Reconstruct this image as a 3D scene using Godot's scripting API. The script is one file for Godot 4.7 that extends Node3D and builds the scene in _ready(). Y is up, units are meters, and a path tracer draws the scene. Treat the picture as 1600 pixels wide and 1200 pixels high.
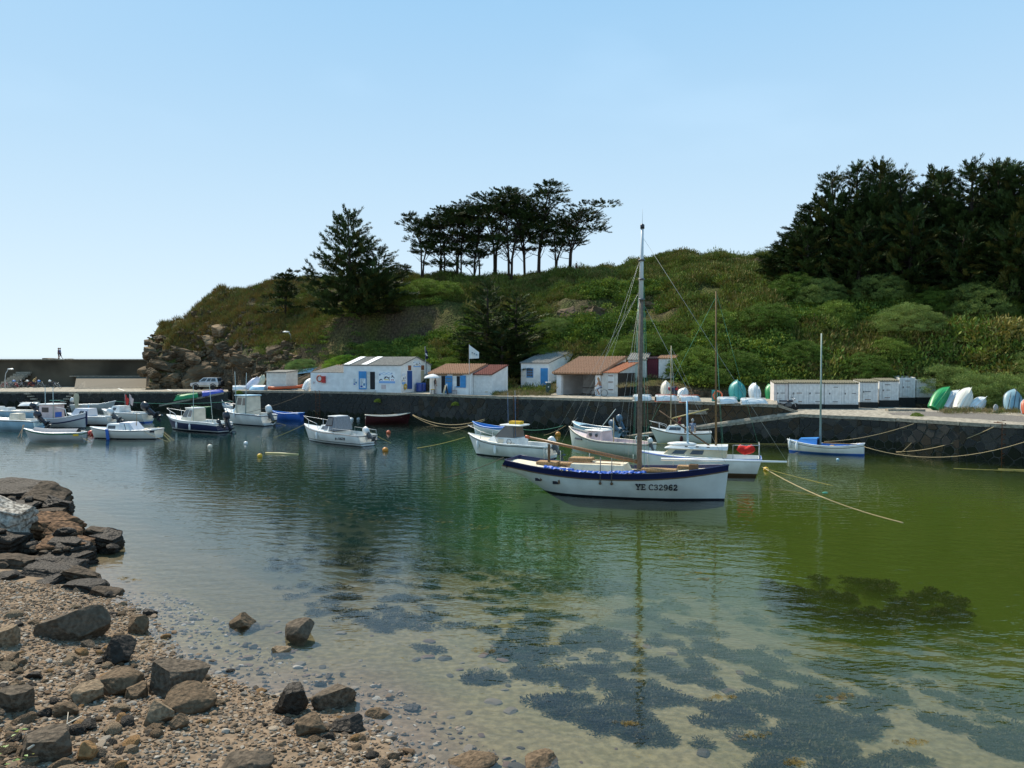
extends Node3D

const F := 1244.0
const EYE := 6.3
var tilt := atan(34.0 / 1244.0)
var rng := RandomNumberGenerator.new()
var used := {}
var mats := {}
var texs := {}
var cols := []
var bumps := FastNoiseLite.new()
var fine := FastNoiseLite.new()
var ico := {}
var UP := Vector3.UP

# ---------------------------------------------------------------- places
func ray(px, py):
	var x = (px - 800.0) / F
	var y = (600.0 - py) / F
	return Vector3(x, y * cos(tilt) - sin(tilt), -y * sin(tilt) - cos(tilt))

func at(px, py, d):
	var r = ray(px, py)
	return Vector3(0, EYE, 0) + r * (d / -r.z)

func on(px, py, h = 0.0):
	var r = ray(px, py)
	return Vector3(0, EYE, 0) + r * ((h - EYE) / r.y)

func rnd(a, b): return rng.randf_range(a, b)

func pick(a): return a[rng.randi() % a.size()]

# ---------------------------------------------------------------- names and tags
func numbered(n):
	if used.has(n):
		used[n] += 1
		return "%s_%03d" % [n, used[n]]
	used[n] = 0
	return n

func tag(o, label, category, group = "", kind = ""):
	o.set_meta("label", label)
	o.set_meta("category", category)
	if group: o.set_meta("group", group)
	elif o.has_meta("group"): o.remove_meta("group")
	if kind: o.set_meta("kind", kind)
	return o

func thing(called, label, category, pos = Vector3.ZERO, turn = 0.0, group = ""):
	var o = Node3D.new()
	o.name = numbered(called)
	add_child(o)
	o.position = pos
	o.rotation.y = turn
	return tag(o, label, category, group)

func dup(o, label, pos, turn = 0.0, sc = Vector3.ONE, group = ""):
	var c = o.duplicate()
	var n = str(o.name)
	if n.length() > 4 and n[n.length() - 4] == "_" and n.right(3).is_valid_int(): n = n.left(n.length() - 4)
	c.name = numbered(n)
	add_child(c)
	c.transform = Transform3D(Basis(UP, turn) * Basis.from_scale(sc), pos)
	c.set_meta("label", label)
	if group: c.set_meta("group", group)
	return c

func put(called, mesh, m, parent = null):
	var o = MeshInstance3D.new()
	o.mesh = mesh
	if m: o.material_override = m
	if parent == null:
		o.name = numbered(called)
		add_child(o)
	else:
		o.name = called
		parent.add_child(o, true)
	return o

func begin(flat = false):
	var st = SurfaceTool.new()
	st.begin(Mesh.PRIMITIVE_TRIANGLES)
	st.set_smooth_group(-1 if flat else 0)
	return st

func obj(called, st, m, parent = null):
	st.generate_normals()
	return put(called, st.commit(), m, parent)

func structure(called, st, m):
	var o = obj(called, st, m)
	o.set_meta("kind", "structure")
	return o

func scatter(called, mesh, m, places, tints, parent = null):
	var mm = MultiMesh.new()
	mm.transform_format = MultiMesh.TRANSFORM_3D
	mm.use_colors = tints.size() > 0
	mm.mesh = mesh
	mm.instance_count = places.size()
	for i in places.size():
		mm.set_instance_transform(i, places[i])
		if tints.size(): mm.set_instance_color(i, tints[i])
	var o = MultiMeshInstance3D.new()
	o.multimesh = mm
	if parent: o.set_meta("kind", "stuff")
	o.material_override = m
	if parent == null:
		o.name = numbered(called)
		add_child(o)
	else:
		o.name = called
		parent.add_child(o, true)
	return o

# ---------------------------------------------------------------- materials
func noise_tex(key, freq, lo, hi, kind = 0, octaves = 5, size = 512):
	if texs.has(key): return texs[key]
	var n = FastNoiseLite.new()
	n.seed = key.hash() % 10000
	n.noise_type = [FastNoiseLite.TYPE_SIMPLEX_SMOOTH, FastNoiseLite.TYPE_CELLULAR, FastNoiseLite.TYPE_PERLIN][kind]
	n.frequency = freq
	n.fractal_type = FastNoiseLite.FRACTAL_FBM
	n.fractal_octaves = octaves
	if kind == 1:
		n.cellular_return_type = FastNoiseLite.RETURN_DISTANCE2_SUB
		n.fractal_type = FastNoiseLite.FRACTAL_NONE
	var t = NoiseTexture2D.new()
	t.width = size
	t.height = size
	t.seamless = true
	t.noise = n
	var g = Gradient.new()
	g.set_color(0, Color(lo, lo, lo) if not lo is Color else lo)
	g.set_color(1, Color(hi, hi, hi) if not hi is Color else hi)
	g.set_offset(0, 0.25)
	g.set_offset(1, 0.75)
	t.color_ramp = g
	texs[key] = t
	return t

func mat(key, c = Color(0.5, 0.5, 0.5), rough = 0.7, tex = null, period = 1.0, bump = null, depth = 0.0, world = false):
	if mats.has(key): return mats[key]
	var m = StandardMaterial3D.new()
	m.resource_name = key
	m.albedo_color = c.linear_to_srgb()
	m.roughness = rough
	m.metallic_specular = 0.25 if rough >= 0.6 else 0.5
	if tex: m.albedo_texture = tex
	if bump:
		m.heightmap_enabled = true
		m.heightmap_texture = bump
		m.heightmap_scale = depth
	if tex or bump:
		m.uv1_triplanar = true
		m.uv1_world_triplanar = world
		m.uv1_scale = Vector3.ONE / period
	mats[key] = m
	return m

func paint(key, r, g, b, rough = 0.45):
	# boat and joinery paint: faintly weathered
	return mat(key, Color(r, g, b), rough, noise_tex("weather", 0.006, 0.92, 1.0), 3.0)

# ---------------------------------------------------------------- shapes
func tri(st, a, b, c):
	st.add_vertex(a)
	st.add_vertex(b)
	st.add_vertex(c)

func quad(st, a, b, c, d):
	tri(st, a, b, c)
	tri(st, a, c, d)

func hexa(st, p):
	# p: 4 lower corners then 4 upper corners, same order; wound outwards
	quad(st, p[3], p[2], p[1], p[0])
	quad(st, p[4], p[5], p[6], p[7])
	for i in 4:
		var j = (i + 1) % 4
		quad(st, p[i], p[j], p[j + 4], p[i + 4])

func box(st, c, s, b = Basis()):
	var h = s * 0.5
	var p = []
	for y in [-h.y, h.y]:
		for q in [[-h.x, -h.z], [h.x, -h.z], [h.x, h.z], [-h.x, h.z]]:
			p.append(c + b * Vector3(q[0], y, q[1]))
	hexa(st, p)

func soft_box(st, c, s, r, b = Basis()):
	# a box with chamfered edges, as stacked rings
	var rings = []
	var h = s * 0.5
	for l in [[-h.y, r], [-h.y + r, 0.0], [h.y - r, 0.0], [h.y, r]]:
		var ring = PackedVector3Array()
		var hx = h.x - l[1]
		var hz = h.z - l[1]
		for q in [[-hx + r, -hz], [hx - r, -hz], [hx, -hz + r], [hx, hz - r], [hx - r, hz], [-hx + r, hz], [-hx, hz - r], [-hx, -hz + r]]:
			ring.append(c + b * Vector3(q[0], l[0], q[1]))
		rings.append(ring)
	loft(st, rings, true)

func loft(st, rings, caps = false):
	var n = rings[0].size()
	for k in rings.size() - 1:
		var a = rings[k]
		var b = rings[k + 1]
		for i in n:
			var j = (i + 1) % n
			quad(st, a[i], a[j], b[j], b[i])
	if caps:
		for k in [0, rings.size() - 1]:
			var c = Vector3.ZERO
			for v in rings[k]: c += v / n
			for i in n:
				var j = (i + 1) % n
				if k == 0: tri(st, c, rings[k][j], rings[k][i])
				else: tri(st, c, rings[k][i], rings[k][j])

func sheet(st, rows):
	for k in rows.size() - 1:
		for i in rows[k].size() - 1:
			quad(st, rows[k][i], rows[k][i + 1], rows[k + 1][i + 1], rows[k + 1][i])

func tube(st, pts, r0, r1 = -1.0, sides = 6):
	if r1 < 0: r1 = r0
	var rings = []
	var side = Vector3.ZERO
	for k in pts.size():
		var d = (pts[mini(k + 1, pts.size() - 1)] - pts[maxi(k - 1, 0)]).normalized()
		if side == Vector3.ZERO:
			side = d.cross(Vector3(0.31, 0.9, 0.2)).normalized()
		side = (side - d * side.dot(d)).normalized()
		var o = d.cross(side)
		var r = lerpf(r0, r1, float(k) / maxf(1, pts.size() - 1))
		var ring = PackedVector3Array()
		for i in sides:
			var a = TAU * i / sides
			ring.append(pts[k] + (side * cos(a) + o * sin(a)) * r)
		rings.append(ring)
	loft(st, rings, true)

func lathe(st, prof, t = Transform3D(), sides = 16):
	var rings = []
	for p in prof:
		var ring = PackedVector3Array()
		for i in sides:
			var a = TAU * i / sides
			ring.append(t * Vector3(cos(a) * p[0], p[1], -sin(a) * p[0]))
		rings.append(ring)
	loft(st, rings, true)

func ball(st, c, r, rings = 7, sides = 10, b = Basis()):
	var prof = []
	for i in rings + 1:
		var a = -PI / 2 + PI * i / rings
		prof.append([maxf(cos(a), 0.001), sin(a)])
	lathe(st, prof, Transform3D(b * Basis.from_scale(r), c), sides)

func ring_shape(st, c, big, small, b = Basis(), n = 18, sides = 7):
	var rings = []
	for k in n + 1:
		var a = TAU * k / n
		var o = Vector3(cos(a), sin(a), 0)
		var ring = PackedVector3Array()
		for i in sides:
			var q = TAU * i / sides
			ring.append(c + b * (o * (big + small * cos(q)) + Vector3(0, 0, small * sin(q))))
		rings.append(ring)
	loft(st, rings)

func extrude(st, poly, t, depth):
	# poly: points in the local XY plane, drawn out along local Z by depth, centred
	var n = poly.size()
	var a = []
	var b = []
	for p in poly:
		a.append(t * Vector3(p[0], p[1], -depth / 2))
		b.append(t * Vector3(p[0], p[1], depth / 2))
	var pts = PackedVector2Array()
	for p in poly: pts.append(Vector2(p[0], p[1]))
	var idx = Geometry2D.triangulate_polygon(pts)
	for k in range(0, idx.size(), 3):
		tri(st, a[idx[k]], a[idx[k + 1]], a[idx[k + 2]])
		tri(st, b[idx[k + 2]], b[idx[k + 1]], b[idx[k]])
	for i in n:
		var j = (i + 1) % n
		quad(st, a[j], a[i], b[i], b[j])

func panel(st, q, u0, u1, v0, v1, off = 0.012, thick = 0.02):
	# a thin slab on part of the quad q = [bottom a, bottom b, top b, top a], standing off along its normal
	var n = (q[1] - q[0]).cross(q[3] - q[0]).normalized()
	var p = []
	for k in [off, off + thick]:
		for w in [[u0, v0], [u1, v0], [u1, v1], [u0, v1]]:
			var lo = q[0].lerp(q[1], w[0])
			var hi = q[3].lerp(q[2], w[0])
			p.append(lo.lerp(hi, w[1]) + n * k)
	hexa(st, p)

func sag(a, b, drop, n = 14):
	var pts = []
	for i in n + 1:
		var t = float(i) / n
		pts.append(a.lerp(b, t) - UP * drop * 4.0 * t * (1 - t))
	return pts

# ---------------------------------------------------------------- rocks
func sphere_grid(level):
	if ico.has(level): return ico[level]
	var g = (1.0 + sqrt(5.0)) / 2.0
	var v = []
	for p in [[-1, g, 0], [1, g, 0], [-1, -g, 0], [1, -g, 0], [0, -1, g], [0, 1, g], [0, -1, -g], [0, 1, -g], [g, 0, -1], [g, 0, 1], [-g, 0, -1], [-g, 0, 1]]:
		v.append(Vector3(p[0], p[1], p[2]).normalized())
	var f = []
	for p in ["0 11 5", "0 5 1", "0 1 7", "0 7 10", "0 10 11", "1 5 9", "5 11 4", "11 10 2", "10 7 6", "7 1 8", "3 9 4", "3 4 2", "3 2 6", "3 6 8", "3 8 9", "4 9 5", "2 4 11", "6 2 10", "8 6 7", "9 8 1"]:
		var s = p.split_floats(" ")
		f.append([int(s[0]), int(s[1]), int(s[2])])
	for k in level:
		var mid = {}
		var nf = []
		for q in f:
			var m = []
			for e in 3:
				var a = q[e]
				var b = q[(e + 1) % 3]
				var key = mini(a, b) * 100000 + maxi(a, b)
				if not mid.has(key):
					mid[key] = v.size()
					v.append(((v[a] + v[b]) * 0.5).normalized())
				m.append(mid[key])
			nf.append([q[0], m[0], m[2]])
			nf.append([q[1], m[1], m[0]])
			nf.append([q[2], m[2], m[1]])
			nf.append(m)
		f = nf
	ico[level] = [v, f]
	return ico[level]

func rock_mesh(seed_, size, level = 2, cuts = 12, rough = 0.06, strata = 0.0, blocky = false):
	var g = sphere_grid(level)
	var r = RandomNumberGenerator.new()
	r.seed = seed_
	var planes = []
	if blocky:
		for n in [Vector3.RIGHT, Vector3.LEFT, Vector3.UP, Vector3.DOWN, Vector3.BACK, Vector3.FORWARD]:
			planes.append([(n + Vector3(r.randf_range(-1, 1), r.randf_range(-1, 1), r.randf_range(-1, 1)) * 0.22).normalized(), r.randf_range(0.5, 0.66)])
	for i in cuts:
		var n = Vector3(r.randf_range(-1, 1), r.randf_range(-1, 1), r.randf_range(-1, 1)).normalized()
		planes.append([n, r.randf_range(0.5, 0.85)])
	var pts = []
	var off = Vector3(r.randf() * 90, r.randf() * 90, r.randf() * 90)
	for v in g[0]:
		var p = v
		for k in planes:
			var e = p.dot(k[0]) - k[1]
			if e > 0: p -= k[0] * e
		p += v * rough * (bumps.get_noise_3dv(p * 55.0 + off) * 1.6 + 0.5 * fine.get_noise_3dv(p * 190.0 + off))
		if strata > 0:
			var ph = (p.y + 0.25 * p.x + 0.1 * p.z) * 4.5 + 0.6 * bumps.get_noise_3dv(p * 30.0 + off)
			var step_ = absf(ph - floorf(ph) - 0.5) * 2.0
			p -= Vector3(v.x, 0, v.z) * strata * smoothstep(0.55, 1.0, step_) * (0.6 + 0.8 * absf(bumps.get_noise_1d(floorf(ph) * 41.0)))
		pts.append(p * size)
	var st = begin(level < 4)
	for f in g[1]:
		tri(st, pts[f[0]], pts[f[2]], pts[f[1]])
	st.generate_normals()
	return st.commit()

# ---------------------------------------------------------------- stones of a wall or pavement
func stone_cells(w, h, cell, seed_):
	# irregular cells of a w by h rectangle: [centre, polygon]
	var r = RandomNumberGenerator.new()
	r.seed = seed_
	var nx = maxi(1, int(round(w / (cell * 1.35))))
	var ny = maxi(1, int(round(h / (cell * 0.85))))
	var dx = w / nx
	var dy = h / ny
	var grid = {}
	for j in range(-1, ny + 1):
		for i in range(-1, nx + 1):
			grid[Vector2i(i, j)] = Vector2((i + 0.5 + (0.25 if j % 2 else -0.25) + r.randf_range(-0.28, 0.28)) * dx, (j + 0.5 + r.randf_range(-0.28, 0.28)) * dy)
	var out = []
	for j in ny:
		for i in range(-1, nx + 1):
			var c = grid[Vector2i(i, j)]
			var poly = [Vector2(0, 0), Vector2(w, 0), Vector2(w, h), Vector2(0, h)]
			for q in range(-1, 2):
				for p in range(-2, 3):
					var k = Vector2i(i + p, j + q)
					if (p == 0 and q == 0) or not grid.has(k): continue
					var o = grid[k]
					poly = clip(poly, (c + o) * 0.5, (o - c))
					if poly.size() < 3: break
				if poly.size() < 3: break
			if poly.size() >= 3: out.append(poly)
	return out

func clip(poly, p0, n):
	var out = []
	for i in poly.size():
		var a = poly[i]
		var b = poly[(i + 1) % poly.size()]
		var da = (a - p0).dot(n)
		var db = (b - p0).dot(n)
		if da <= 0: out.append(a)
		if (da < 0 and db > 0) or (da > 0 and db < 0): out.append(a.lerp(b, da / (da - db)))
	return out

func stone_block(st, poly, o, ex, ey, ez, proud, gap):
	var c = Vector2.ZERO
	for p in poly: c += p / poly.size()
	var low = []
	var top = []
	var dip = Vector2(rnd(-0.25, 0.25), rnd(-0.25, 0.25)) * proud
	for p in poly:
		var e = p - c
		var k = maxf(0.3, 1.0 - gap / maxf(e.length(), 0.01))
		var a = c + e * k
		var b = c + e * maxf(0.2, k - proud * 0.7 / maxf(e.length(), 0.01))
		low.append(o + ex * a.x + ey * a.y)
		top.append(o + ex * b.x + ey * b.y + ez * (proud + dip.dot(e)))
	for i in poly.size():
		var j = (i + 1) % poly.size()
		quad(st, low[i], low[j], top[j], top[i])
		if i > 0 and j > 0: tri(st, top[0], top[i], top[j])

func stone_face(parent, a, b, h0, h1, cell, seed_, stones, single = true, proud = 0.05, gap = 0.02, bottom = -1.2, low_stones = null):
	# stones set on the face from a to b (at the water line), whose top rises from h0 to h1; outside is to the left of a -> b seen from above
	var w = (b - a).length()
	var ex = (b - a) / w
	var ez = -ex.cross(UP).normalized()
	if ez.dot(Vector3(0, 0, 1)) < 0: ez = -ez
	var top = maxf(h0, h1)
	var joined = begin(true)
	var joined_low = begin(true)
	var n = 0
	for poly in stone_cells(w, top - bottom, cell, seed_):
		poly = clip(poly, Vector2(0, h0 - bottom), Vector2(-(h1 - h0), w))
		if poly.size() < 3: continue
		var mid = 0.0
		for p in poly: mid += p.y / poly.size()
		var wet = low_stones != null and mid + bottom < 0.75 + 0.25 * bumps.get_noise_1d(poly[0].x * 20.0)
		if single and n < 300 and mid + bottom > -0.2:
			var st = begin(true)
			stone_block(st, poly, a + UP * bottom, ex, UP, ez, proud * rnd(0.5, 1.4), gap)
			obj("stone", st, low_stones if wet else pick(stones), parent)
			n += 1
		else:
			stone_block(joined_low if wet else joined, poly, a + UP * bottom, ex, UP, ez, proud * rnd(0.5, 1.4), gap)
	var o = obj("stonework", joined, stones[0], parent)
	o.set_meta("kind", "stuff")
	if low_stones:
		o = obj("weedy_stonework", joined_low, low_stones, parent)
		o.set_meta("kind", "stuff")

func _ready():
	rng.seed = 20240817
	bumps.seed = 7
	bumps.frequency = 0.01
	bumps.fractal_octaves = 4
	fine.seed = 19
	fine.frequency = 0.01
	fine.fractal_octaves = 3
	build_sky()
	terrain_columns()
	build_water()
	build_seabed()
	build_land()
	build_quays()
	build_near_rocks()
	build_plants()
	boat_materials()
	main_sailboat()
	cabin_boats()
	left_boats()
	middle_boats()
	shore_dinghies()
	build_huts()
	ropes()
	build_car()
	build_bikes()
	build_people()

# ---------------------------------------------------------------- terrain
func col(px, pts):
	var p = []
	for i in range(0, pts.size(), 2):
		p.append(Vector2(pts[i], EYE + (566.0 - pts[i + 1]) / F * pts[i]))
	cols.append([px, p])

func terrain_columns():
	# azimuth, then eight pairs of distance and height line from foot to far slope
	col(226.0, [112, 640, 114, 636, 117, 630, 120, 625, 124, 620, 128, 618, 140, 620, 170, 640])
	col(233.0, [112, 612, 115, 585, 118, 562, 121, 548, 124, 535, 128, 530, 140, 560, 170, 620])
	col(252.0, [115, 608, 117, 578, 119, 552, 121.5, 535, 124.5, 522, 128, 513, 140, 540, 170, 600])
	col(290.0, [117, 607, 118, 580, 119.5, 552, 122, 528, 125, 512, 129, 499, 142, 520, 170, 590])
	col(322.0, [117, 607, 118, 572, 119.5, 548, 122, 522, 126, 495, 130, 474, 144, 490, 170, 570])
	col(350.0, [115, 607, 116.5, 566, 118, 540, 121, 512, 126, 485, 132, 461, 146, 475, 170, 560])
	col(400.0, [106, 606, 108, 570, 112, 540, 118, 506, 126, 480, 134, 456, 148, 465, 170, 540])
	col(440.0, [104, 602, 106.5, 572, 110, 545, 117, 505, 125, 474, 133, 446, 148, 455, 170, 540])
	col(490.0, [101, 600, 104, 575, 106, 545, 110, 505, 122, 470, 133, 443, 148, 455, 170, 540])
	col(545.0, [96, 597, 102, 570, 105, 548, 108, 500, 118, 470, 130, 439, 148, 455, 170, 540])
	col(600.0, [94, 596, 101, 565, 107, 540, 110, 484, 118, 462, 128, 438, 148, 455, 170, 540])
	col(650.0, [90, 600, 98, 560, 105, 528, 108, 478, 116, 455, 126, 438, 148, 452, 170, 540])
	col(705.0, [88, 600, 96, 560, 103, 518, 106, 478, 114, 455, 122, 437, 148, 450, 170, 540])
	col(738.0, [87.5, 602, 94, 562, 101, 519, 107, 482, 113, 455, 120, 437, 146, 450, 170, 540])
	col(776.0, [81, 620.5, 89.5, 598, 101, 520, 107, 484, 113, 455, 119, 437, 146, 450, 170, 540])
	col(852.0, [79.5, 622, 90, 601,  98, 520, 104, 482, 112, 452, 118, 434, 145, 448, 170, 540])
	col(870.0, [88, 602, 92, 562, 97.5, 510, 102, 478, 111.3, 447, 118, 432, 145, 446, 170, 540])
	col(880.0, [88, 601, 92, 560, 97, 508, 101, 476, 111, 446, 118, 432, 145, 445, 170, 540])
	col(950.0, [85.5, 602, 89, 558, 95, 504, 100, 466, 108, 440, 117, 424, 145, 440, 170, 540])
	col(1010.0, [77, 602, 84, 560, 92, 505, 100, 463, 108, 432, 116, 412, 145, 430, 170, 540])
	col(1110.0, [74, 612, 80, 568, 88, 505, 97, 456, 106, 424, 115, 404, 145, 425, 170, 540])
	col(1200.0, [74, 622, 78, 578, 85, 505, 95, 452, 104, 424, 112, 405, 145, 420, 170, 540])
	col(1300.0, [74.5, 632, 77.5, 585, 82, 520, 90, 465, 97, 440, 108, 432, 140, 430, 170, 540])
	col(1450.0, [73.5, 634, 76, 590, 80, 515, 89, 470, 95, 445, 106, 432, 140, 430, 170, 540])
	col(1600.0, [68.5, 640, 71, 592, 74, 535, 84, 480, 91, 452, 104, 432, 140, 430, 170, 540])
	col(1850.0, [60, 655, 63, 600, 66, 540, 78, 485, 88, 452, 102, 430, 140, 430, 170, 540])
	col(2150.0, [42, 680, 48, 620, 58, 550, 72, 490, 84, 452, 100, 430, 140, 430, 170, 540])

func profile(px):
	var k = 0
	while k < cols.size() - 2 and cols[k + 1][0] < px: k += 1
	var a = cols[k]
	var b = cols[k + 1]
	var t = clampf((px - a[0]) / (b[0] - a[0]), 0, 1)
	t = lerpf(t, t * t * (3 - 2 * t), 0.6)
	var out = []
	for i in a[1].size(): out.append(a[1][i].lerp(b[1][i], t))
	return out

func rockiness(px, d):
	var w = clampf((470.0 - px) / 90.0, 0, 1)
	return w

func land(px, d, prof = null):
	if prof == null: prof = profile(px)
	var i = 0
	while i < prof.size() - 2 and prof[i + 1].x < d: i += 1
	var y = lerpf(prof[i].y, prof[i + 1].y, clampf((d - prof[i].x) / (prof[i + 1].x - prof[i].x), 0, 1))
	var x = (px - 800.0) / F * d
	return Vector3(x, y + lump(x, d, px) * clampf((d - prof[0].x) / 5.0, 0, 1), -d)

func lump(x, d, px):
	var n = bumps.get_noise_2d(x * 5.0, d * 5.0) * 1.3 + bumps.get_noise_2d(x * 17.0, d * 17.0) * 0.9
	var w = rockiness(px, d)
	if w > 0:
		var c = absf(bumps.get_noise_2d(x * 9.0 + 300, d * 9.0)) * 3.2 + absf(fine.get_noise_2d(x * 30.0, d * 30.0)) * 1.4
		n = lerpf(n, c * 0.8 - 0.7, w)
	return n

func land_of(x, z):
	return land(800.0 + F * x / -z, -z)

func shore(x, z):
	# distance inland (+) or out into the water (-) from the waterline of the near beach
	return (-(x + 6.0) + (z + 16.5)) * 0.7071 + 0.9 * bumps.get_noise_2d(x * 9.0, z * 9.0)

func beach(x, z):
	var s = shore(x, z)
	var y
	if s > 0: y = 0.14 * s - 0.02 + 0.06 * fine.get_noise_2d(x * 25.0, z * 25.0)
	else:
		y = -0.075 * -s - 0.02 if s > -9 else -0.695 - 0.11 * (-9 - s)
		y = maxf(y, -2.6) + 0.12 * bumps.get_noise_2d(x * 12.0, z * 12.0) * clampf(-s / 5.0, 0, 1)
	if x > 2.0: y = minf(y, -0.25)
	return minf(y, 2.4)

func hit_beach(px, py):
	var p = on(px, py, 0.0)
	for k in 6: p = on(px, py, maxf(beach(p.x, p.z), -0.1))
	return p

func spaced(a, b, n):
	var out = []
	for i in n + 1: out.append(lerpf(a, b, float(i) / n))
	return out

func build_sky():
	var cam = Camera3D.new()
	cam.name = "camera"
	cam.fov = rad_to_deg(2.0 * atan(600.0 / F))
	cam.near = 0.1
	cam.far = 6000.0
	cam.position = Vector3(0, EYE, 0)
	cam.rotation.x = -tilt
	add_child(cam)
	cam.current = true
	var we = WorldEnvironment.new()
	we.name = "world_environment"
	var e = Environment.new()
	e.background_mode = Environment.BG_SKY
	e.tonemap_mode = Environment.TONE_MAPPER_LINEAR
	e.tonemap_exposure = 1.32
	e.sdfgi_enabled = true
	e.ssao_enabled = true
	e.ssil_enabled = true
	var sk = ProceduralSkyMaterial.new()
	sk.sky_top_color = Color(0.375, 0.64, 0.83)
	sk.sky_horizon_color = Color(0.815, 0.878, 0.908)
	sk.sky_curve = 0.275
	sk.ground_bottom_color = Color(0.3, 0.35, 0.35)
	sk.ground_horizon_color = Color(0.7, 0.8, 0.88)
	sk.sun_angle_max = 75.0
	sk.sun_curve = 0.17
	sk.sky_energy_multiplier = 1.0
	# thin haze towards the sun, a few wisps of cirrus and a short vapour trail
	var im = Image.create(1024, 512, false, Image.FORMAT_RGBAF)
	var wisp = FastNoiseLite.new()
	wisp.seed = 3
	wisp.frequency = 0.012
	wisp.fractal_octaves = 5
	for y in 256:
		var up_ = 90.0 - (y + 0.5) / 512.0 * 180.0
		for x in 1024:
			var a = ((x + 0.5) / 1024.0 - 0.5) * 360.0
			var k = 0.4 * exp(-pow((a + 42.0) / 40.0, 2)) * exp(-up_ / 15.0) * 1.35
			k += 0.03 * smoothstep(0.15, 0.6, wisp.get_noise_2d(x * 0.7 + y * 0.5, y * 2.4 - x * 0.3)) * smoothstep(2.0, 12.0, up_)
			k += 0.16 * exp(-pow((a - 8.55 - (up_ - 22.0) * 0.1) / 0.16, 2)) * smoothstep(20.8, 21.6, up_) * smoothstep(24.4, 23.6, up_)
			im.set_pixel(x, y, Color(0.75, 0.77, 0.77, k))
	sk.sky_cover = ImageTexture.create_from_image(im)
	var s = Sky.new()
	s.sky_material = sk
	e.sky = s
	we.environment = e
	add_child(we)
	var sun = DirectionalLight3D.new()
	sun.name = "sun"
	sun.light_energy = 1.6
	sun.light_color = Color(1.0, 0.955, 0.88)
	sun.light_angular_distance = 0.5
	sun.shadow_enabled = true
	var az = deg_to_rad(-40.0)
	var el = deg_to_rad(52.0)
	var dir = Vector3(sin(az) * cos(el), sin(el), -cos(az) * cos(el))
	add_child(sun)
	sun.look_at_from_position(dir * 50.0, Vector3.ZERO, UP)

func wave_image(size, seed_, waves, lo, hi):
	# a tileable field of travelling ripples, summed from short crested waves
	var r = RandomNumberGenerator.new()
	r.seed = seed_
	var im = Image.create(size, size, false, Image.FORMAT_RF)
	var ks = []
	for i in waves:
		var a = r.randfn(0.0, 0.55) + PI * 0.5
		var f = exp(r.randf_range(log(lo), log(hi)))
		ks.append([round(cos(a) * f), round(sin(a) * f), r.randf() * TAU, 1.0 / pow(f, 0.9)])
	var rows = []
	var total = PackedFloat32Array()
	total.resize(size * size)
	for k in ks:
		var cx = PackedFloat32Array()
		var sx = PackedFloat32Array()
		cx.resize(size)
		sx.resize(size)
		for x in size:
			cx[x] = cos(TAU * k[0] * x / size) * k[3]
			sx[x] = sin(TAU * k[0] * x / size) * k[3]
		for y in size:
			var cy = cos(TAU * k[1] * y / size + k[2])
			var sy = sin(TAU * k[1] * y / size + k[2])
			var o = y * size
			for x in size:
				total[o + x] += cx[x] * cy - sx[x] * sy
	var big = 0.001
	for v in total: big = maxf(big, absf(v))
	for i in total.size(): total[i] = 0.5 + 0.5 * total[i] / big
	im.set_data(size, size, false, Image.FORMAT_RF, total.to_byte_array())
	return ImageTexture.create_from_image(im)

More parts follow.
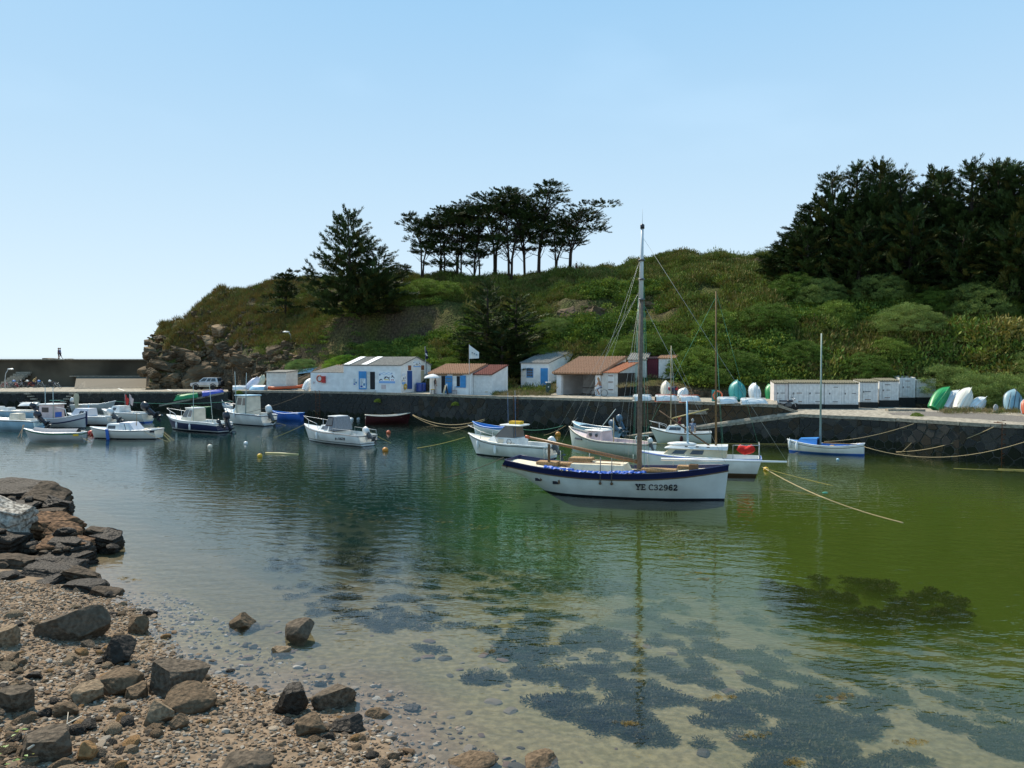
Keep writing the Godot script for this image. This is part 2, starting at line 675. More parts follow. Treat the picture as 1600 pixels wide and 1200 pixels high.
func build_water():
	var m = StandardMaterial3D.new()
	m.resource_name = "water"
	m.transparency = BaseMaterial3D.TRANSPARENCY_ALPHA
	m.albedo_color = Color(Color(0.03, 0.05, 0.035).linear_to_srgb(), 0.05)
	m.roughness = 0.03
	m.metallic_specular = 0.42
	m.heightmap_enabled = true
	m.heightmap_texture = wave_image(1024, 5, 60, 7.0, 110.0)
	m.heightmap_scale = 1.15
	m.uv1_scale = Vector3(1.0 / 11.0, 1.0 / 9.0, 1)
	mats["water"] = m
	var st = begin()
	var xs = [-3000.0, -300.0, -120.0, -60.0, -30.0, 0.0, 30.0, 60.0, 120.0, 300.0, 3000.0]
	var zs = [40.0, 0.0, -20.0, -40.0, -80.0, -120.0, -300.0, -3000.0]
	for j in zs.size() - 1:
		for i in xs.size() - 1:
			var q = [Vector2(xs[i], zs[j]), Vector2(xs[i + 1], zs[j]), Vector2(xs[i + 1], zs[j + 1]), Vector2(xs[i], zs[j + 1])]
			for k in [0, 2, 1, 0, 3, 2]:
				st.set_uv(q[k])
				st.add_vertex(Vector3(q[k].x, 0, q[k].y))
	st.generate_normals()
	var w = put("water", st.commit(), m)
	w.set_meta("kind", "structure")
	# the water is turbid: suspended silt and algae hang in it in thin veils, denser with depth
	for v in [[-0.25, 0.05], [-0.38, 0.07], [-0.52, 0.09], [-0.68, 0.11], [-0.86, 0.14], [-1.06, 0.18], [-1.3, 0.24], [-1.6, 0.32], [-2.0, 0.4]]:
		var t = StandardMaterial3D.new()
		t.resource_name = "turbid_water"
		t.transparency = BaseMaterial3D.TRANSPARENCY_ALPHA
		t.albedo_color = Color(1, 1, 1, v[1])
		t.roughness = 1.0
		t.specular_mode = BaseMaterial3D.SPECULAR_DISABLED
		t.vertex_color_use_as_albedo = true
		var s = begin()
		var gx = spaced(-130, -28, 20) + spaced(-27, 27, 54) + spaced(28, 130, 20)
		var gz = spaced(10, -9, 5) + spaced(-10, -44, 34) + spaced(-46, -125, 16)
		for j in gz.size() - 1:
			for i in gx.size() - 1:
				for k in [[0, 0], [1, 1], [1, 0], [0, 0], [0, 1], [1, 1]]:
					var p = Vector3(gx[i + k[0]], v[0], gz[j + k[1]])
					p.y += 0.11 * bumps.get_noise_3d(p.x * 14.0, v[0] * 400.0, p.z * 14.0) * 1.6 * minf(1.0, -v[0])
					# the still corner by the lower quay is thick with green algae, the outer pool is clearer
					var algae = smoothstep(-0.22, 0.3, p.x / maxf(12.0, -p.z) + 0.05 * bumps.get_noise_2d(p.x * 5.0, p.z * 5.0))
					s.set_color(Color(0.005, 0.036, 0.034).lerp(Color(0.030, 0.098, 0.024), smoothstep(0.0, 0.35, algae)).lerp(Color(0.070, 0.103, 0.012), smoothstep(0.3, 1.0, algae)))
					s.add_vertex(p)
		var o = obj("water_murk", s, t)
		o.set_meta("kind", "structure")

func build_seabed():
	var st = begin()
	var xs = spaced(-130, -26, 26) + spaced(-25.6, 20, 152) + spaced(21, 130, 30)
	var zs = spaced(12, -6, 40) + spaced(-6.3, -38, 108) + spaced(-39, -125, 40)
	var sand = Color(0.25, 0.21, 0.105)
	var gravel = Color(0.24, 0.175, 0.115)
	var mud = Color(0.06, 0.06, 0.03)
	var rows = []
	var tint = []
	for z in zs:
		var row = PackedVector3Array()
		var tr = PackedColorArray()
		for x in xs:
			var y = beach(x, z)
			row.append(Vector3(x, y, z))
			var s = shore(x, z)
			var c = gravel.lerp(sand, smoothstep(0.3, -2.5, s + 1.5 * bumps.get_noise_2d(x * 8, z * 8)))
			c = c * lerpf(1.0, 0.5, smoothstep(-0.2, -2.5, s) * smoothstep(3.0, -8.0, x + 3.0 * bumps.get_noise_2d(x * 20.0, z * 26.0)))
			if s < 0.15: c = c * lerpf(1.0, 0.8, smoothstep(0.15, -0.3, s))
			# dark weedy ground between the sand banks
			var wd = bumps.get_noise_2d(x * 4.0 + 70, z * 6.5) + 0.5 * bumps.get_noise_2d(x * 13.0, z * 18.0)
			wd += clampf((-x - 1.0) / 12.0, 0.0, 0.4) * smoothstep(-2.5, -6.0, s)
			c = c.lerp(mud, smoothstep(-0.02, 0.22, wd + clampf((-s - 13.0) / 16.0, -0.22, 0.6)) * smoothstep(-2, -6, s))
			tr.append(c)
		rows.append(row)
		tint.append(tr)
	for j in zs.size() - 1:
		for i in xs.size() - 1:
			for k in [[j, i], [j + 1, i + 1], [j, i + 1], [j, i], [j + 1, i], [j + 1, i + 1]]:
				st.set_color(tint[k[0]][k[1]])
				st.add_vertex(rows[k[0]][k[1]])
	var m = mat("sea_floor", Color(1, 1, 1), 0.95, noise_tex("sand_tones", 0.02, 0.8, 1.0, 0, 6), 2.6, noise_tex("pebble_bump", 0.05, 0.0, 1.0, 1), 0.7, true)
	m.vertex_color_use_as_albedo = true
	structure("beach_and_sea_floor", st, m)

func build_land():
	var st = begin()
	var pxs = spaced(226, 480, 150) + spaced(484, 2150, 300)
	var steps = [0]
	for seg in 7:
		var n = [5, 8, 9, 9, 9, 6, 4][seg]
		for k in n: steps.append(seg + float(k + 1) / n)
	var grass = Color(0.205, 0.165, 0.058)
	var green = Color(0.105, 0.125, 0.032)
	var soil = Color(0.135, 0.098, 0.06)
	var rock = Color(0.155, 0.122, 0.086)
	var rows = []
	for px in pxs:
		var prof = profile(px)
		var row = PackedVector3Array()
		row.append(land(px, prof[0].x, prof) - UP * 4.0)
		for s in steps:
			var i = mini(int(s), prof.size() - 2)
			var p = prof[i].lerp(prof[i + 1], s - i)
			row.append(land(px, p.x, prof))
		rows.append(row)
	var tint = []
	for i in rows.size():
		var tr = PackedColorArray()
		for j in rows[i].size():
			var p = rows[i][j]
			var a = rows[i][mini(j + 1, steps.size())] - rows[i][maxi(j - 1, 0)]
			var b = rows[mini(i + 1, rows.size() - 1)][j] - rows[maxi(i - 1, 0)][j]
			var n = a.cross(b).normalized()
			var flat_ = absf(n.y)
			var w = rockiness(pxs[i], -p.z)
			var q = bumps.get_noise_2d(p.x * 6.0, p.z * 6.0)
			var c = grass.lerp(Color(0.125, 0.12, 0.035), clampf((pxs[i] - 560.0) / 160.0, 0, 1)).lerp(green, smoothstep(-0.25, 0.3, q))
			c = c.lerp(soil, smoothstep(0.1, 0.45, fine.get_noise_2d(p.x * 7.0 + 60, p.z * 7.0)) * 0.8)
			c = c.lerp(soil, smoothstep(0.62, 0.42, flat_) * (1 - w))
			c = c.lerp(rock, smoothstep(0.72, 0.45, flat_ + 0.25 * q) * w)
			tr.append(c)
		tint.append(tr)
	for i in rows.size() - 1:
		for j in steps.size():
			for k in [[i, j], [i + 1, j], [i + 1, j + 1], [i, j], [i + 1, j + 1], [i, j + 1]]:
				st.set_color(tint[k[0]][k[1]])
				st.add_vertex(rows[k[0]][k[1]])
	var m = mat("hill_ground", Color(1, 1, 1), 0.95, noise_tex("earth", 0.02, 0.55, 1.0), 4.0, noise_tex("earth_bump", 0.03, 0.0, 1.0, 0, 6), 14.0, true)
	m.vertex_color_use_as_albedo = true
	structure("hill", st, m)

# ---------------------------------------------------------------- quays
func slab(called, front, back, h, m, kerb = 0.0):
	# ground sheet between a front line and a back line, with a thickness
	var st = begin(true)
	for i in front.size() - 1:
		quad(st, front[i] + UP * 0, back[i], back[i + 1], front[i + 1])
		quad(st, front[i] - UP * 0.3, front[i], front[i + 1], front[i + 1] - UP * 0.3)
	return structure(called, st, m)

func wall_body(parent, a, b, h0, h1, thick, m, called = "mortar_core"):
	var d = (b - a).normalized()
	var n = d.cross(UP).normalized()
	if n.z > 0: n = -n
	var st = begin(true)
	var lo = -2.8
	hexa(st, [a + UP * lo, b + UP * lo, b + n * thick + UP * lo, a + n * thick + UP * lo, a + UP * h0, b + UP * h1, b + n * thick + UP * h1, a + n * thick + UP * h0])
	return obj(called, st, m, parent)

func coping(parent, a, b, h0, h1, m):
	# edge stones laid along the top
	var L = (b - a).length()
	var n = maxi(1, int(L / 1.5))
	var d = (b - a) / L
	var out = d.cross(UP).normalized()
	if out.z < 0: out = -out
	for i in n:
		var st = begin(true)
		var p = a + d * (L * i / n + 0.02)
		var q = a + d * (L * (i + 1) / n - 0.02)
		var y0 = lerpf(h0, h1, float(i) / n) + rnd(-0.012, 0.012)
		var y1 = lerpf(h0, h1, float(i + 1) / n) + rnd(-0.012, 0.012)
		var o = out * (0.07 + rnd(-0.015, 0.015))
		var k = out * -0.42
		hexa(st, [p + o + UP * (y0 - 0.2), q + o + UP * (y1 - 0.2), q + k + UP * (y1 - 0.2), p + k + UP * (y0 - 0.2), p + o + UP * (y0 + 0.03), q + o + UP * (y1 + 0.03), q + k + UP * (y1 + 0.03), p + k + UP * (y0 + 0.03)])
		obj("coping_stone", st, m, parent)

func flat(p): return Vector3(p.x, 0, p.z)

func build_quays():
	var concrete = mat("quay_concrete", Color(0.40, 0.36, 0.29), 0.9, noise_tex("blotch", 0.012, 0.72, 1.0), 3.0, noise_tex("earth_bump", 0.03, 0, 1), 1.5, true)
	var asphalt = mat("old_asphalt", Color(0.235, 0.215, 0.19), 0.95, noise_tex("gravel", 0.03, 0.62, 1.0), 2.0, null, 0.0, true)
	var kerb = mat("coping", Color(0.36, 0.325, 0.26), 0.85, noise_tex("blotch", 0.012, 0.72, 1.0), 1.2)
	var mortar = mat("wall_mortar", Color(0.10, 0.105, 0.095), 0.95, noise_tex("blotch", 0.012, 0.72, 1.0), 2.0)
	var grey_a = mat("wall_stone_grey", Color(0.062, 0.064, 0.062), 0.85, noise_tex("gravel", 0.03, 0.62, 1.0), 0.7, noise_tex("earth_bump", 0.03, 0, 1), 2.0)
	var grey_b = mat("wall_stone_brown", Color(0.078, 0.066, 0.05), 0.85, noise_tex("gravel", 0.03, 0.62, 1.0), 0.7, noise_tex("earth_bump", 0.03, 0, 1), 2.0)
	var grey_c = mat("wall_stone_pale", Color(0.098, 0.095, 0.086), 0.85, noise_tex("gravel", 0.03, 0.62, 1.0), 0.7, noise_tex("earth_bump", 0.03, 0, 1), 2.0)
	var weedy = mat("wall_stone_weedy", Color(0.03, 0.036, 0.022), 0.7, noise_tex("gravel", 0.03, 0.62, 1.0), 0.5, noise_tex("earth_bump", 0.03, 0, 1), 3.0)
	var stones = [grey_a, grey_a, grey_b, grey_c]
	var rusty = mat("wall_stone_rusty", Color(0.11, 0.08, 0.05), 0.85, noise_tex("gravel", 0.03, 0.62, 1.0), 0.7)

	# upper quay in front of the huts
	var e = []
	for p in [[365, 610.5], [440, 611], [530, 612], [640, 615], [760, 619], [880, 622], [1000, 625], [1100, 628.5], [1215, 632.5]]: e.append(on(p[0], p[1], 3.0))
	var back = []
	for p in e: back.append(p + Vector3(p.x * 0.2 + 3.0, 0, -22))
	slab("upper_quay", e, back, 3.0, concrete)
	var wall = thing("quay_wall", "long dark rubble stone quay wall below the white boathouse and huts", "wall")
	for i in e.size() - 1:
		wall_body(wall, flat(e[i]), flat(e[i + 1]), 2.96, 2.96, 1.2, mortar)
		coping(wall, flat(e[i]), flat(e[i + 1]), 3.0, 3.0, kerb)
	for i in e.size() - 1:
		stone_face(wall, flat(e[i]), flat(e[i + 1]), 2.8, 2.8, 0.62, 40 + i, stones if i < 6 else [rusty, rusty, grey_b], i >= 3 and i < 6, 0.06, 0.025, -0.9, weedy)
	# its end slopes down to the lower road
	var q0 = e[-1]
	var q1 = on(1246, 643.5, 2.3)
	var end_wall = thing("retaining_wall", "brown stone wall end sloping down to the lower road beside the motorbike", "wall")
	wall_body(end_wall, flat(q0), flat(q1), 2.98, 2.34, 0.5, mortar)
	stone_face(end_wall, flat(q0), flat(q1), 2.9, 2.3, 0.55, 77, [rusty, rusty, grey_b], true, 0.04, 0.02, 1.0)
	coping(end_wall, flat(q0), flat(q1), 3.0, 2.36, kerb)

	# lower road and its quay on the right
	var r = []
	for p in [[1250, 647.5], [1340, 651], [1400, 654], [1500, 660], [1600, 665], [1800, 677], [2100, 697]]: r.append(on(p[0], p[1], 2.32))
	var rb = []
	for p in r: rb.append(p + Vector3(4.0 + p.x * 0.1, 0, -15))
	slab("lower_road", [q0 * Vector3(1, 0, 1) + Vector3(-6, 2.312, -4), q1 * Vector3(1, 0, 1) + UP * 2.312] + [r[0] * Vector3(1, 0, 1) + UP * 2.312], [q0 * Vector3(1, 0, 1) + Vector3(-6, 2.312, -22), q1 * Vector3(1, 0, 1) + Vector3(4, 2.312, -22)] + [rb[0] * Vector3(1, 0, 1) + UP * 2.312], 2.3, concrete)
	slab("lower_road", r, rb, 2.32, concrete)
	var tar0 = []
	var tar1 = []
	for p in [[1395, 648.5], [1450, 650], [1500, 653], [1600, 660], [1800, 671], [2100, 690]]: tar0.append(on(p[0], p[1], 2.324))
	for p in [[1385, 644.5], [1450, 643], [1500, 644], [1600, 650], [1800, 659], [2100, 676]]: tar1.append(on(p[0], p[1], 2.324))
	var st = begin(true)
	for i in tar0.size() - 1: quad(st, tar0[i], tar1[i], tar1[i + 1], tar0[i + 1])
	structure("asphalt_strip", st, asphalt)
	var rw = thing("quay_wall", "stone quay wall with pale mortar lines beneath the lower road", "wall")
	for i in r.size() - 1:
		wall_body(rw, flat(r[i]), flat(r[i + 1]), 2.28, 2.28, 1.2, mortar)
		coping(rw, flat(r[i]), flat(r[i + 1]), 2.32, 2.32, kerb)
		if i < 5: stone_face(rw, flat(r[i]), flat(r[i + 1]), 2.12, 2.12, 0.56, 90 + i, stones, i < 4, 0.055, 0.028, -0.8, weedy)

	# slipway that runs down along the upper quay
	var foot = on(975, 680.5, 0.0) + UP * -0.12
	var head = Vector3(r[0].x, 2.3, r[0].z)
	var fi = Vector3(foot.x + 0.7, foot.y, foot.z - 3.2)
	st = begin(true)
	quad(st, foot, fi, Vector3(q0.x, 2.306, q0.z), head)
	tri(st, head, Vector3(q0.x, 2.306, q0.z), Vector3(q1.x, 2.306, q1.z))
	structure("slipway", st, concrete)
	var sw = thing("slipway_wall", "dark stone wall under the slipway that slopes down behind the moored sailboats", "wall")
	wall_body(sw, flat(foot), flat(head), foot.y - 0.03, 2.26, 0.8, mortar)
	stone_face(sw, flat(foot), flat(head), -0.2, 2.12, 0.6, 123, stones, true, 0.05, 0.025, -0.8, weedy)
	coping(sw, flat(foot), flat(head), foot.y + 0.02, 2.32, kerb)

	# far quay on the left with its own slip
	var l = []
	for p in [[-500, 612.6], [-200, 612.4], [48, 612.2], [120, 612.2], [250, 612.1], [356, 612]]: l.append(on(p[0], p[1], 2.4))
	var lb = []
	for p in l: lb.append(Vector3(p.x * 1.2, 2.4, -127))
	slab("parking_quay", l, lb, 2.4, concrete)
	var lw = thing("quay_wall", "far dark stone quay wall with a double flight of steps", "wall")
	for i in l.size() - 1:
		wall_body(lw, flat(l[i]), flat(l[i + 1]), 2.36, 2.36, 1.2, mortar)
		coping(lw, flat(l[i]), flat(l[i + 1]), 2.4, 2.4, kerb)
		if i > 0: stone_face(lw, flat(l[i]), flat(l[i + 1]), 2.2, 2.2, 0.75, 140 + i, stones, false, 0.07, 0.03, -0.8, weedy)
	for s in [[0, 48, 72], [1, 118, 95]]:
		for k in 6:
			st = begin(true)
			var p = on(lerpf(s[1], s[2], k / 5.0), 612, 2.4)
			box(st, Vector3(p.x, 2.15 - k * 0.34, p.z + 0.45), Vector3(0.75, 0.17, 0.9))
			obj("step", st, kerb, lw)
	var w2 = thing("quay_wall", "short dark wall where the far quay steps up to the boathouse quay", "wall")
	wall_body(w2, flat(l[-1]) + Vector3(0, 0, -2), flat(e[0]), 2.5, 2.97, 0.8, mortar)
	stone_face(w2, flat(l[-1]) + Vector3(0, 0, -2), flat(e[0]), 2.4, 2.85, 0.7, 171, stones, false, 0.06, 0.03, -0.8, weedy)
	st = begin(true)
	var s_head = on(350, 613.3, 2.55)
	var s_foot = on(222, 638.5, 0.05)
	quad(st, s_foot, Vector3(s_foot.x + 2, s_foot.y, l[4].z), Vector3(l[5].x, 2.41, l[5].z), s_head)
	structure("slipway", st, concrete)
	var sl = thing("slipway_wall", "low dark wall under the far slipway where a green dinghy lies", "wall")
	wall_body(sl, flat(s_foot), flat(s_head), 0.02, 2.5, 0.6, mortar)
	coping(sl, flat(s_foot), flat(s_head), 0.07, 2.57, kerb)
	stone_face(sl, flat(s_foot), flat(s_head), -0.1, 2.35, 0.7, 181, stones, false, 0.05, 0.03, -0.8, weedy)
	var iron = mat("ladder_rust", Color(0.10, 0.045, 0.025), 0.9)
	for q in [[497, 612.5, 3.0, "rusty iron ladder on the quay wall below the boathouse wing"], [1566, 663.5, 2.32, "rusty iron ladder on the lower quay wall near the right edge"], [806, 620.5, 3.0, "rusty iron ladder on the quay wall below the dry grass bank"]]:
		var p = on(q[0], q[1], q[2])
		var ld = thing("quay_ladder", q[3], "ladder", Vector3(p.x, 0, p.z + 0.16), atan2(-0.45, 0.9) * -1.0 if q[0] < 1000 else 0.6, "ladders on the quay walls")
		st = begin()
		for k in [-0.22, 0.22]: tube(st, [Vector3(k, -0.6, 0), Vector3(k, q[2] + 0.1, 0), Vector3(k, q[2] + 0.15, -0.5)], 0.03, -1, 5)
		obj("rail", st, iron, ld)
		for k in 10:
			st = begin()
			tube(st, [Vector3(-0.22, k * 0.3 - 0.1, 0), Vector3(0.22, k * 0.3 - 0.1, 0)], 0.018, -1, 5)
			obj("rung", st, iron, ld)
	# white parking lines
	var white = mat("road_paint", Color(0.75, 0.74, 0.7), 0.8)
	for p in [[180, 605.5, 194, 610], [250, 605.2, 268, 610], [194, 606.5, 240, 604.8]]:
		st = begin(true)
		var a = on(p[0], p[1], 2.404)
		var b = on(p[2], p[3], 2.404)
		var n = (b - a).cross(UP).normalized() * 0.09
		quad(st, a - n, a + n, b + n, b - n)
		structure("parking_line", st, white)
	# breakwater
	var bw = thing("breakwater_wall", "tall dark breakwater wall with two walkers on top against the sky", "wall")
	var dark = mat("breakwater_concrete", Color(0.10, 0.084, 0.06), 0.95, noise_tex("broad_stains", 0.004, 0.7, 1.0, 0, 6), 23.0, null, 0.0)
	st = begin(true)
	var z0 = -127.0
	box(st, Vector3(-88, 2.5, z0 - 2.0), Vector3(64, 8.3, 4.0))
	obj("wall_face", st, dark, bw)
	st = begin(true)
	box(st, Vector3(-88, 6.72, z0 - 1.9), Vector3(64.2, 0.16, 4.4))
	obj("cap", st, kerb, bw)
	st = begin(true)
	box(st, Vector3(-63, 4.08, z0 + 0.55), Vector3(14, 0.14, 1.1))
	obj("ledge", st, kerb, bw)
	var ap = thing("stone_apron", "sloping pale stone apron at the foot of the breakwater wall", "stone slope")
	st = begin(true)
	var a0 = on(116, 607.5, 2.4)
	var a1 = on(245, 606.5, 2.4)
	var b1 = Vector3(-56.4, 3.95, z0 + 0.9)
	var b0 = Vector3(-69.0, 3.95, z0 + 0.9)
	quad(st, a0, b0, b1, a1)
	quad(st, a1, b1, b1 - UP * 2, a1 - UP * 2)
	quad(st, b0, a0, a0 - UP * 2, b0 - UP * 2)
	obj("mortar_core", st, mat("apron_mortar", Color(0.16, 0.14, 0.11), 0.95), ap)
	var cob = begin(true)
	var ex = (a1 - a0).normalized()
	var ey = (b0 - a0 - ex * (b0 - a0).dot(ex)).normalized()
	var w0 = (a1 - a0).length()
	for poly in stone_cells(w0, (b0 - a0).dot(ey), 0.5, 9):
		poly = clip(poly, Vector2.ZERO, Vector2(-ey.dot(b0 - a0), ex.dot(b0 - a0)))
		if poly.size() < 3: continue
		poly = clip(poly, Vector2(w0, 0), Vector2(ey.dot(b1 - a1), -ex.dot(b1 - a1)))
		if poly.size() > 2: stone_block(cob, poly, a0, ex, ey, ex.cross(ey).normalized() * signf(ex.cross(ey).y), 0.06, 0.03)
	obj("cobbles", cob, mat("apron_stone", Color(0.33, 0.29, 0.23), 0.9, noise_tex("gravel", 0.03, 0.62, 1.0), 0.8), ap).set_meta("kind", "stuff")
	for s in [["steps", 246.0, 263.0, 606.0, 0], ["steps", -8.0, 15.0, 606.0, 1]]:
		var t = thing("stone_steps", ["short flight of stone steps between the apron and the cliff rocks", "stone steps climbing the breakwater behind the parked bicycles"][s[4]], "steps")
		var p0 = on(s[1], s[3], 2.4)
		var p1 = on(s[2], s[3], 2.4)
		for k in [5, 8][s[4]]:
			st = begin(true)
			box(st, (p0 + p1) / 2 + Vector3(0, 0.14 + k * 0.3, -k * 0.75 - 0.4), Vector3((p1 - p0).length(), 0.28, 0.95))
			obj("step", st, kerb, t)

func build_near_rocks():
	var big = []
	var lv = [mat("rock_grey", Color(0.125, 0.098, 0.07), 0.85, noise_tex("rock_spots", 0.012, 0.72, 1.0, 0, 4), 0.8, noise_tex("rock_bump", 0.012, 0, 1, 0, 4), 1.8),
		mat("rock_brown", Color(0.155, 0.108, 0.066), 0.85, noise_tex("rock_spots", 0.012, 0.72, 1.0, 0, 4), 0.7, noise_tex("rock_bump", 0.012, 0, 1, 0, 4), 1.8),
		mat("rock_tan", Color(0.25, 0.182, 0.115), 0.85, noise_tex("rock_spots", 0.012, 0.72, 1.0, 0, 4), 0.6, noise_tex("rock_bump", 0.012, 0, 1, 0, 4), 1.4),
		mat("rock_ochre", Color(0.29, 0.17, 0.075), 0.85, noise_tex("rock_spots", 0.012, 0.72, 1.0, 0, 4), 0.5, noise_tex("rock_bump", 0.012, 0, 1, 0, 4), 1.4),
		mat("rock_dark", Color(0.04, 0.033, 0.026), 0.6, noise_tex("rock_spots", 0.012, 0.72, 1.0, 0, 4), 0.8, noise_tex("rock_bump", 0.012, 0, 1, 0, 4), 2.2)]
	# px, py of the foot, width and height in photo pixels, material, turn, label
	for s in [
		[376, 984, 42, 27, 1, 10, "flat topped brown boulder standing alone in the shallows"],
		[464, 1003, 46, 40, 0, 35, "two humped grey boulder with a hollow in the shallow water"],
		[436, 1023, 32, 16, 2, 15, "small tan stone half under water beside the humped boulder"],
		[105, 1000, 88, 56, 0, 25, "large slanting grey boulder below the black ledges"],
		[212, 990, 46, 38, 1, 5, "square brown boulder at the water's edge below the ledges"],
		[181, 1036, 56, 44, 4, 40, "blunt dark boulder with a shadowed square face on the shingle"],
		[272, 1086, 100, 66, 0, 60, "tall pointed grey boulder speckled orange in the middle of the beach"],
		[170, 1085, 74, 36, 1, 20, "long low brown boulder left of the pointed grey one"],
		[208, 1092, 46, 26, 1, 70, "wedge of brown rock leaning against the long low boulder"],
		[279, 1110, 82, 38, 1, 0, "flat slab of brown rock in front of the pointed boulder"],
		[243, 1130, 46, 38, 2, 50, "tilted tan block propped against the flat slab"],
		[277, 1138, 28, 26, 1, 80, "small round brown stone right of the tilted block"],
		[132, 1098, 58, 36, 2, 45, "rounded tan boulder split by a ridge on the shingle"],
		[453, 1118, 56, 52, 4, 15, "upright dark boulder with a notched top at the water's edge"],
		[521, 1105, 68, 42, 0, 30, "domed grey boulder standing in wet shallows"],
		[482, 1147, 54, 26, 1, 75, "low brown stone among pebbles below the upright dark boulder"],
		[536, 1143, 54, 24, 4, 10, "flat dark wet stone on the waterline with pale chips before it"],
		[60, 1190, 90, 58, 0, 20, "broad grey boulder behind the green twig"],
		[20, 1112, 56, 46, 0, 65, "grey boulder stacked at the left edge of the beach"],
		[96, 1120, 44, 30, 1, 30, "dark brown angular stone among shingle above the green twig"],
		[133, 1188, 32, 30, 3, 55, "orange block of stone beside the bleached stick"],
		[8, 1010, 40, 44, 2, 12, "upright tan boulder below the white lichened rock"],
		[736, 1204, 74, 20, 1, 25, "brown rock breaking the surface at the bottom edge"],
		[848, 1204, 66, 20, 1, 70, "reddish brown rock in the shallows beside another at the bottom edge"],
		[592, 1122, 38, 13, 1, 0, "thin brown stone lying awash off the beach"],
		[645, 1110, 26, 9, 4, 0, "dark flat stone barely above the water off the beach"],
		[232, 962, 26, 11, 4, 0, "small black rock awash beside the ledges"],
		[372, 1215, 80, 40, 0, 33, "grey brown rock cut by the bottom edge of the beach"],
		[1160, 1172, 100, 26, 1, 20, "large submerged reddish slab among weed"],
		[1165, 1140, 62, 18, 1, 60, "submerged rusty stone showing through clear water"],
		[1070, 1200, 64, 20, 1, 40, "submerged brown stone near the bottom edge"],
	]:
		var p = hit_beach(s[0], s[1]) if s[0] < 900 else on(s[0], s[1], -0.45)
		var d = -p.z
		var w = s[2] * d / F
		var h = s[3] * d / F
		var o = put("rock", rock_mesh(int(s[0] * 7 + s[1]), Vector3(0.78, h / w * 0.9, 0.6) * w * 0.8, 4, 13, 0.05, 0.03, int(s[0]) % 4 == 0 and s[0] < 350), lv[s[4]])
		tag(o, s[6], "rock", "boulders on the near beach")
		o.position = p + Vector3(0, h * (0.24 if s[0] < 900 else -0.4), -w * 0.22)
		o.rotation = Vector3(rnd(-0.12, 0.12), deg_to_rad(s[5]), rnd(-0.12, 0.12))
		var short = []
		for q in s[6].split(" "):
			if q in ["standing", "with", "half", "below", "at", "on", "in", "left", "of", "leaning", "propped", "right", "split", "among", "behind", "stacked", "above", "beside", "breaking", "lying", "barely", "awash", "cut", "showing", "near", "speckled"]: break
			short.append(q)
		big.append([p, w, " ".join(short)])
	# stones that nothing tells apart
	var shapes = []
	for i in 12: shapes.append(rock_mesh(500 + i, Vector3(0.55, rnd(0.26, 0.42), 0.45), 2, 11, 0.05))
	var n = 0
	var said = {}
	var tries = 0
	while n < 260 and tries < 6000:
		tries += 1
		var px = rnd(-10, 640)
		var py = rnd(945, 1215)
		var p = hit_beach(px, py)
		var s = shore(p.x, p.z)
		if s < -1.6 or (s < -0.1 and rng.randf() > 0.3) or (px > 250 and s > 1.2 and rng.randf() > 0.16): continue
		var w = exp(rnd(log(0.09), log(0.34))) * (1.15 if px < 230 else 0.85)
		var tone = pick([0, 1, 1, 1, 2, 2, 3, 4])
		var o = put("stone", pick(shapes), lv[tone])
		# told apart by tone, size and the boulder it lies by
		var near = big[0]
		for q in big:
			if (q[0] - p).length() < (near[0] - p).length(): near = q
		var e = p - near[0]
		var side = ("right of" if e.x > 0 else "left of") if absf(e.x) > absf(e.z) else ("in front of" if e.z > 0 else "behind")
		var far = e.length()
		var size_ = ["tiny", "small", "middling", "larger"][0 if w < 0.12 else (1 if w < 0.17 else (2 if w < 0.24 else 3))]
		var next = null
		for q in big:
			if q[2] != near[2] and (next == null or (q[0] - p).length() < (next[0] - p).length()): next = q
		tag(o, "%s %s stone %s %s the %s" % [["tiny", "small", "middling", "larger"][0 if w < 0.12 else (1 if w < 0.17 else (2 if w < 0.24 else 3))], ["grey", "brown", "tan", "ochre", "black"][tone], "hard by" if far < near[1] * 0.7 else ("close" if far < 1.0 else ("a little way" if far < 2.0 else "well")), side, near[2]] if far >= near[1] * 0.7 else "%s %s stone touching the %s" % [["tiny", "small", "middling", "larger"][0 if w < 0.12 else (1 if w < 0.17 else (2 if w < 0.24 else 3))], ["grey", "brown", "tan", "ochre", "black"][tone], near[2]], "stone", "loose stones on the shingle beach")
		if said.has(o.get_meta("label")): o.set_meta("label", "%s %s stone lying between the %s and the %s" % [size_, ["grey", "brown", "tan", "ochre", "black"][tone], near[2], next[2]])
		said[o.get_meta("label")] = true
		o.transform = Transform3D(Basis(UP, rnd(0, TAU)) * Basis(Vector3.RIGHT, rnd(-0.35, 0.35)) * Basis.from_scale(Vector3.ONE * w), p + UP * w * 0.08)
		n += 1
	# shingle
	var chips = [rock_mesh(900, Vector3(0.6, 0.3, 0.45), 1, 8, 0.0), rock_mesh(901, Vector3(0.5, 0.34, 0.42), 1, 8, 0.0), rock_mesh(902, Vector3(0.66, 0.22, 0.5), 1, 8, 0.0)]
	var pm = mat("shingle", Color(1, 1, 1), 0.8, noise_tex("gravel", 0.03, 0.62, 1.0), 0.2)
	pm.vertex_color_use_as_albedo = true
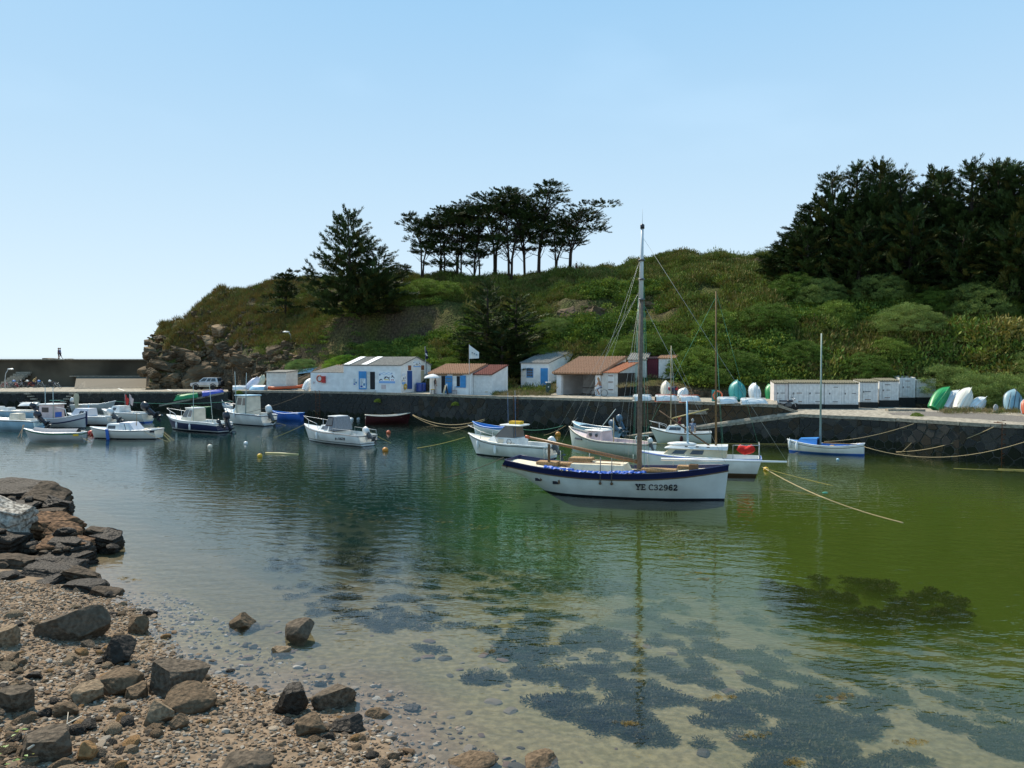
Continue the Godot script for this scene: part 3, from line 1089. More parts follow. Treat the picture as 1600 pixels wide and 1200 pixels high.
	for c in 3:
		var tr = []
		var tints = []
		for i in 21000:
			var x = rnd(-17, 0.5)
			var z = rnd(-22, -8.5)
			var s = shore(x, z)
			if s < -1.6 or s > 9 or (s < -0.15 and rng.randf() > 0.16): continue
			var w = exp(rnd(log(0.02), log(0.078))) * (1.0 if s > 0 else 1.4)
			if rng.randf() < 0.06: w *= 1.8
			tr.append(Transform3D(Basis(UP, rnd(0, TAU)) * Basis(Vector3.RIGHT, rnd(-0.5, 0.5)) * Basis.from_scale(Vector3.ONE * w * 1.25), Vector3(x, beach(x, z) + w * 0.12, z)))
			var k = rnd(0.45, 1.1)
			tints.append(pick([Color(0.36, 0.26, 0.17), Color(0.30, 0.22, 0.15), Color(0.42, 0.34, 0.25), Color(0.20, 0.155, 0.115), Color(0.5, 0.44, 0.36), Color(0.34, 0.22, 0.13)]) * k)
		var o = scatter("shingle", chips[c], pm, tr, tints)
		tag(o, "pale brown shingle and pebbles covering the near beach", "shingle", "", "stuff")
	# stones seen through the shallow water
	var tr2 = []
	var ti2 = []
	for i in 500:
		var x = rnd(-8, 9)
		var z = rnd(-21, -10.5)
		var s = shore(x, z)
		if s > -0.8 or s < -9 or rng.randf() > exp((s + 1) / 3.5): continue
		var w = exp(rnd(log(0.08), log(0.38)))
		tr2.append(Transform3D(Basis(UP, rnd(0, TAU)) * Basis.from_scale(Vector3(w, w * 0.5, w)), Vector3(x, beach(x, z), z)))
		ti2.append(pick([Color(0.12, 0.08, 0.06), Color(0.07, 0.06, 0.045), Color(0.16, 0.10, 0.07), Color(0.18, 0.15, 0.11)]))
	tag(scatter("drowned_stones", shapes[3], pm, tr2, ti2), "brown stones lying under the clear shallow water", "stones", "", "stuff")

	# the black ledges: slabs of one outcrop each
	var white = mat("rock_white_lichen", Color(0.5, 0.45, 0.38), 0.9, noise_tex("lichen", 0.03, 0.5, 1.0, 0, 5), 2.4, noise_tex("rock_bump", 0.012, 0, 1, 0, 4), 3.0)
	var orange = mat("rock_orange_lichen", Color(0.19, 0.11, 0.06), 0.9, noise_tex("lichen", 0.03, 0.35, 1.0, 0, 5), 2.6, noise_tex("rock_bump", 0.012, 0, 1, 0, 4), 3.0)
	var warm = mat("rock_ledge_brown", Color(0.085, 0.063, 0.043), 0.8, noise_tex("rock_spots", 0.012, 0.72, 1.0, 0, 4), 1.6, noise_tex("rock_bump", 0.012, 0, 1, 0, 4), 3.0)
	var k_ = lv[4]
	# each slab: left, right, top and foot in photo pixels, distance, material, dip
	for g in [
		["far ledge of dark layered rock running into the water at the left", [[-80, 70, 753, 806, 33.5, k_, -4], [20, 108, 764, 806, 33.0, warm, -10], [60, 114, 778, 808, 32.4, k_, -8], [-60, 60, 785, 815, 31.5, k_, -3], [40, 104, 793, 812, 31.8, warm, -4]]],
		["slanting white lichen covered rock standing above the orange ledge", [[-70, 52, 783, 842, 25.6, white, -24], [-60, 40, 820, 880, 25.0, k_, -10], [-70, 20, 840, 880, 24.6, warm, -6]]],
		["orange lichened ledge with a black undercut face beside the water", [[40, 130, 806, 850, 26.6, orange, -6], [60, 134, 822, 846, 26.0, orange, -10], [44, 138, 835, 882, 25.3, k_, 0], [50, 140, 842, 858, 25.2, orange, -3], [90, 143, 848, 888, 25.0, k_, 2], [-20, 70, 846, 886, 25.2, k_, 3], [20, 142, 866, 898, 24.4, k_, -2]]],
		["small dark rock with a pale top off the end of the orange ledge", [[128, 182, 822, 858, 27.2, warm, -12], [140, 188, 830, 862, 26.6, k_, -10]]],
		["low black broken ledge stepping down to the shingle", [[40, 142, 872, 905, 23.8, k_, -6], [-30, 60, 868, 905, 23.6, warm, 2], [20, 120, 885, 925, 22.8, k_, 3], [90, 164, 888, 922, 22.6, warm, -12], [-40, 40, 890, 940, 22.4, k_, 4], [90, 170, 905, 946, 21.8, k_, -6], [30, 100, 902, 945, 22.0, k_, 6], [140, 196, 918, 948, 21.4, warm, -14], [60, 180, 930, 958, 21.2, k_, -3], [-40, 50, 925, 958, 21.4, k_, 2]]],
	]:
		var o = null
		for q in g[1]:
			var d = q[4]
			var p = at((q[0] + q[1]) * 0.5, q[3], d)
			if o == null: o = thing("rock_ledge", g[0], "rock", Vector3(p.x, 0, p.z), 0.0, "rock ledges at the beach")
			var w = (q[1] - q[0]) * d / F
			var h = (q[3] - q[2]) * d / F
			var r = put("slab", rock_mesh(int(q[0] * 13 + q[2] * 3), Vector3(w * 0.66, h * 0.85, maxf(w * 0.42, h)), 5, 9, 0.085, 0.10, true), q[5], o)
			r.position = p + Vector3(0, h * 0.42, -w * 0.1) - o.position
			r.rotation = Vector3(0.1, rnd(-0.25, 0.25), deg_to_rad(q[6]))
			for n2 in 5:
				# broken pieces lodged round each slab
				var e = put("fragment", pick(shapes), pick([k_, k_, warm, lv[0]]), o)
				var w2 = rnd(0.25, 0.7)
				e.transform = Transform3D(Basis(UP, rnd(0, TAU)) * Basis(Vector3.RIGHT, rnd(-0.4, 0.4)) * Basis.from_scale(Vector3(w2, w2 * 0.8, w2)), p + Vector3(rnd(-0.45, 0.45) * w, rnd(0.0, 0.75) * h, rnd(0.0, 0.35) * w) - o.position)

# ---------------------------------------------------------------- boats
# a hull lies along local +x (bow), y = 0 is the water line, z the starboard side
func hv(o, t, u, side):
	var tm = o.get("tm", 0.45)
	var w = o.B * 0.5
	var tr = o.get("transom", 0.75)
	if t < tm: w *= tr + (1.0 - tr) * sin(PI * 0.5 * t / tm)
	else: w *= 1.0 - pow((t - tm) / (1.0 - tm), o.get("full", 2.3))
	var sheer = sheer_y(o, t)
	var keel = -o.get("draft", 0.35) * (1.0 - 0.6 * pow(t, 6))
	if o.has("counter") and t < 0.34: keel = lerpf(o.counter, keel, smoothstep(0.0, 0.34, t))
	var e = lerpf(o.get("bilge", 0.55), 1.05, pow(t, 2.2))
	if o.has("counter"): e = lerpf(e, 0.62, smoothstep(0.4, 0.0, t))
	var f = pow(sin(u * PI * 0.5), e)
	var y = lerpf(keel, sheer, u)
	var x = (t - 0.5) * o.L + o.get("rake", 0.25) * (u - 1.0) * pow(t, 5) - o.get("stern_rake", 0.0) * (u - 1.0) * -pow(1.0 - t, 5)
	return Vector3(x, y, side * maxf(w * f, 0.012))

func sheer_y(o, t):
	var tm = 0.42
	if t < tm: return o.fm + (o.fs - o.fm) * pow((tm - t) / tm, 2)
	return o.fm + (o.fb - o.fm) * pow((t - tm) / (1.0 - tm), 2)

func u_at(o, t, y):
	# the section parameter at a given height above water
	var keel = hv(o, t, 0.0, 1).y
	return clampf((y - keel) / (sheer_y(o, t) - keel), 0, 1)

func half(o, t, y = null):
	if y == null: return hv(o, t, 1.0, 1).z
	return hv(o, t, u_at(o, t, y), 1).z

func hull(o, parent):
	# bands: [upper height (null = sheer) or drop below the sheer when negative, material]
	var n = 26
	var edges = []
	for i in n + 1:
		var t = float(i) / n
		var list = [0.0]
		for b in o.bands:
			var y = sheer_y(o, t) if b[0] == null else (sheer_y(o, t) + b[0] if b[0] < 0 else b[0])
			list.append(maxf(list[-1], u_at(o, t, y)))
		edges.append(list)
	var mesh = ArrayMesh.new()
	for k in o.bands.size():
		var st = begin()
		var sub = 6 if k == o.bands.size() - 1 or o.bands.size() < 3 else 3
		for side in [1, -1]:
			var rows = []
			for i in n + 1:
				var row = []
				for j in sub + 1: row.append(hv(o, float(i) / n, lerpf(edges[i][k], edges[i][k + 1], float(j) / sub), side))
				if side < 0: row.reverse()
				rows.append(row)
			sheet(st, rows)
		# transom
		var L = []
		for j in sub + 1: L.append([hv(o, 0, lerpf(edges[0][k], edges[0][k + 1], float(j) / sub), -1), hv(o, 0, lerpf(edges[0][k], edges[0][k + 1], float(j) / sub), 1)])
		st.set_smooth_group(1)
		for j in sub: quad(st, L[j][0], L[j][1], L[j + 1][1], L[j + 1][0])
		st.generate_normals()
		st.set_material(o.bands[k][1])
		st.commit(mesh)
	return put("hull", mesh, null, parent)

func rail(called, o, parent, m, drop = 0.0, wide = 0.035, t0 = 0.0, t1 = 1.0, stern = true):
	var st = begin()
	for side in [1, -1]:
		var pts = []
		for i in 23:
			var t = lerpf(t0, t1, i / 22.0)
			var p = hv(o, t, u_at(o, t, sheer_y(o, t) - drop), side)
			pts.append(p + Vector3(0, 0, side * wide * 0.3))
		tube(st, pts, wide, -1, 6)
	if stern:
		tube(st, [hv(o, 0, u_at(o, 0, sheer_y(o, 0) - drop), -1), hv(o, 0, u_at(o, 0, sheer_y(o, 0) - drop), 1)], wide, -1, 6)
	return obj(called, st, m, parent)

func deck(o, parent, m, drop, t0, t1, called = "deck", camber = 0.04):
	var st = begin()
	var rows = []
	for i in 17:
		var t = lerpf(t0, t1, i / 16.0)
		var y = sheer_y(o, t) - drop
		var w = half(o, t, y) * 0.985
		var row = []
		for j in 7:
			var f = j / 3.0 - 1.0
			row.append(Vector3(hv(o, t, u_at(o, t, y), 1).x, y + camber * (1 - f * f), w * f))
		rows.append(row)
	sheet(st, rows)
	return obj(called, st, m, parent)

func inside(o, parent, m, t0, t1, floor_y, wall_m = null):
	# open part: inner planking, floor, end bulkheads
	var st = begin()
	for side in [1, -1]:
		var rows = []
		for i in 17:
			var t = lerpf(t0, t1, i / 16.0)
			var row = []
			var k = 0.05
			for j in 5:
				var y = lerpf(sheer_y(o, t) + 0.005, floor_y, j / 4.0)
				var p = hv(o, t, u_at(o, t, y), side)
				p.z -= side * minf(k, absf(p.z) * 0.5)
				row.append(p)
			rows.append(row)
		sheet(st, rows)
	obj("inner_side", st, wall_m if wall_m else m, parent)
	st = begin()
	var rows = []
	for i in 17:
		var t = lerpf(t0, t1, i / 16.0)
		var p = hv(o, t, u_at(o, t, floor_y), 1)
		rows.append([Vector3(p.x, floor_y, -p.z), Vector3(p.x, floor_y, p.z)])
	sheet(st, rows)
	obj("floor", st, m, parent)
	st = begin(true)
	for t in [t0, t1]:
		var a = hv(o, t, u_at(o, t, floor_y), 1)
		var b = hv(o, t, 1.0, 1)
		quad(st, Vector3(a.x, a.y, -a.z), Vector3(a.x, a.y, a.z), b, Vector3(b.x, b.y, -b.z))
	obj("bulkhead", st, wall_m if wall_m else m, parent)

func thwart(o, parent, m, t, y, wide = 0.25):
	var st = begin(true)
	var p = hv(o, t, u_at(o, t, y), 1)
	box(st, Vector3(p.x, y, 0), Vector3(wide, 0.04, p.z * 1.9))
	obj("thwart", st, m, parent)

func block(st, x0, x1, w0, w1, y0, y1, f = 0.0, b = 0.0, inset = 0.1, lift0 = 0.0, lift1 = 0.0):
	# a deckhouse: x0 aft, x1 forward; half widths w0 aft, w1 forward; raked ends and sides that lean in
	var p = [Vector3(x0, y0, w0), Vector3(x0, y0, -w0), Vector3(x1, y0, -w1), Vector3(x1, y0, w1)]
	p += [Vector3(x0 + b, y1 + lift0, w0 - inset), Vector3(x0 + b, y1 + lift0, inset - w0), Vector3(x1 - f, y1 + lift1, inset - w1), Vector3(x1 - f, y1 + lift1, w1 - inset)]
	hexa(st, p)
	return p

func sides_of(p):
	# the four upright faces of a hexa, each as [low a, low b, high b, high a]: aft, port, front, starboard
	return [[p[1], p[0], p[4], p[5]], [p[2], p[1], p[5], p[6]], [p[3], p[2], p[6], p[7]], [p[0], p[3], p[7], p[4]]]

func window(parent, q, u0, u1, v0, v1, glass, frame = null):
	var w = begin(true)
	if frame:
		panel(w, q, u0 - 0.03, u1 + 0.03, v0 - 0.05, v1 + 0.05, -0.01, 0.018)
		var o = obj("window", w, frame, parent)
		w = begin(true)
		panel(w, q, u0, u1, v0, v1, -0.005, 0.02)
		obj("pane", w, glass, o)
		return
	panel(w, q, u0, u1, v0, v1, -0.01, 0.02)
	obj("window", w, glass, parent)

func outboard(parent, at_, m, up = 50.0, turn = 0.0, size = 1.0):
	# an outboard engine on the transom, tilted up out of the water
	var o = Node3D.new()
	o.name = "outboard"
	parent.add_child(o, true)
	o.transform = Transform3D(Basis(UP, turn) * Basis(Vector3(0, 0, 1), deg_to_rad(-up)) * Basis.from_scale(Vector3.ONE * size), at_)
	var st = begin()
	var rings = []
	for l in [[0.18, 0.10, 0.09], [0.2, 0.20, 0.14], [0.36, 0.25, 0.16], [0.55, 0.23, 0.15], [0.64, 0.15, 0.10], [0.66, 0.05, 0.04]]:
		var ring = PackedVector3Array()
		for i in 12:
			var a = TAU * i / 12
			ring.append(Vector3(-0.12 + cos(a) * l[1] * (1.0 if cos(a) < 0 else 0.9), l[0], -sin(a) * l[2]))
		rings.append(ring)
	loft(st, rings, true)
	obj("cowl", st, m, o)
	st = begin(true)
	soft_box(st, Vector3(-0.12, -0.15, 0), Vector3(0.22, 0.7, 0.11), 0.03)
	box(st, Vector3(-0.18, -0.42, 0), Vector3(0.38, 0.03, 0.26))
	soft_box(st, Vector3(-0.14, -0.62, 0), Vector3(0.34, 0.11, 0.11), 0.03)
	box(st, Vector3(-0.08, -0.75, 0), Vector3(0.16, 0.2, 0.02))
	obj("leg", st, m if m != mats.get("engine_white") else mats["engine_grey"], o)
	st = begin(true)
	for k in 3:
		var b = Basis(Vector3.RIGHT, TAU * k / 3) * Basis(UP, 0.5)
		box(st, Vector3(-0.34, -0.62, 0) + Basis(Vector3.RIGHT, TAU * k / 3) * Vector3(0, 0.08, 0), Vector3(0.02, 0.13, 0.08), b)
	obj("propeller", st, mats["engine_grey"], o)
	st = begin(true)
	box(st, Vector3(0.02, 0.02, 0), Vector3(0.1, 0.3, 0.2))
	obj("clamp", st, mats["engine_grey"], o)
	return o

func spar(called, parent, a, b, r0, r1, m, sides = 7):
	var st = begin()
	tube(st, [a, a.lerp(b, 0.5), b], r0, r1, sides)
	return obj(called, st, m, parent)

func wires(called, parent, list, r, m):
	for w in list: spar(called, parent, w[0], w[1], r, r, m, 4)

func pulpit(o, parent, m, t0, high = 0.5, r = 0.018):
	var st = begin()
	var bow = hv(o, 1.0, 1.0, 1)
	var a = hv(o, t0, 1.0, 1)
	var b = hv(o, t0, 1.0, -1)
	var mid = hv(o, (t0 + 1) / 2, 1.0, 1)
	var pts = [a + Vector3(0, 0.05, -0.08), a + Vector3(0.2, high * 0.9, -0.06), mid + UP * high, bow + Vector3(0.05, high, 0), Vector3(mid.x, mid.y + high, -mid.z), b + Vector3(0.2, high * 0.9, 0.06), b + Vector3(0, 0.05, 0.08)]
	tube(st, pts, r, -1, 5)
	for p in [mid, Vector3(mid.x, mid.y, -mid.z)]: tube(st, [p, p + UP * high], r, -1, 5)
	obj("pulpit", st, m, parent)

func place(called, label, category, s, b, group = ""):
	# stern and bow feet in photo pixels -> a node amidships, x towards the bow
	var p = on(s[0], s[1])
	var q = on(b[0], b[1])
	var d = q - p
	var o = thing(called, label, category, (p + q) / 2, atan2(-d.z, d.x), group)
	o.set_meta("long", d.length())
	return o

func boat_length(o):
	var l = o.get_meta("long")
	o.remove_meta("long")
	return l

func fender(o, t, side, drop, label, m):
	# hangs from the boat: a thing of its own
	var p = o[0].transform * (hv(o[1], t, u_at(o[1], t, sheer_y(o[1], t) - drop), side) + Vector3(0, 0, side * 0.1))
	var st = begin()
	lathe(st, [[0.015, -0.3], [0.05, -0.29], [0.09, -0.22], [0.1, 0.0], [0.09, 0.2], [0.04, 0.27], [0.012, 0.3], [0.012, 0.45]], Transform3D(Basis(), p), 10)
	tag(obj("fender", st, m), label, "fender", "boat fenders")

func lettering(parent, text, font, h, t, m, called = "lettering", pos = Transform3D(), depth = 0.008):
	var tm = TextMesh.new()
	var f = SystemFont.new()
	f.font_names = [font]
	tm.font = f
	tm.text = text
	tm.font_size = 32
	tm.pixel_size = h / 24.0
	tm.depth = depth
	var o = put(called, tm, m, parent)
	o.transform = pos
	return o

func boat_materials():
	var w = paint("hull_white", 0.72, 0.74, 0.73, 0.3)
	paint("hull_cream", 0.66, 0.61, 0.50, 0.5)
	paint("hull_grey", 0.42, 0.45, 0.45, 0.5)
	paint("navy", 0.009, 0.016, 0.075, 0.45)
	paint("boot_black", 0.02, 0.021, 0.03, 0.6)
	paint("rub_brown", 0.12, 0.075, 0.045, 0.6)
	paint("sky_blue", 0.05, 0.24, 0.62, 0.4)
	paint("bright_blue", 0.03, 0.13, 0.5, 0.5)
	paint("dark_red", 0.045, 0.012, 0.013, 0.6)
	paint("orange_red", 0.52, 0.10, 0.03, 0.5)
	paint("red", 0.50, 0.025, 0.02, 0.5)
	paint("green_hull", 0.01, 0.14, 0.055, 0.45)
	paint("bright_green", 0.015, 0.26, 0.075, 0.45)
	paint("teal_hull", 0.03, 0.26, 0.24, 0.45)
	paint("mint_hull", 0.34, 0.58, 0.55, 0.45)
	paint("pale_blue", 0.32, 0.52, 0.66, 0.4)
	paint("grey_blue", 0.14, 0.20, 0.24, 0.5)
	paint("pinkish", 0.60, 0.50, 0.50, 0.6)
	paint("beige", 0.52, 0.45, 0.31, 0.6)
	paint("steel", 0.5, 0.52, 0.53, 0.3)
	paint("yellow", 0.65, 0.40, 0.02, 0.5)
	paint("engine_dark", 0.02, 0.023, 0.035, 0.35)
	paint("engine_white", 0.72, 0.73, 0.72, 0.3)
	paint("engine_grey", 0.10, 0.105, 0.11, 0.5)
	mat("varnish", Color(0.27, 0.125, 0.045), 0.45, noise_tex("grain", 0.008, 0.8, 1.0, 0, 3), 0.5)
	mat("mast_wood", Color(0.19, 0.155, 0.125), 0.7, noise_tex("grain", 0.008, 0.8, 1.0, 0, 3), 0.8)
	mat("raw_wood", Color(0.36, 0.23, 0.12), 0.75, noise_tex("grain", 0.008, 0.8, 1.0, 0, 3), 0.5)
	mat("deck_cream", Color(0.66, 0.60, 0.46), 0.85, noise_tex("weather", 0.006, 0.92, 1.0), 1.4)
	mat("blue_tarp", Color(0.015, 0.09, 0.42), 0.5)
	mat("grey_canvas", Color(0.22, 0.235, 0.26), 0.85, noise_tex("weather", 0.006, 0.92, 1.0), 0.6)
	mat("tan_canvas", Color(0.33, 0.245, 0.17), 0.9)
	mat("rope_tan", Color(0.36, 0.29, 0.17), 0.95)
	mat("rope_dark", Color(0.12, 0.10, 0.07), 0.95)
	mat("rope_green", Color(0.10, 0.30, 0.22), 0.9)
	mat("rope_yellow", Color(0.30, 0.26, 0.09), 0.9)
	mat("wire", Color(0.33, 0.36, 0.35), 0.5)
	var g = mat("boat_glass", Color(0.035, 0.045, 0.055), 0.12)
	g.metallic_specular = 0.6
	mat("smoked_glass", Color(0.16, 0.13, 0.11), 0.2)
	return w

func main_sailboat():
	var M = mats
	var a = at(801, 713, 39.8)
	var b = at(1139, 724, 36.2)
	a.y = 0
	b.y = 0
	var d = b - a
	var t = thing("sailboat", "big white wooden sailboat with navy bulwark lettered YE C32962", "sailboat", (a + b) / 2, atan2(-d.z, d.x))
	var o = {"L": d.length(), "B": 3.3, "fb": 1.62, "fm": 1.16, "fs": 1.52, "draft": 0.75, "transom": 0.66, "tm": 0.52, "full": 2.6, "rake": 0.22, "counter": 0.82, "stern_rake": 0.5, "bilge": 0.5}
	o.bands = [[0.07, M.boot_black], [-0.27, mat("main_hull_white", Color(0.5, 0.54, 0.545), 0.4, noise_tex("weather", 0.006, 0.92, 1.0), 3.0)], [null, mat("main_navy", Color(0.007, 0.011, 0.05), 0.6)]]
	hull(o, t)
	rail("rubbing_strake", o, t, M.rub_brown, 0.28, 0.03)
	rail("cap_rail", o, t, M.navy, 0.0, 0.03)
	var inner = begin()
	for side in [1, -1]:
		var rows = []
		for i in 21:
			var q = i / 20.0
			var row = []
			for k in 3:
				var p = hv(o, q, u_at(o, q, sheer_y(o, q) - 0.17 * k), side)
				p.z -= side * minf(0.07, absf(p.z) * 0.6)
				row.append(p)
			rows.append(row)
		sheet(inner, rows)
	var p0 = hv(o, 0, 1, 1)
	quad(inner, Vector3(p0.x + 0.06, p0.y, -p0.z), Vector3(p0.x + 0.06, p0.y, p0.z), Vector3(p0.x + 0.06, p0.y - 0.4, p0.z), Vector3(p0.x + 0.06, p0.y - 0.4, -p0.z))
	obj("bulwark_lining", inner, M.navy, t)
	deck(o, t, M.deck_cream, 0.17, 0.0, 0.995, "deck", 0.1)
	# coach roof, hatches and deck boxes
	var X = func(px): return (px - 787.0) / 352.0 * o.L - o.L / 2
	var dy = func(x): return sheer_y(o, x / o.L + 0.5) - 0.12
	var st = begin(true)
	block(st, X.call(893), X.call(985), 0.95, 0.8, dy.call(0), dy.call(0) + 0.4, 0.18, 0.1, 0.12)
	obj("coach_roof", st, M.deck_cream, t)
	for side in [1, -1]:
		st = begin()
		tube(st, [Vector3(X.call(897), dy.call(0) + 0.47, side * 0.6), Vector3(X.call(975), dy.call(0) + 0.45, side * 0.55)], 0.025, -1, 5)
		obj("grab_rail", st, M.varnish, t)
	for q in [[905, -0.15, 1.1, 0.16, 0.9, 0.52], [848, -0.15, 1.05, 0.24, 0.7, 0.12], [872, -0.5, 0.8, 0.14, 0.6, 0.16], [1035, 0.35, 1.6, 0.14, 0.55, 0.14], [1070, -0.35, 0.6, 0.2, 0.5, 0.12], [1086, 0.0, 0.4, 0.3, 0.35, 0.14]]:
		var x = X.call(q[0])
		st = begin(true)
		soft_box(st, Vector3(x, dy.call(x) + q[5], q[1]), Vector3(q[2], q[3], q[4]), 0.02)
		obj("hatch", st, M.raw_wood if q[0] != 1086 else M.rub_brown, t)
	# crutch and the boom that lies on it
	var cx = X.call(852)
	st = begin(true)
	box(st, Vector3(cx, dy.call(cx) + 0.55, 0.1), Vector3(0.11, 1.15, 0.09))
	obj("boom_crutch", st, M.rub_brown, t)
	var b0 = Vector3(X.call(818), dy.call(cx) + 1.42, 0.1)
	var b1 = Vector3(X.call(1000), dy.call(0) + 0.52, 0.0)
	spar("boom", t, b0, b1, 0.065, 0.095, M.varnish, 9)
	spar("boom_end", t, b0 - (b1 - b0).normalized() * 0.22, b0, 0.075, 0.075, M.orange_red, 9)
	# mast with a white topmast
	var mx = X.call(1001)
	var foot = Vector3(mx, dy.call(mx), 0)
	var head = Vector3(mx + 0.06, 9.25, 0)
	var tip = Vector3(mx + 0.1, 12.6, 0)
	spar("mast", t, foot, head, 0.12, 0.105, M.mast_wood, 12)
	spar("topmast", t, head, tip, 0.1, 0.065, mat("topmast_paint", Color(0.52, 0.56, 0.58), 0.4), 12)
	for y in [9.25, 10.2, 11.1]:
		st = begin()
		lathe(st, [[0.1, y - 0.05], [0.155, y - 0.045], [0.155, y + 0.045], [0.1, y + 0.05]], Transform3D(Basis(), Vector3(mx + 0.07, 0, 0)), 12)
		obj("mast_band", st, M.engine_grey, t)
	st = begin()
	lathe(st, [[0.03, 12.55], [0.1, 12.57], [0.1, 12.75], [0.03, 12.8]], Transform3D(Basis(), Vector3(mx + 0.1, 0, 0)), 10)
	obj("masthead", st, M.engine_dark, t)
	spar("aerial", t, tip, tip + Vector3(0, 0.9, 0), 0.012, 0.006, M.wire, 4)
	var rig = []
	for side in [1, -1]:
		for k in [[-0.9, 9.3], [-0.45, 9.3], [0.1, 11.1]]:
			var q = (mx + k[0]) / o.L + 0.5
			rig.append([hv(o, q, 1.0, side) + UP * 0.1, Vector3(mx, k[1], side * 0.1)])
		rig.append([hv(o, 0.16, 1.0, side), Vector3(mx - 0.05, 9.6, 0)])
		rig.append([hv(o, 0.30, 1.0, side), Vector3(mx - 0.05, 11.0, 0)])
	wires("shroud", t, rig, 0.0045, M.wire)
	var bx = o.L / 2
	var sprit = Vector3(bx + 2.5, sheer_y(o, 1.0) + 0.2, -0.35)
	spar("bowsprit", t, Vector3(X.call(1035), sheer_y(o, 1.0) + 0.12, -0.1), sprit, 0.07, 0.045, M.engine_white, 10)
	wires("forestay", t, [[tip - UP * 0.4, sprit], [head, Vector3(bx - 0.1, sheer_y(o, 1.0), 0)]], 0.0065, M.wire)
	wires("halyard", t, [[foot + Vector3(-0.25, 0.1, 0.2), head + Vector3(-0.1, -0.2, 0.05)], [foot + Vector3(-0.35, 0.1, -0.1), head + Vector3(-0.15, 0.1, 0)], [foot + Vector3(0.25, 0.1, 0.1), head + Vector3(0.15, 0.6, 0)], [foot + Vector3(0.45, 0.1, -0.1), head + Vector3(0.2, -0.6, 0)], [foot + Vector3(0.2, 0.1, -0.25), tip + Vector3(0.05, -0.7, 0)]], 0.008, M.rope_green)
	# deadeyes, chain plates, portholes
	for x in [X.call(951), X.call(969)]:
		var q = x / o.L + 0.5
		var p = hv(o, q, u_at(o, q, sheer_y(o, q) - 0.45), 1) + Vector3(0, 0, 0.05)
		st = begin()
		ball(st, p, Vector3(0.07, 0.07, 0.05))
		obj("deadeye", st, M.rub_brown, t)
		spar("chain_plate", t, p, hv(o, q, 1.0, 1) + Vector3(0.02, 0.75, 0.02), 0.025, 0.022, M.engine_grey, 5)
	for x in [X.call(848), X.call(878)]:
		var q = x / o.L + 0.5
		var y = sheer_y(o, q) - 0.62
		var p = hv(o, q, u_at(o, q, y), 1)
		st = begin(true)
		box(st, p + Vector3(0, 0, 0.0), Vector3(0.3, 0.14, 0.07), Basis(UP, 0.06))
		obj("porthole", st, M.boot_black, t)
		st = begin(true)
		box(st, p + Vector3(0.17, 0.05, 0.05), Vector3(0.09, 0.16, 0.08))
		spar("line", t, p + Vector3(0.17, 0.1, 0.06), hv(o, q + 0.03, 1.0, 1), 0.012, 0.012, M.rope_tan, 4)
		obj("bracket", st, M.rub_brown, t)
	for x in [0.12, 0.2, 0.34, 0.55, 0.62, 0.74, 0.8]:
		var p = hv(o, x, 1.0, -1) + Vector3(0, 0, 0.05)
		spar("stanchion", t, p, p + UP * 0.55, 0.016, 0.016, M.wire, 5)
	# crumpled blue tarpaulin folded along the near rail
	var rows = []
	for i in 60:
		var q = lerpf(0.2, 0.66, i / 59.0)
		var p = hv(o, q, 1.0, 1)
		var row = []
		var fat = 1.0 if q < 0.34 or q > 0.5 else 0.55
		for k in 7:
			var a2 = PI * k / 6.0 + 0.3
			row.append(p + Vector3(0, 0.02, -0.12) + Vector3(0, sin(a2) * 0.11 * fat, cos(a2) * 0.2) + Vector3(rnd(-1, 1), rnd(-1, 1), rnd(-1, 1)) * 0.035)
		rows.append(row)
	st = begin(true)
	sheet(st, rows)
	tag(put("tarpaulin", commit(st), M.blue_tarp), "crumpled bright blue tarpaulin folded along the near rail of the big sailboat", "tarpaulin").transform = t.transform
	st = begin()
	for k in 5: ring_shape(st, Vector3(X.call(1006), sheer_y(o, 0.6) + 0.02 + 0.03 * k, 1.35), 0.22, 0.025, Basis(Vector3.RIGHT, PI / 2 + rnd(-0.1, 0.1)), 14, 5)
	tag(obj("rope_coil", st, M.rope_dark), "dark coil of rope beside the blue tarpaulin", "rope").transform = t.transform
	# registration letters near the bow
	var q = 0.71
	var y = sheer_y(o, q) - 0.66
	var l0 = hv(o, q - 0.08, u_at(o, q - 0.08, y), 1)
	var l1 = hv(o, q + 0.08, u_at(o, q + 0.08, y), 1)
	var lo = hv(o, q, u_at(o, q, y - 0.12), 1)
	var hi = hv(o, q, u_at(o, q, y + 0.12), 1)
	var ex = (l1 - l0).normalized()
	var ey = (hi - lo)
	ey = (ey - ex * ey.dot(ex)).normalized()
	lettering(t, "YE C32962", "Droid Serif", 0.29, 0, mat("letter_black", Color(0.015, 0.016, 0.025), 0.6), "registration", Transform3D(Basis(ex, ey, ex.cross(ey)), (l0 + l1) / 2 + Vector3(0, 0, 0.045)), 0.06)
	return [t, o]

func commit(st):
	st.generate_normals()
	return st.commit()

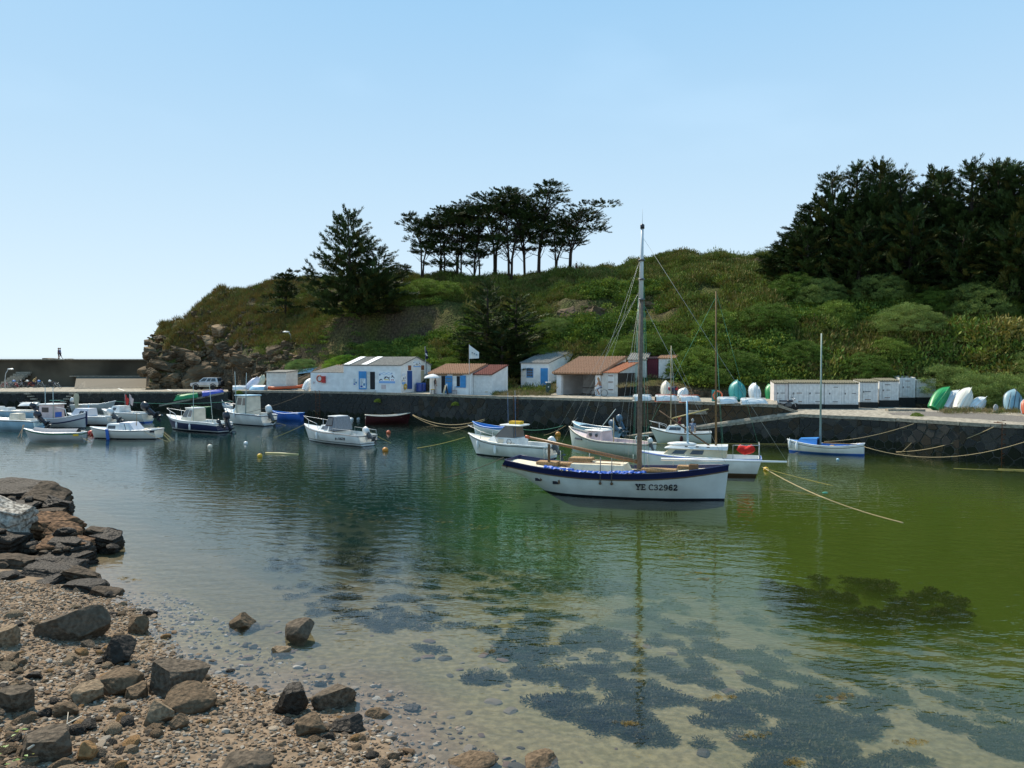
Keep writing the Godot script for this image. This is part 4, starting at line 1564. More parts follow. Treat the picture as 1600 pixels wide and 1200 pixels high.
func cabin_boats():
	var M = mats
	var white = M.hull_white
	# white cruiser with tan windows in front of the big sailboat's stern
	var t = place("motorboat", "white motorboat with tan windscreen and a yellow box on its roof", "motorboat", [860, 717], [735, 709])
	var o = {"L": boat_length(t) + 0.3, "B": 2.3, "fb": 1.42, "fm": 0.92, "fs": 0.85, "draft": 0.3, "transom": 0.85, "rake": 0.7}
	o.bands = [[0.06, M.boot_black], [-0.14, white], [-0.08, M.engine_grey], [null, white]]
	hull(o, t)
	rail("gunwale", o, t, white, 0.0, 0.04)
	deck(o, t, M.hull_cream, 0.03, 0.42, 0.99)
	inside(o, t, M.hull_cream, 0.0, 0.42, 0.25, white)
	pulpit(o, t, M.steel, 0.55, 0.55)
	var st = begin(true)
	var h = sheer_y(o, 0.6)
	var p = block(st, -0.3, 1.55, 0.85, 0.55, h - 0.05, h + 0.36, 0.5, 0.0, 0.1)
	obj("fore_cabin", st, white, t)
	st = begin(true)
	p = block(st, -1.0, 0.55, 0.84, 0.75, h - 0.3, h + 0.35, 0.05, 0.0, 0.03)
	obj("wheelhouse", st, white, t)
	var wp = []
	st = begin(true)
	wp = block(st, -0.75, 0.75, 0.78, 0.7, h + 0.36, h + 1.1, 0.75, 0.1, 0.12)
	obj("windscreen", st, M.smoked_glass, t)
	for s in sides_of(wp):
		for k in [0.02, 0.98]:
			spar("window_frame", t, s[0].lerp(s[1], k), s[3].lerp(s[2], k), 0.022, 0.022, M.engine_grey, 5)
	st = begin(true)
	soft_box(st, Vector3(-0.42, h + 1.16, 0), Vector3(1.6, 0.1, 1.4), 0.04)
	obj("cabin_roof", st, white, t)
	for q in [[0.05, 0.32, 0.25, 0.85], [0.5, 0.9, 0.35, 0.55]]:
		st = begin(true)
		panel(st, sides_of(p)[1], q[0], q[1], q[2], q[3])
		obj("console", st, M.hull_cream, t)
	st = begin()
	ring_shape(st, Vector3(-0.45, h + 0.1, -0.88), 0.17, 0.015)
	obj("steering_wheel", st, M.engine_dark, t)
	outboard(t, hv(o, 0, 0.8, 1) * Vector3(1, 1, 0) + Vector3(-0.1, 0.1, 0), M.engine_white, 35, 0, 1.15)
	st = begin(true)
	box(st, Vector3(-0.5, h + 1.31, 0.05), Vector3(0.85, 0.2, 0.5))
	var yb = tag(put("storage_box", commit(st), M.yellow), "yellow box lying on the roof of the tan windowed motorboat", "box")
	yb.transform = t.transform
	for s in [[0.4, 0.6, 3.3], [-0.75, -0.5, 3.5]]:
		spar("rod", t, Vector3(s[0], h - 0.1, s[1]), Vector3(s[0] + 0.05, h + s[2], s[1]), 0.022, 0.012, paint("rod_blue", 0.09, 0.15, 0.27), 5)
	fender([t, o], 0.84, -1, 0.45, "white fender at the bow of the tan windowed motorboat", white)
	fender([t, o], 0.58, -1, 0.45, "white fender amidships on the tan windowed motorboat", white)

	# white cruiser with a grey folding canopy
	t = place("motorboat", "white motorboat with grey canopy and raised white outboard", "motorboat", [573, 697], [477, 687.5])
	o = {"L": boat_length(t) + 0.3, "B": 2.2, "fb": 1.35, "fm": 0.95, "fs": 0.85, "draft": 0.3, "transom": 0.85, "rake": 0.8}
	o.bands = [[0.05, M.engine_grey], [0.16, white], [0.22, M.engine_grey], [null, white]]
	hull(o, t)
	rail("gunwale", o, t, M.engine_grey, 0.08, 0.03)
	deck(o, t, white, 0.02, 0.4, 0.99)
	inside(o, t, M.hull_cream, 0.0, 0.4, 0.3, white)
	pulpit(o, t, M.steel, 0.6, 0.6)
	h = sheer_y(o, 0.55)
	st = begin(true)
	p = block(st, -0.2, 1.5, 0.8, 0.55, h - 0.05, h + 0.42, 0.45, 0.0, 0.1)
	obj("fore_cabin", st, white, t)
	window(t, sides_of(p)[1], 0.25, 0.72, 0.35, 0.85, M.boat_glass)
	window(t, sides_of(p)[3], 0.25, 0.72, 0.35, 0.85, M.boat_glass)
	st = begin(true)
	p = block(st, -1.15, 0.5, 0.8, 0.7, h + 0.1, h + 1.12, 0.5, 0.15, 0.14)
	obj("canopy", st, M.grey_canvas, t)
	window(t, sides_of(p)[1], 0.12, 0.62, 0.35, 0.9, M.boat_glass, M.dark_red)
	window(t, sides_of(p)[2], 0.1, 0.9, 0.3, 0.9, M.boat_glass)
	st = begin(true)
	soft_box(st, Vector3(-0.4, h + 1.15, 0), Vector3(1.05, 0.08, 1.2), 0.03)
	obj("cabin_roof", st, white, t)
	st = begin()
	for s in [1, -1]: tube(st, [hv(o, 0.02, 1, s) + UP * 0.05, hv(o, 0.02, 1, s) + UP * 0.3, hv(o, 0.36, 1, s) + UP * 0.3, hv(o, 0.36, 1, s)], 0.018, -1, 5)
	obj("side_rail", st, M.steel, t)
	outboard(t, hv(o, 0, 0.8, 1) * Vector3(1, 1, 0) + Vector3(-0.1, 0.1, 0), M.engine_white, 55, 0, 1.25)
	var y = 0.52
	lettering(t, "JE 716721", "Droid Sans", 0.2, 0, M.engine_dark, "registration", Transform3D(Basis(UP, PI), hv(o, 0.26, u_at(o, 0.26, y), -1) + Vector3(0, 0, -0.02)), 0.04)
	fender([t, o], 0.62, -1, 0.4, "white fender on the side of the grey canopied motorboat", white)

	# tall white cruiser with blue trim and two rods
	t = place("motorboat", "white motorboat with tall cabin and two rods by the quay", "motorboat", [416, 665], [356, 661])
	o = {"L": boat_length(t) + 0.9, "B": 2.4, "fb": 1.5, "fm": 1.15, "fs": 1.05, "draft": 0.3, "transom": 0.85, "rake": 0.8}
	o.bands = [[0.06, M.boot_black], [-0.12, white], [-0.06, M.navy], [null, white]]
	hull(o, t)
	rail("gunwale", o, t, white, 0.0, 0.05)
	deck(o, t, white, 0.02, 0.4, 0.99)
	inside(o, t, M.hull_cream, 0.0, 0.4, 0.3, white)
	pulpit(o, t, M.steel, 0.65, 0.6, 0.03)
	h = sheer_y(o, 0.5)
	st = begin(true)
	p = block(st, 0.3, 1.7, 0.85, 0.55, h - 0.05, h + 0.5, 0.4, 0.0, 0.1)
	obj("fore_cabin", st, M.pale_blue, t)
	st = begin(true)
	p = block(st, -1.1, 1.0, 0.9, 0.8, h - 0.1, h + 1.75, 0.5, -0.05, 0.1)
	obj("wheelhouse", st, M.hull_cream, t)
	window(t, sides_of(p)[1], 0.1, 0.5, 0.52, 0.9, M.smoked_glass)
	window(t, sides_of(p)[1], 0.6, 0.92, 0.5, 0.9, M.smoked_glass)
	window(t, sides_of(p)[2], 0.08, 0.92, 0.5, 0.9, M.smoked_glass)
	window(t, sides_of(p)[3], 0.1, 0.9, 0.52, 0.9, M.smoked_glass)
	st = begin(true)
	soft_box(st, Vector3(-0.25, h + 1.8, 0), Vector3(2.1, 0.1, 1.8), 0.04)
	obj("cabin_roof", st, M.pale_blue, t)
	for s in [[0.4, 2.6], [-1.0, 2.5]]:
		spar("rod", t, Vector3(s[0], h, -0.9), Vector3(s[0] + 0.2 * signf(s[0]), h + 1.6 + s[1], -0.9), 0.05, 0.025, paint("rod_grey", 0.36, 0.44, 0.43), 5)
	outboard(t, hv(o, 0, 0.8, 1) * Vector3(1, 1, 0) + Vector3(-0.1, 0.15, 0), M.engine_white, 30, 0, 1.7)
	fender([t, o], 0.55, -1, 0.2, "small white fender on the tall cabined motorboat", white)

	# navy launch
	t = place("motorboat", "navy hulled motorboat with cream wheelhouse and dark outboards", "motorboat", [349, 676], [263, 670])
	o = {"L": boat_length(t) + 0.3, "B": 2.2, "fb": 1.35, "fm": 0.95, "fs": 0.85, "draft": 0.3, "transom": 0.85, "rake": 0.9}
	o.bands = [[0.1, M.boot_black], [0.16, white], [-0.2, M.navy], [null, white]]
	hull(o, t)
	rail("gunwale", o, t, white, 0.0, 0.05)
	deck(o, t, white, 0.02, 0.45, 0.99)
	inside(o, t, M.hull_cream, 0.0, 0.45, 0.3, white)
	pulpit(o, t, M.steel, 0.68, 0.6, 0.025)
	h = sheer_y(o, 0.55)
	st = begin(true)
	p = block(st, -0.5, 1.35, 0.8, 0.6, h - 0.05, h + 1.1, 0.75, -0.15, 0.15)
	obj("wheelhouse", st, M.hull_cream, t)
	window(t, sides_of(p)[1], 0.05, 0.5, 0.3, 0.88, M.boat_glass, M.hull_cream)
	window(t, sides_of(p)[1], 0.58, 0.93, 0.35, 0.88, M.smoked_glass, white)
	window(t, sides_of(p)[2], 0.08, 0.92, 0.3, 0.88, M.smoked_glass)
	st = begin(true)
	soft_box(st, Vector3(0.0, h + 1.13, 0), Vector3(1.25, 0.09, 1.25), 0.04)
	obj("cabin_roof", st, white, t)
	for s in [[-0.75, -0.7, 3.2, 0.0], [-1.6, 0.7, 3.3, -0.35]]:
		spar("rod", t, Vector3(s[0], h - 0.2, s[1]), Vector3(s[0] + s[3] * -1.2, h + s[2], s[1]), 0.035, 0.02, mats["rod_grey"], 5)
	outboard(t, hv(o, 0, 0.8, 1) * Vector3(1, 1, 0) + Vector3(-0.1, 0.2, 0.2), M.engine_dark, 25, 0, 1.6)
	outboard(t, hv(o, 0, 0.8, 1) * Vector3(1, 1, 0) + Vector3(-0.15, 0.1, -0.55), M.engine_dark, 55, 0, 0.9)
	fender([t, o], 0.68, -1, 0.5, "white fender under the wheelhouse of the navy motorboat", white)
	fender([t, o], 0.42, -1, 0.5, "white fender aft on the navy motorboat", white)

	# low white cuddy boat with a plank door
	t = place("motorboat", "low white cuddy boat with red float at its bow", "motorboat", [247, 685], [143, 684.5])
	o = {"L": boat_length(t) + 0.2, "B": 2.1, "fb": 0.95, "fm": 0.72, "fs": 0.78, "draft": 0.3, "transom": 0.8, "rake": 0.4}
	o.bands = [[0.06, M.boot_black], [-0.08, mat("hull_offwhite", Color(0.6, 0.61, 0.57), 0.5)], [-0.03, M.engine_grey], [null, white]]
	hull(o, t)
	rail("gunwale", o, t, white, 0.0, 0.04)
	deck(o, t, white, 0.02, 0.45, 0.99)
	inside(o, t, M.hull_cream, 0.0, 0.45, 0.25, white)
	h = 0.72
	st = begin(true)
	p = block(st, -0.1, 1.3, 0.8, 0.55, h - 0.05, h + 0.5, 0.1, 0.0, 0.08)
	obj("cabin", st, white, t)
	window(t, sides_of(p)[1], 0.1, 0.62, 0.3, 0.78, M.boat_glass)
	st = begin(true)
	p = block(st, -1.35, 0.05, 0.85, 0.8, h - 0.08, h + 0.62, 0.0, 0.55, 0.12)
	obj("companionway", st, mat("cabin_lilac", Color(0.62, 0.63, 0.68), 0.5), t)
	for q in [[0.2, 0.42], [0.5, 0.78]]:
		st = begin(true)
		panel(st, sides_of(p)[1], q[0], q[1], 0.1, 0.85, 0.0, 0.03)
		obj("door", st, white, t)
	st = begin(true)
	panel(st, sides_of(p)[1], 0.45, 0.47, 0.05, 0.9, 0.0, 0.02)
	obj("seam", st, M.engine_grey, t)
	st = begin(true)
	p = hv(o, 0.66, 0.8, -1)
	box(st, p + Vector3(0, -0.15, -0.05), Vector3(0.25, 0.9, 0.06), Basis(Vector3.RIGHT, -0.2))
	obj("blue_cloth", st, M.bright_blue, t)
	spar("pole", t, Vector3(-1.0, h, 0), Vector3(-1.05, h + 1.4, 0), 0.03, 0.02, M.raw_wood, 5)
	st = begin(true)
	box(st, hv(o, 0.03, 0.9, -1) + Vector3(0, -0.04, -0.01), Vector3(0.35, 0.12, 0.05))
	obj("vent", st, M.boot_black, t)
	for q in [[-1.9, 0.1, 0.4], [-2.2, -0.3, 0.3], [-1.6, 0.4, 0.35]]:
		st = begin()
		ball(st, Vector3(q[0], h - 0.1, q[1]), Vector3(0.22, q[2] * 0.5, 0.2))
		obj("gear", st, pick([M.engine_dark, M.beige, M.engine_grey]), t)
	return t

func left_boats():
	var M = mats
	var white = M.hull_white
	var t
	var o
	var st
	var p
	# grey-green covered dinghy in front
	t = place("dinghy", "white dinghy with dark green rail under a grey cover", "dinghy", [126, 687], [44, 688.5])
	o = {"L": boat_length(t) + 0.6, "B": 1.7, "fb": 0.98, "fm": 0.62, "fs": 0.6, "draft": 0.25, "transom": 0.7, "rake": 0.5}
	o.bands = [[-0.14, M.hull_grey], [-0.02, M.green_hull], [null, white]]
	hull(o, t)
	rail("gunwale", o, t, white, 0.0, 0.05)
	deck(o, t, M.grey_canvas, -0.02, 0.1, 0.82, "cover", 0.28)
	deck(o, t, white, 0.0, 0.8, 0.99, "foredeck", 0.05)
	st = begin(true)
	box(st, hv(o, 0.1, 0.8, -1) + Vector3(0, 0, -0.04), Vector3(0.4, 0.15, 0.05))
	obj("name_plate", st, M.yellow, t)
	# white boat at the very left with a cream box amidships
	t = place("motorboat", "white motorboat with cream console and dark outboard cut by the left edge", "motorboat", [62, 672], [-22, 671])
	o = {"L": boat_length(t), "B": 2.0, "fb": 1.2, "fm": 0.95, "fs": 0.85, "draft": 0.25, "transom": 0.85, "rake": 0.5}
	o.bands = [[-0.1, M.pale_blue], [-0.05, M.engine_grey], [null, white]]
	mats["pale_blue"].albedo_color = mats["pale_blue"].albedo_color
	hull(o, t)
	rail("gunwale", o, t, white, 0.0, 0.05)
	deck(o, t, white, 0.03, 0.5, 0.99)
	inside(o, t, M.hull_cream, 0.0, 0.5, 0.35, white)
	st = begin(true)
	p = block(st, -1.0, 0.0, 0.5, 0.5, 0.5, 1.55, 0.1, 0.05, 0.05)
	obj("console", st, M.hull_cream, t)
	outboard(t, hv(o, 0, 0.8, 1) * Vector3(1, 1, 0) + Vector3(-0.1, 0.25, 0), M.engine_dark, 45, 0, 1.5)
	# boat behind it with an upturned white tender on top
	t = place("motorboat", "pale motorboat carrying clutter beside the wooden fishing boat", "motorboat", [64, 656], [-30, 655])
	o = {"L": boat_length(t), "B": 2.4, "fb": 1.3, "fm": 1.0, "fs": 0.95, "draft": 0.3, "transom": 0.85, "rake": 0.5}
	o.bands = [[-0.1, M.pale_blue], [null, white]]
	hull(o, t)
	rail("gunwale", o, t, white, 0.0, 0.05)
	deck(o, t, M.hull_cream, 0.03, 0.0, 0.99)
	st = begin(true)
	for q in [[1.6, 0.5, 1.2], [0.2, 0.4, 0.9], [2.8, 0.35, 0.8]]: block(st, q[0] - q[2] / 2, q[0] + q[2] / 2, 0.6, 0.5, 0.95, 0.95 + q[1], 0.2, 0.1, 0.1)
	obj("deck_box", st, white, t)
	outboard(t, hv(o, 0, 0.8, 1) * Vector3(1, 1, 0) + Vector3(0.1, 0.4, -0.6), M.engine_dark, 55, 0, 1.4)
	var tt = upturned("dinghy", "white upturned tender lying across the clutter boat", t.transform * Vector3(-2.0, 1.55, 0.2), 2.5, 1.1, 0.35, t.rotation.y, white, "upturned tenders")
	# wooden fishing boat with a small upright cabin
	t = place("fishing_boat", "grey white wooden fishing boat with upright cabin and blue stem", "fishing boat", [64, 667], [134, 668.5])
	o = {"L": boat_length(t) + 0.2, "B": 2.4, "fb": 1.45, "fm": 0.9, "fs": 1.0, "draft": 0.4, "transom": 0.6, "rake": 0.1, "full": 2.8}
	o.bands = [[0.05, M.boot_black], [-0.5, M.hull_grey], [-0.38, M.navy], [null, mat("hull_lilac", Color(0.5, 0.5, 0.54), 0.5)]]
	hull(o, t)
	rail("gunwale", o, t, white, 0.0, 0.05)
	deck(o, t, M.tan_canvas, 0.25, 0.0, 0.99)
	st = begin(true)
	box(st, hv(o, 1.0, 0.75, 1) * Vector3(1, 1, 0) + Vector3(0.02, -0.1, 0), Vector3(0.12, 1.3, 0.12))
	obj("stem_post", st, M.navy, t)
	st = begin(true)
	p = block(st, -2.0, -0.5, 0.8, 0.75, 0.6, 2.2, 0.0, 0.0, 0.04)
	obj("wheelhouse", st, M.pinkish, t)
	st = begin(true)
	panel(st, sides_of(p)[2], 0.2, 0.75, 0.25, 0.55)
	obj("hatch", st, M.bright_blue, t)
	window(t, sides_of(p)[3], 0.2, 0.7, 0.55, 0.85, M.boat_glass)
	st = begin(true)
	soft_box(st, Vector3(-1.2, 2.25, 0), Vector3(1.75, 0.1, 1.75), 0.04)
	obj("cabin_roof", st, white, t)
	for x in [-1.35, -0.45]: spar("pole", t, Vector3(x, 0.8, 0.7), Vector3(x, 3.9, 0.7), 0.045, 0.03, mats["rod_grey"], 6)
	spar("crossbar", t, Vector3(-1.5, 2.6, 0.0), Vector3(0.1, 2.62, 0.0), 0.03, 0.03, paint("net_green", 0.04, 0.24, 0.2), 5)
	st = begin()
	tube(st, [Vector3(-0.2, 2.0, 0.7), Vector3(0.9, 1.85, 0.75), Vector3(1.2, 1.0, 0.8)], 0.035, -1, 5)
	obj("hoop", st, white, t)
	# small white cabin boat between the fishing boat and the cuddy boats
	t = place("motorboat", "white motorboat with low rounded cabin behind the fishing boat's bow", "motorboat", [176, 664], [106, 663])
	o = {"L": boat_length(t), "B": 2.1, "fb": 1.15, "fm": 0.85, "fs": 0.85, "draft": 0.25, "transom": 0.8, "rake": 0.5}
	o.bands = [[0.1, M.dark_red], [null, white]]
	hull(o, t)
	rail("gunwale", o, t, white, 0.0, 0.05)
	deck(o, t, white, 0.02, 0.4, 0.99)
	inside(o, t, M.hull_cream, 0.0, 0.4, 0.3, white)
	st = begin(true)
	p = block(st, -0.3, 1.9, 0.8, 0.5, 0.85, 1.65, 0.5, 0.0, 0.2)
	obj("cabin", st, mat("cabin_lilac", Color(0.62, 0.63, 0.68), 0.5), t)
	window(t, sides_of(p)[1], 0.45, 0.72, 0.3, 0.7, M.boat_glass)
	outboard(t, hv(o, 0, 0.8, 1) * Vector3(1, 1, 0) + Vector3(-0.1, 0.15, 0), M.engine_white, 50, 0, 1.5)
	# long grey skiff along the wall
	t = place("skiff", "long open grey white skiff moored along the far quay wall", "skiff", [114, 642.3], [181, 642.0])
	o = {"L": boat_length(t), "B": 2.0, "fb": 1.3, "fm": 0.85, "fs": 0.8, "draft": 0.25, "transom": 0.7, "rake": 0.6}
	o.bands = [[-0.1, M.hull_grey], [null, white]]
	hull(o, t)
	rail("gunwale", o, t, white, 0.0, 0.06)
	inside(o, t, M.hull_grey, 0.0, 0.96, 0.35)
	for q in [0.25, 0.55]: thwart(o, t, M.raw_wood, q, 0.65)
	outboard(t, hv(o, 0, 0.8, 1) * Vector3(1, 1, 0) + Vector3(-0.1, 0.35, 0), M.engine_white, 20, 0, 1.2)
	st = begin()
	lathe(st, [[0.02, -1.6], [0.12, -1.0], [0.34, 0.2], [0.36, 0.6], [0.26, 0.95], [0.02, 1.05]], Transform3D(Basis.from_scale(Vector3(1, 1, 0.1)), Vector3(-1.7, 1.3, 1.15)), 14)
	obj("rudder_blade", st, M.beige, t)
	fender([t, o], 0.45, 1, 0.35, "pale blue fender on the long grey skiff", M.pale_blue)
	# white cuddy boat with flags and a black outboard
	t = place("motorboat", "white motorboat with small flags and big black raised outboard", "motorboat", [231, 660], [161, 658])
	o = {"L": boat_length(t) + 0.2, "B": 2.2, "fb": 1.3, "fm": 1.0, "fs": 0.95, "draft": 0.3, "transom": 0.85, "rake": 0.7}
	o.bands = [[0.1, M.bright_blue], [null, mat("hull_offwhite", Color(0.6, 0.61, 0.57), 0.5)]]
	hull(o, t)
	rail("gunwale", o, t, white, 0.0, 0.05)
	deck(o, t, white, 0.02, 0.42, 0.99)
	inside(o, t, M.hull_cream, 0.0, 0.42, 0.3, white)
	st = begin(true)
	p = block(st, 0.0, 1.8, 0.85, 0.55, 1.0, 1.7, 0.6, 0.0, 0.15)
	obj("cabin", st, white, t)
	window(t, sides_of(p)[1], 0.25, 0.6, 0.3, 0.75, M.boat_glass)
	for q in [[-0.3, M.red], [-0.9, M.pinkish]]:
		spar("flag_pole", t, Vector3(q[0], 1.0, -0.3), Vector3(q[0], 3.0, -0.3), 0.02, 0.012, M.steel, 4)
		st = begin()
		var rows = []
		for i in 6: rows.append([Vector3(q[0] - 0.1 * i, 2.95 - 0.1 * i, -0.3 + 0.08 * sin(i * 1.4)), Vector3(q[0] - 0.06 * i, 2.2 - 0.1 * i, -0.3 + 0.08 * sin(i * 1.4 + 0.6))])
		sheet(st, rows)
		obj("flag", st, q[1], t)
	outboard(t, hv(o, 0, 0.8, 1) * Vector3(1, 1, 0) + Vector3(-0.1, 0.3, 0), M.engine_dark, 55, 0, 2.0)
	upturned("dinghy", "green upturned tender floating astern of the grey skiff", on(189, 645, 0.2) + Vector3(0, 0.15, 0), 2.6, 1.2, 0.45, 0.1, M.teal_hull, "upturned tenders")
	# green punt and a small white boat at the wall
	t = place("dinghy", "dark green punt with a yellow rail at the wall", "dinghy", [302, 649], [331, 649])
	o = {"L": boat_length(t), "B": 1.4, "fb": 1.05, "fm": 0.95, "fs": 1.05, "draft": 0.2, "transom": 0.8, "rake": 0.2, "full": 4.0}
	o.bands = [[null, mat("dark_green", Color(0.008, 0.06, 0.03), 0.5)]]
	hull(o, t)
	rail("gunwale", o, t, paint("rail_green", 0.22, 0.42, 0.22), 0.0, 0.05)
	inside(o, t, mat("dark_green", Color(0.008, 0.06, 0.03), 0.5), 0.0, 0.95, 0.4)
	t = place("dinghy", "small white launch nosing out behind the tall cabined motorboat", "dinghy", [376, 646], [347, 645])
	o = {"L": boat_length(t), "B": 1.8, "fb": 1.4, "fm": 1.0, "fs": 0.9, "draft": 0.2, "transom": 0.8, "rake": 0.6}
	o.bands = [[-0.25, M.grey_blue], [null, white]]
	hull(o, t)
	deck(o, t, white, 0.02, 0.0, 0.99)
	pulpit(o, t, M.steel, 0.6, 0.4, 0.03)
	# rowing boats under the boathouse
	t = place("rowing_boat", "orange rowing boat lying behind the blue one", "rowing boat", [488, 652], [428, 650])
	o = {"L": boat_length(t), "B": 1.7, "fb": 0.9, "fm": 0.75, "fs": 0.8, "draft": 0.25, "transom": 0.65, "rake": 0.3}
	o.bands = [[null, M.orange_red]]
	hull(o, t)
	rail("gunwale", o, t, M.orange_red, 0.0, 0.06)
	inside(o, t, M.orange_red, 0.0, 0.96, 0.3)
	for q in [0.3, 0.6]: thwart(o, t, M.raw_wood, q, 0.55)
	outboard(t, hv(o, 0, 0.8, 1) * Vector3(1, 1, 0) + Vector3(-0.05, 0.3, 0), M.engine_white, 40, 0, 1.2)
	t = place("rowing_boat", "bright blue rowing boat with a white stern sheet", "rowing boat", [472, 656], [426, 655])
	o = {"L": boat_length(t), "B": 1.6, "fb": 0.95, "fm": 0.7, "fs": 0.75, "draft": 0.25, "transom": 0.65, "rake": 0.3}
	o.bands = [[null, M.bright_blue]]
	hull(o, t)
	rail("gunwale", o, t, M.sky_blue, 0.0, 0.05)
	inside(o, t, M.bright_blue, 0.0, 0.96, 0.3)
	thwart(o, t, white, 0.18, 0.68, 0.9)
	for q in [0.45, 0.7]: thwart(o, t, M.raw_wood, q, 0.55)
	t = place("rowing_boat", "long dark red rowing boat with a white rail", "rowing boat", [571, 661], [642, 659.5])
	o = {"L": boat_length(t), "B": 1.6, "fb": 1.0, "fm": 0.72, "fs": 0.85, "draft": 0.25, "transom": 0.5, "rake": 0.3}
	o.bands = [[null, M.dark_red]]
	hull(o, t)
	rail("gunwale", o, t, M.hull_cream, 0.0, 0.045)
	inside(o, t, M.hull_grey, 0.0, 0.96, 0.3)
	for q in [0.25, 0.5, 0.75]: thwart(o, t, M.raw_wood, q, 0.55)

func middle_boats():
	var M = mats
	var white = M.hull_white
	var t
	var o
	var st
	var p
	var h
	t = place("rowing_boat", "white and blue rowing boat peeping out behind the tan windowed motorboat", "rowing boat", [806, 681], [740, 677])
	o = {"L": boat_length(t) + 0.2, "B": 1.6, "fb": 1.05, "fm": 0.66, "fs": 0.7, "draft": 0.25, "transom": 0.65, "rake": 0.3}
	o.bands = [[-0.14, white], [null, M.sky_blue]]
	hull(o, t)
	rail("gunwale", o, t, M.sky_blue, 0.0, 0.045)
	inside(o, t, M.sky_blue, 0.0, 0.96, 0.3)
	for q in [0.3, 0.6]: thwart(o, t, M.raw_wood, q, 0.5)
	# white boat with a pinkish cabin
	t = place("sailboat", "white wooden boat with pink tinged cabin and a porthole behind the boom", "sailboat", [1014, 712], [892, 701])
	o = {"L": boat_length(t) + 0.3, "B": 2.4, "fb": 1.62, "fm": 0.85, "fs": 0.82, "draft": 0.4, "transom": 0.6, "rake": 0.35, "full": 2.4}
	o.bands = [[-0.13, mat("hull_seagreen", Color(0.52, 0.57, 0.54), 0.45)], [-0.04, white], [null, M.hull_cream]]
	hull(o, t)
	rail("gunwale", o, t, M.rub_brown, 0.09, 0.022)
	rail("cap_rail", o, t, M.hull_cream, 0.0, 0.035)
	deck(o, t, M.pinkish, 0.15, 0.5, 0.99)
	inside(o, t, M.pinkish, 0.02, 0.5, 0.3)
	h = sheer_y(o, 0.6) - 0.1
	st = begin(true)
	p = block(st, 0.1, 1.6, 0.72, 0.5, h, h + 0.62, 0.12, 0.05, 0.08, 0.06, 0)
	obj("cabin", st, M.pinkish, t)
	st = begin(true)
	soft_box(st, Vector3(0.85, h + 0.67, 0), Vector3(1.55, 0.06, 1.25), 0.02)
	obj("cabin_roof", st, white, t)
	for x in [0.6, 1.15]:
		st = begin()
		lathe(st, [[0.02, -0.02], [0.13, -0.02], [0.13, 0.03], [0.02, 0.03]], Transform3D(Basis(Vector3.RIGHT, PI / 2), Vector3(x, h + 0.36, -0.66 + 0.06 * x)), 14)
		obj("porthole", st, M.boat_glass, t)
	for q in [0.15, 0.3]: thwart(o, t, M.raw_wood, q, 0.5)
	spar("mizzen_post", t, Vector3(-1.05, 0.3, -0.9), Vector3(-1.05, 2.5, -0.9), 0.05, 0.035, paint("post_tan", 0.36, 0.31, 0.2), 6)
	spar("gaff", t, Vector3(0.9, h + 0.7, 0.2), Vector3(-0.4, h + 2.2, 0.3), 0.03, 0.025, mats["rod_grey"], 5)
	st = begin()
	tube(st, [Vector3(-2.9, 0.75, -0.85), Vector3(-2.75, 1.25, -0.8), Vector3(-2.4, 1.3, 0), Vector3(-2.75, 1.25, 0.8), Vector3(-2.9, 0.75, 0.85)], 0.04, -1, 6)
	obj("tiller_hoop", st, mats["rod_grey"], t)
	outboard(t, hv(o, 0, 0.8, 1) * Vector3(1, 1, 0) + Vector3(-0.2, 0.15, -0.4), M.engine_white, 20, 0, 0.8)
	st = begin(true)
	box(st, hv(o, 0.8, u_at(o, 0.8, 0.85), -1) + Vector3(0, 0, -0.01), Vector3(0.95, 0.13, 0.06), Basis(UP, -0.42) * Basis(Vector3.RIGHT, 0.25))
	obj("name_board", st, M.engine_dark, t)
	# light blue dinghy behind
	t = place("dinghy", "light blue open dinghy with raised outboards against the quay wall", "dinghy", [962, 683], [896, 677])
	o = {"L": boat_length(t) + 0.2, "B": 1.8, "fb": 1.05, "fm": 0.7, "fs": 0.7, "draft": 0.2, "transom": 0.8, "rake": 0.4}
	o.bands = [[null, M.pale_blue]]
	hull(o, t)
	rail("gunwale", o, t, white, 0.0, 0.05)
	deck(o, t, M.pale_blue, 0.0, 0.75, 0.99)
	inside(o, t, M.grey_blue, 0.0, 0.75, 0.3)
	for q in [0.25, 0.5]: thwart(o, t, M.pale_blue, q, 0.55)
	outboard(t, hv(o, 0, 0.8, 1) * Vector3(1, 1, 0) + Vector3(-0.1, 0.2, -0.3), mat("engine_blue", Color(0.05, 0.10, 0.15), 0.4), 55, 0, 1.3)
	outboard(t, hv(o, 0, 0.8, 1) * Vector3(1, 1, 0) + Vector3(0.0, 0.5, 0.5), mat("engine_blue", Color(0.05, 0.10, 0.15), 0.4), 30, 0, 1.3)
	# sailboat with two people aboard
	t = place("sailboat", "white sailboat with two people in its cockpit and a tan boom", "sailboat", [1108, 692], [1019, 690])
	o = {"L": boat_length(t) + 0.3, "B": 2.0, "fb": 1.15, "fm": 0.78, "fs": 0.85, "draft": 0.35, "transom": 0.7, "rake": 0.6}
	o.bands = [[-0.1, mat("hull_seagreen", Color(0.52, 0.57, 0.54), 0.45)], [-0.05, M.rub_brown], [null, white]]
	hull(o, t)
	rail("gunwale", o, t, white, 0.0, 0.035)
	deck(o, t, white, 0.02, 0.45, 0.99)
	inside(o, t, M.hull_cream, 0.03, 0.45, 0.3, white)
	pulpit(o, t, M.steel, 0.7, 0.5)
	st = begin(true)
	p = block(st, -0.3, 1.25, 0.72, 0.5, 0.8, 1.32, 0.35, 0.0, 0.1)
	obj("cabin", st, white, t)
	window(t, sides_of(p)[1], 0.15, 0.8, 0.35, 0.8, M.boat_glass)
	st = begin(true)
	box(st, Vector3(0.1, 1.36, 0), Vector3(0.7, 0.08, 0.7))
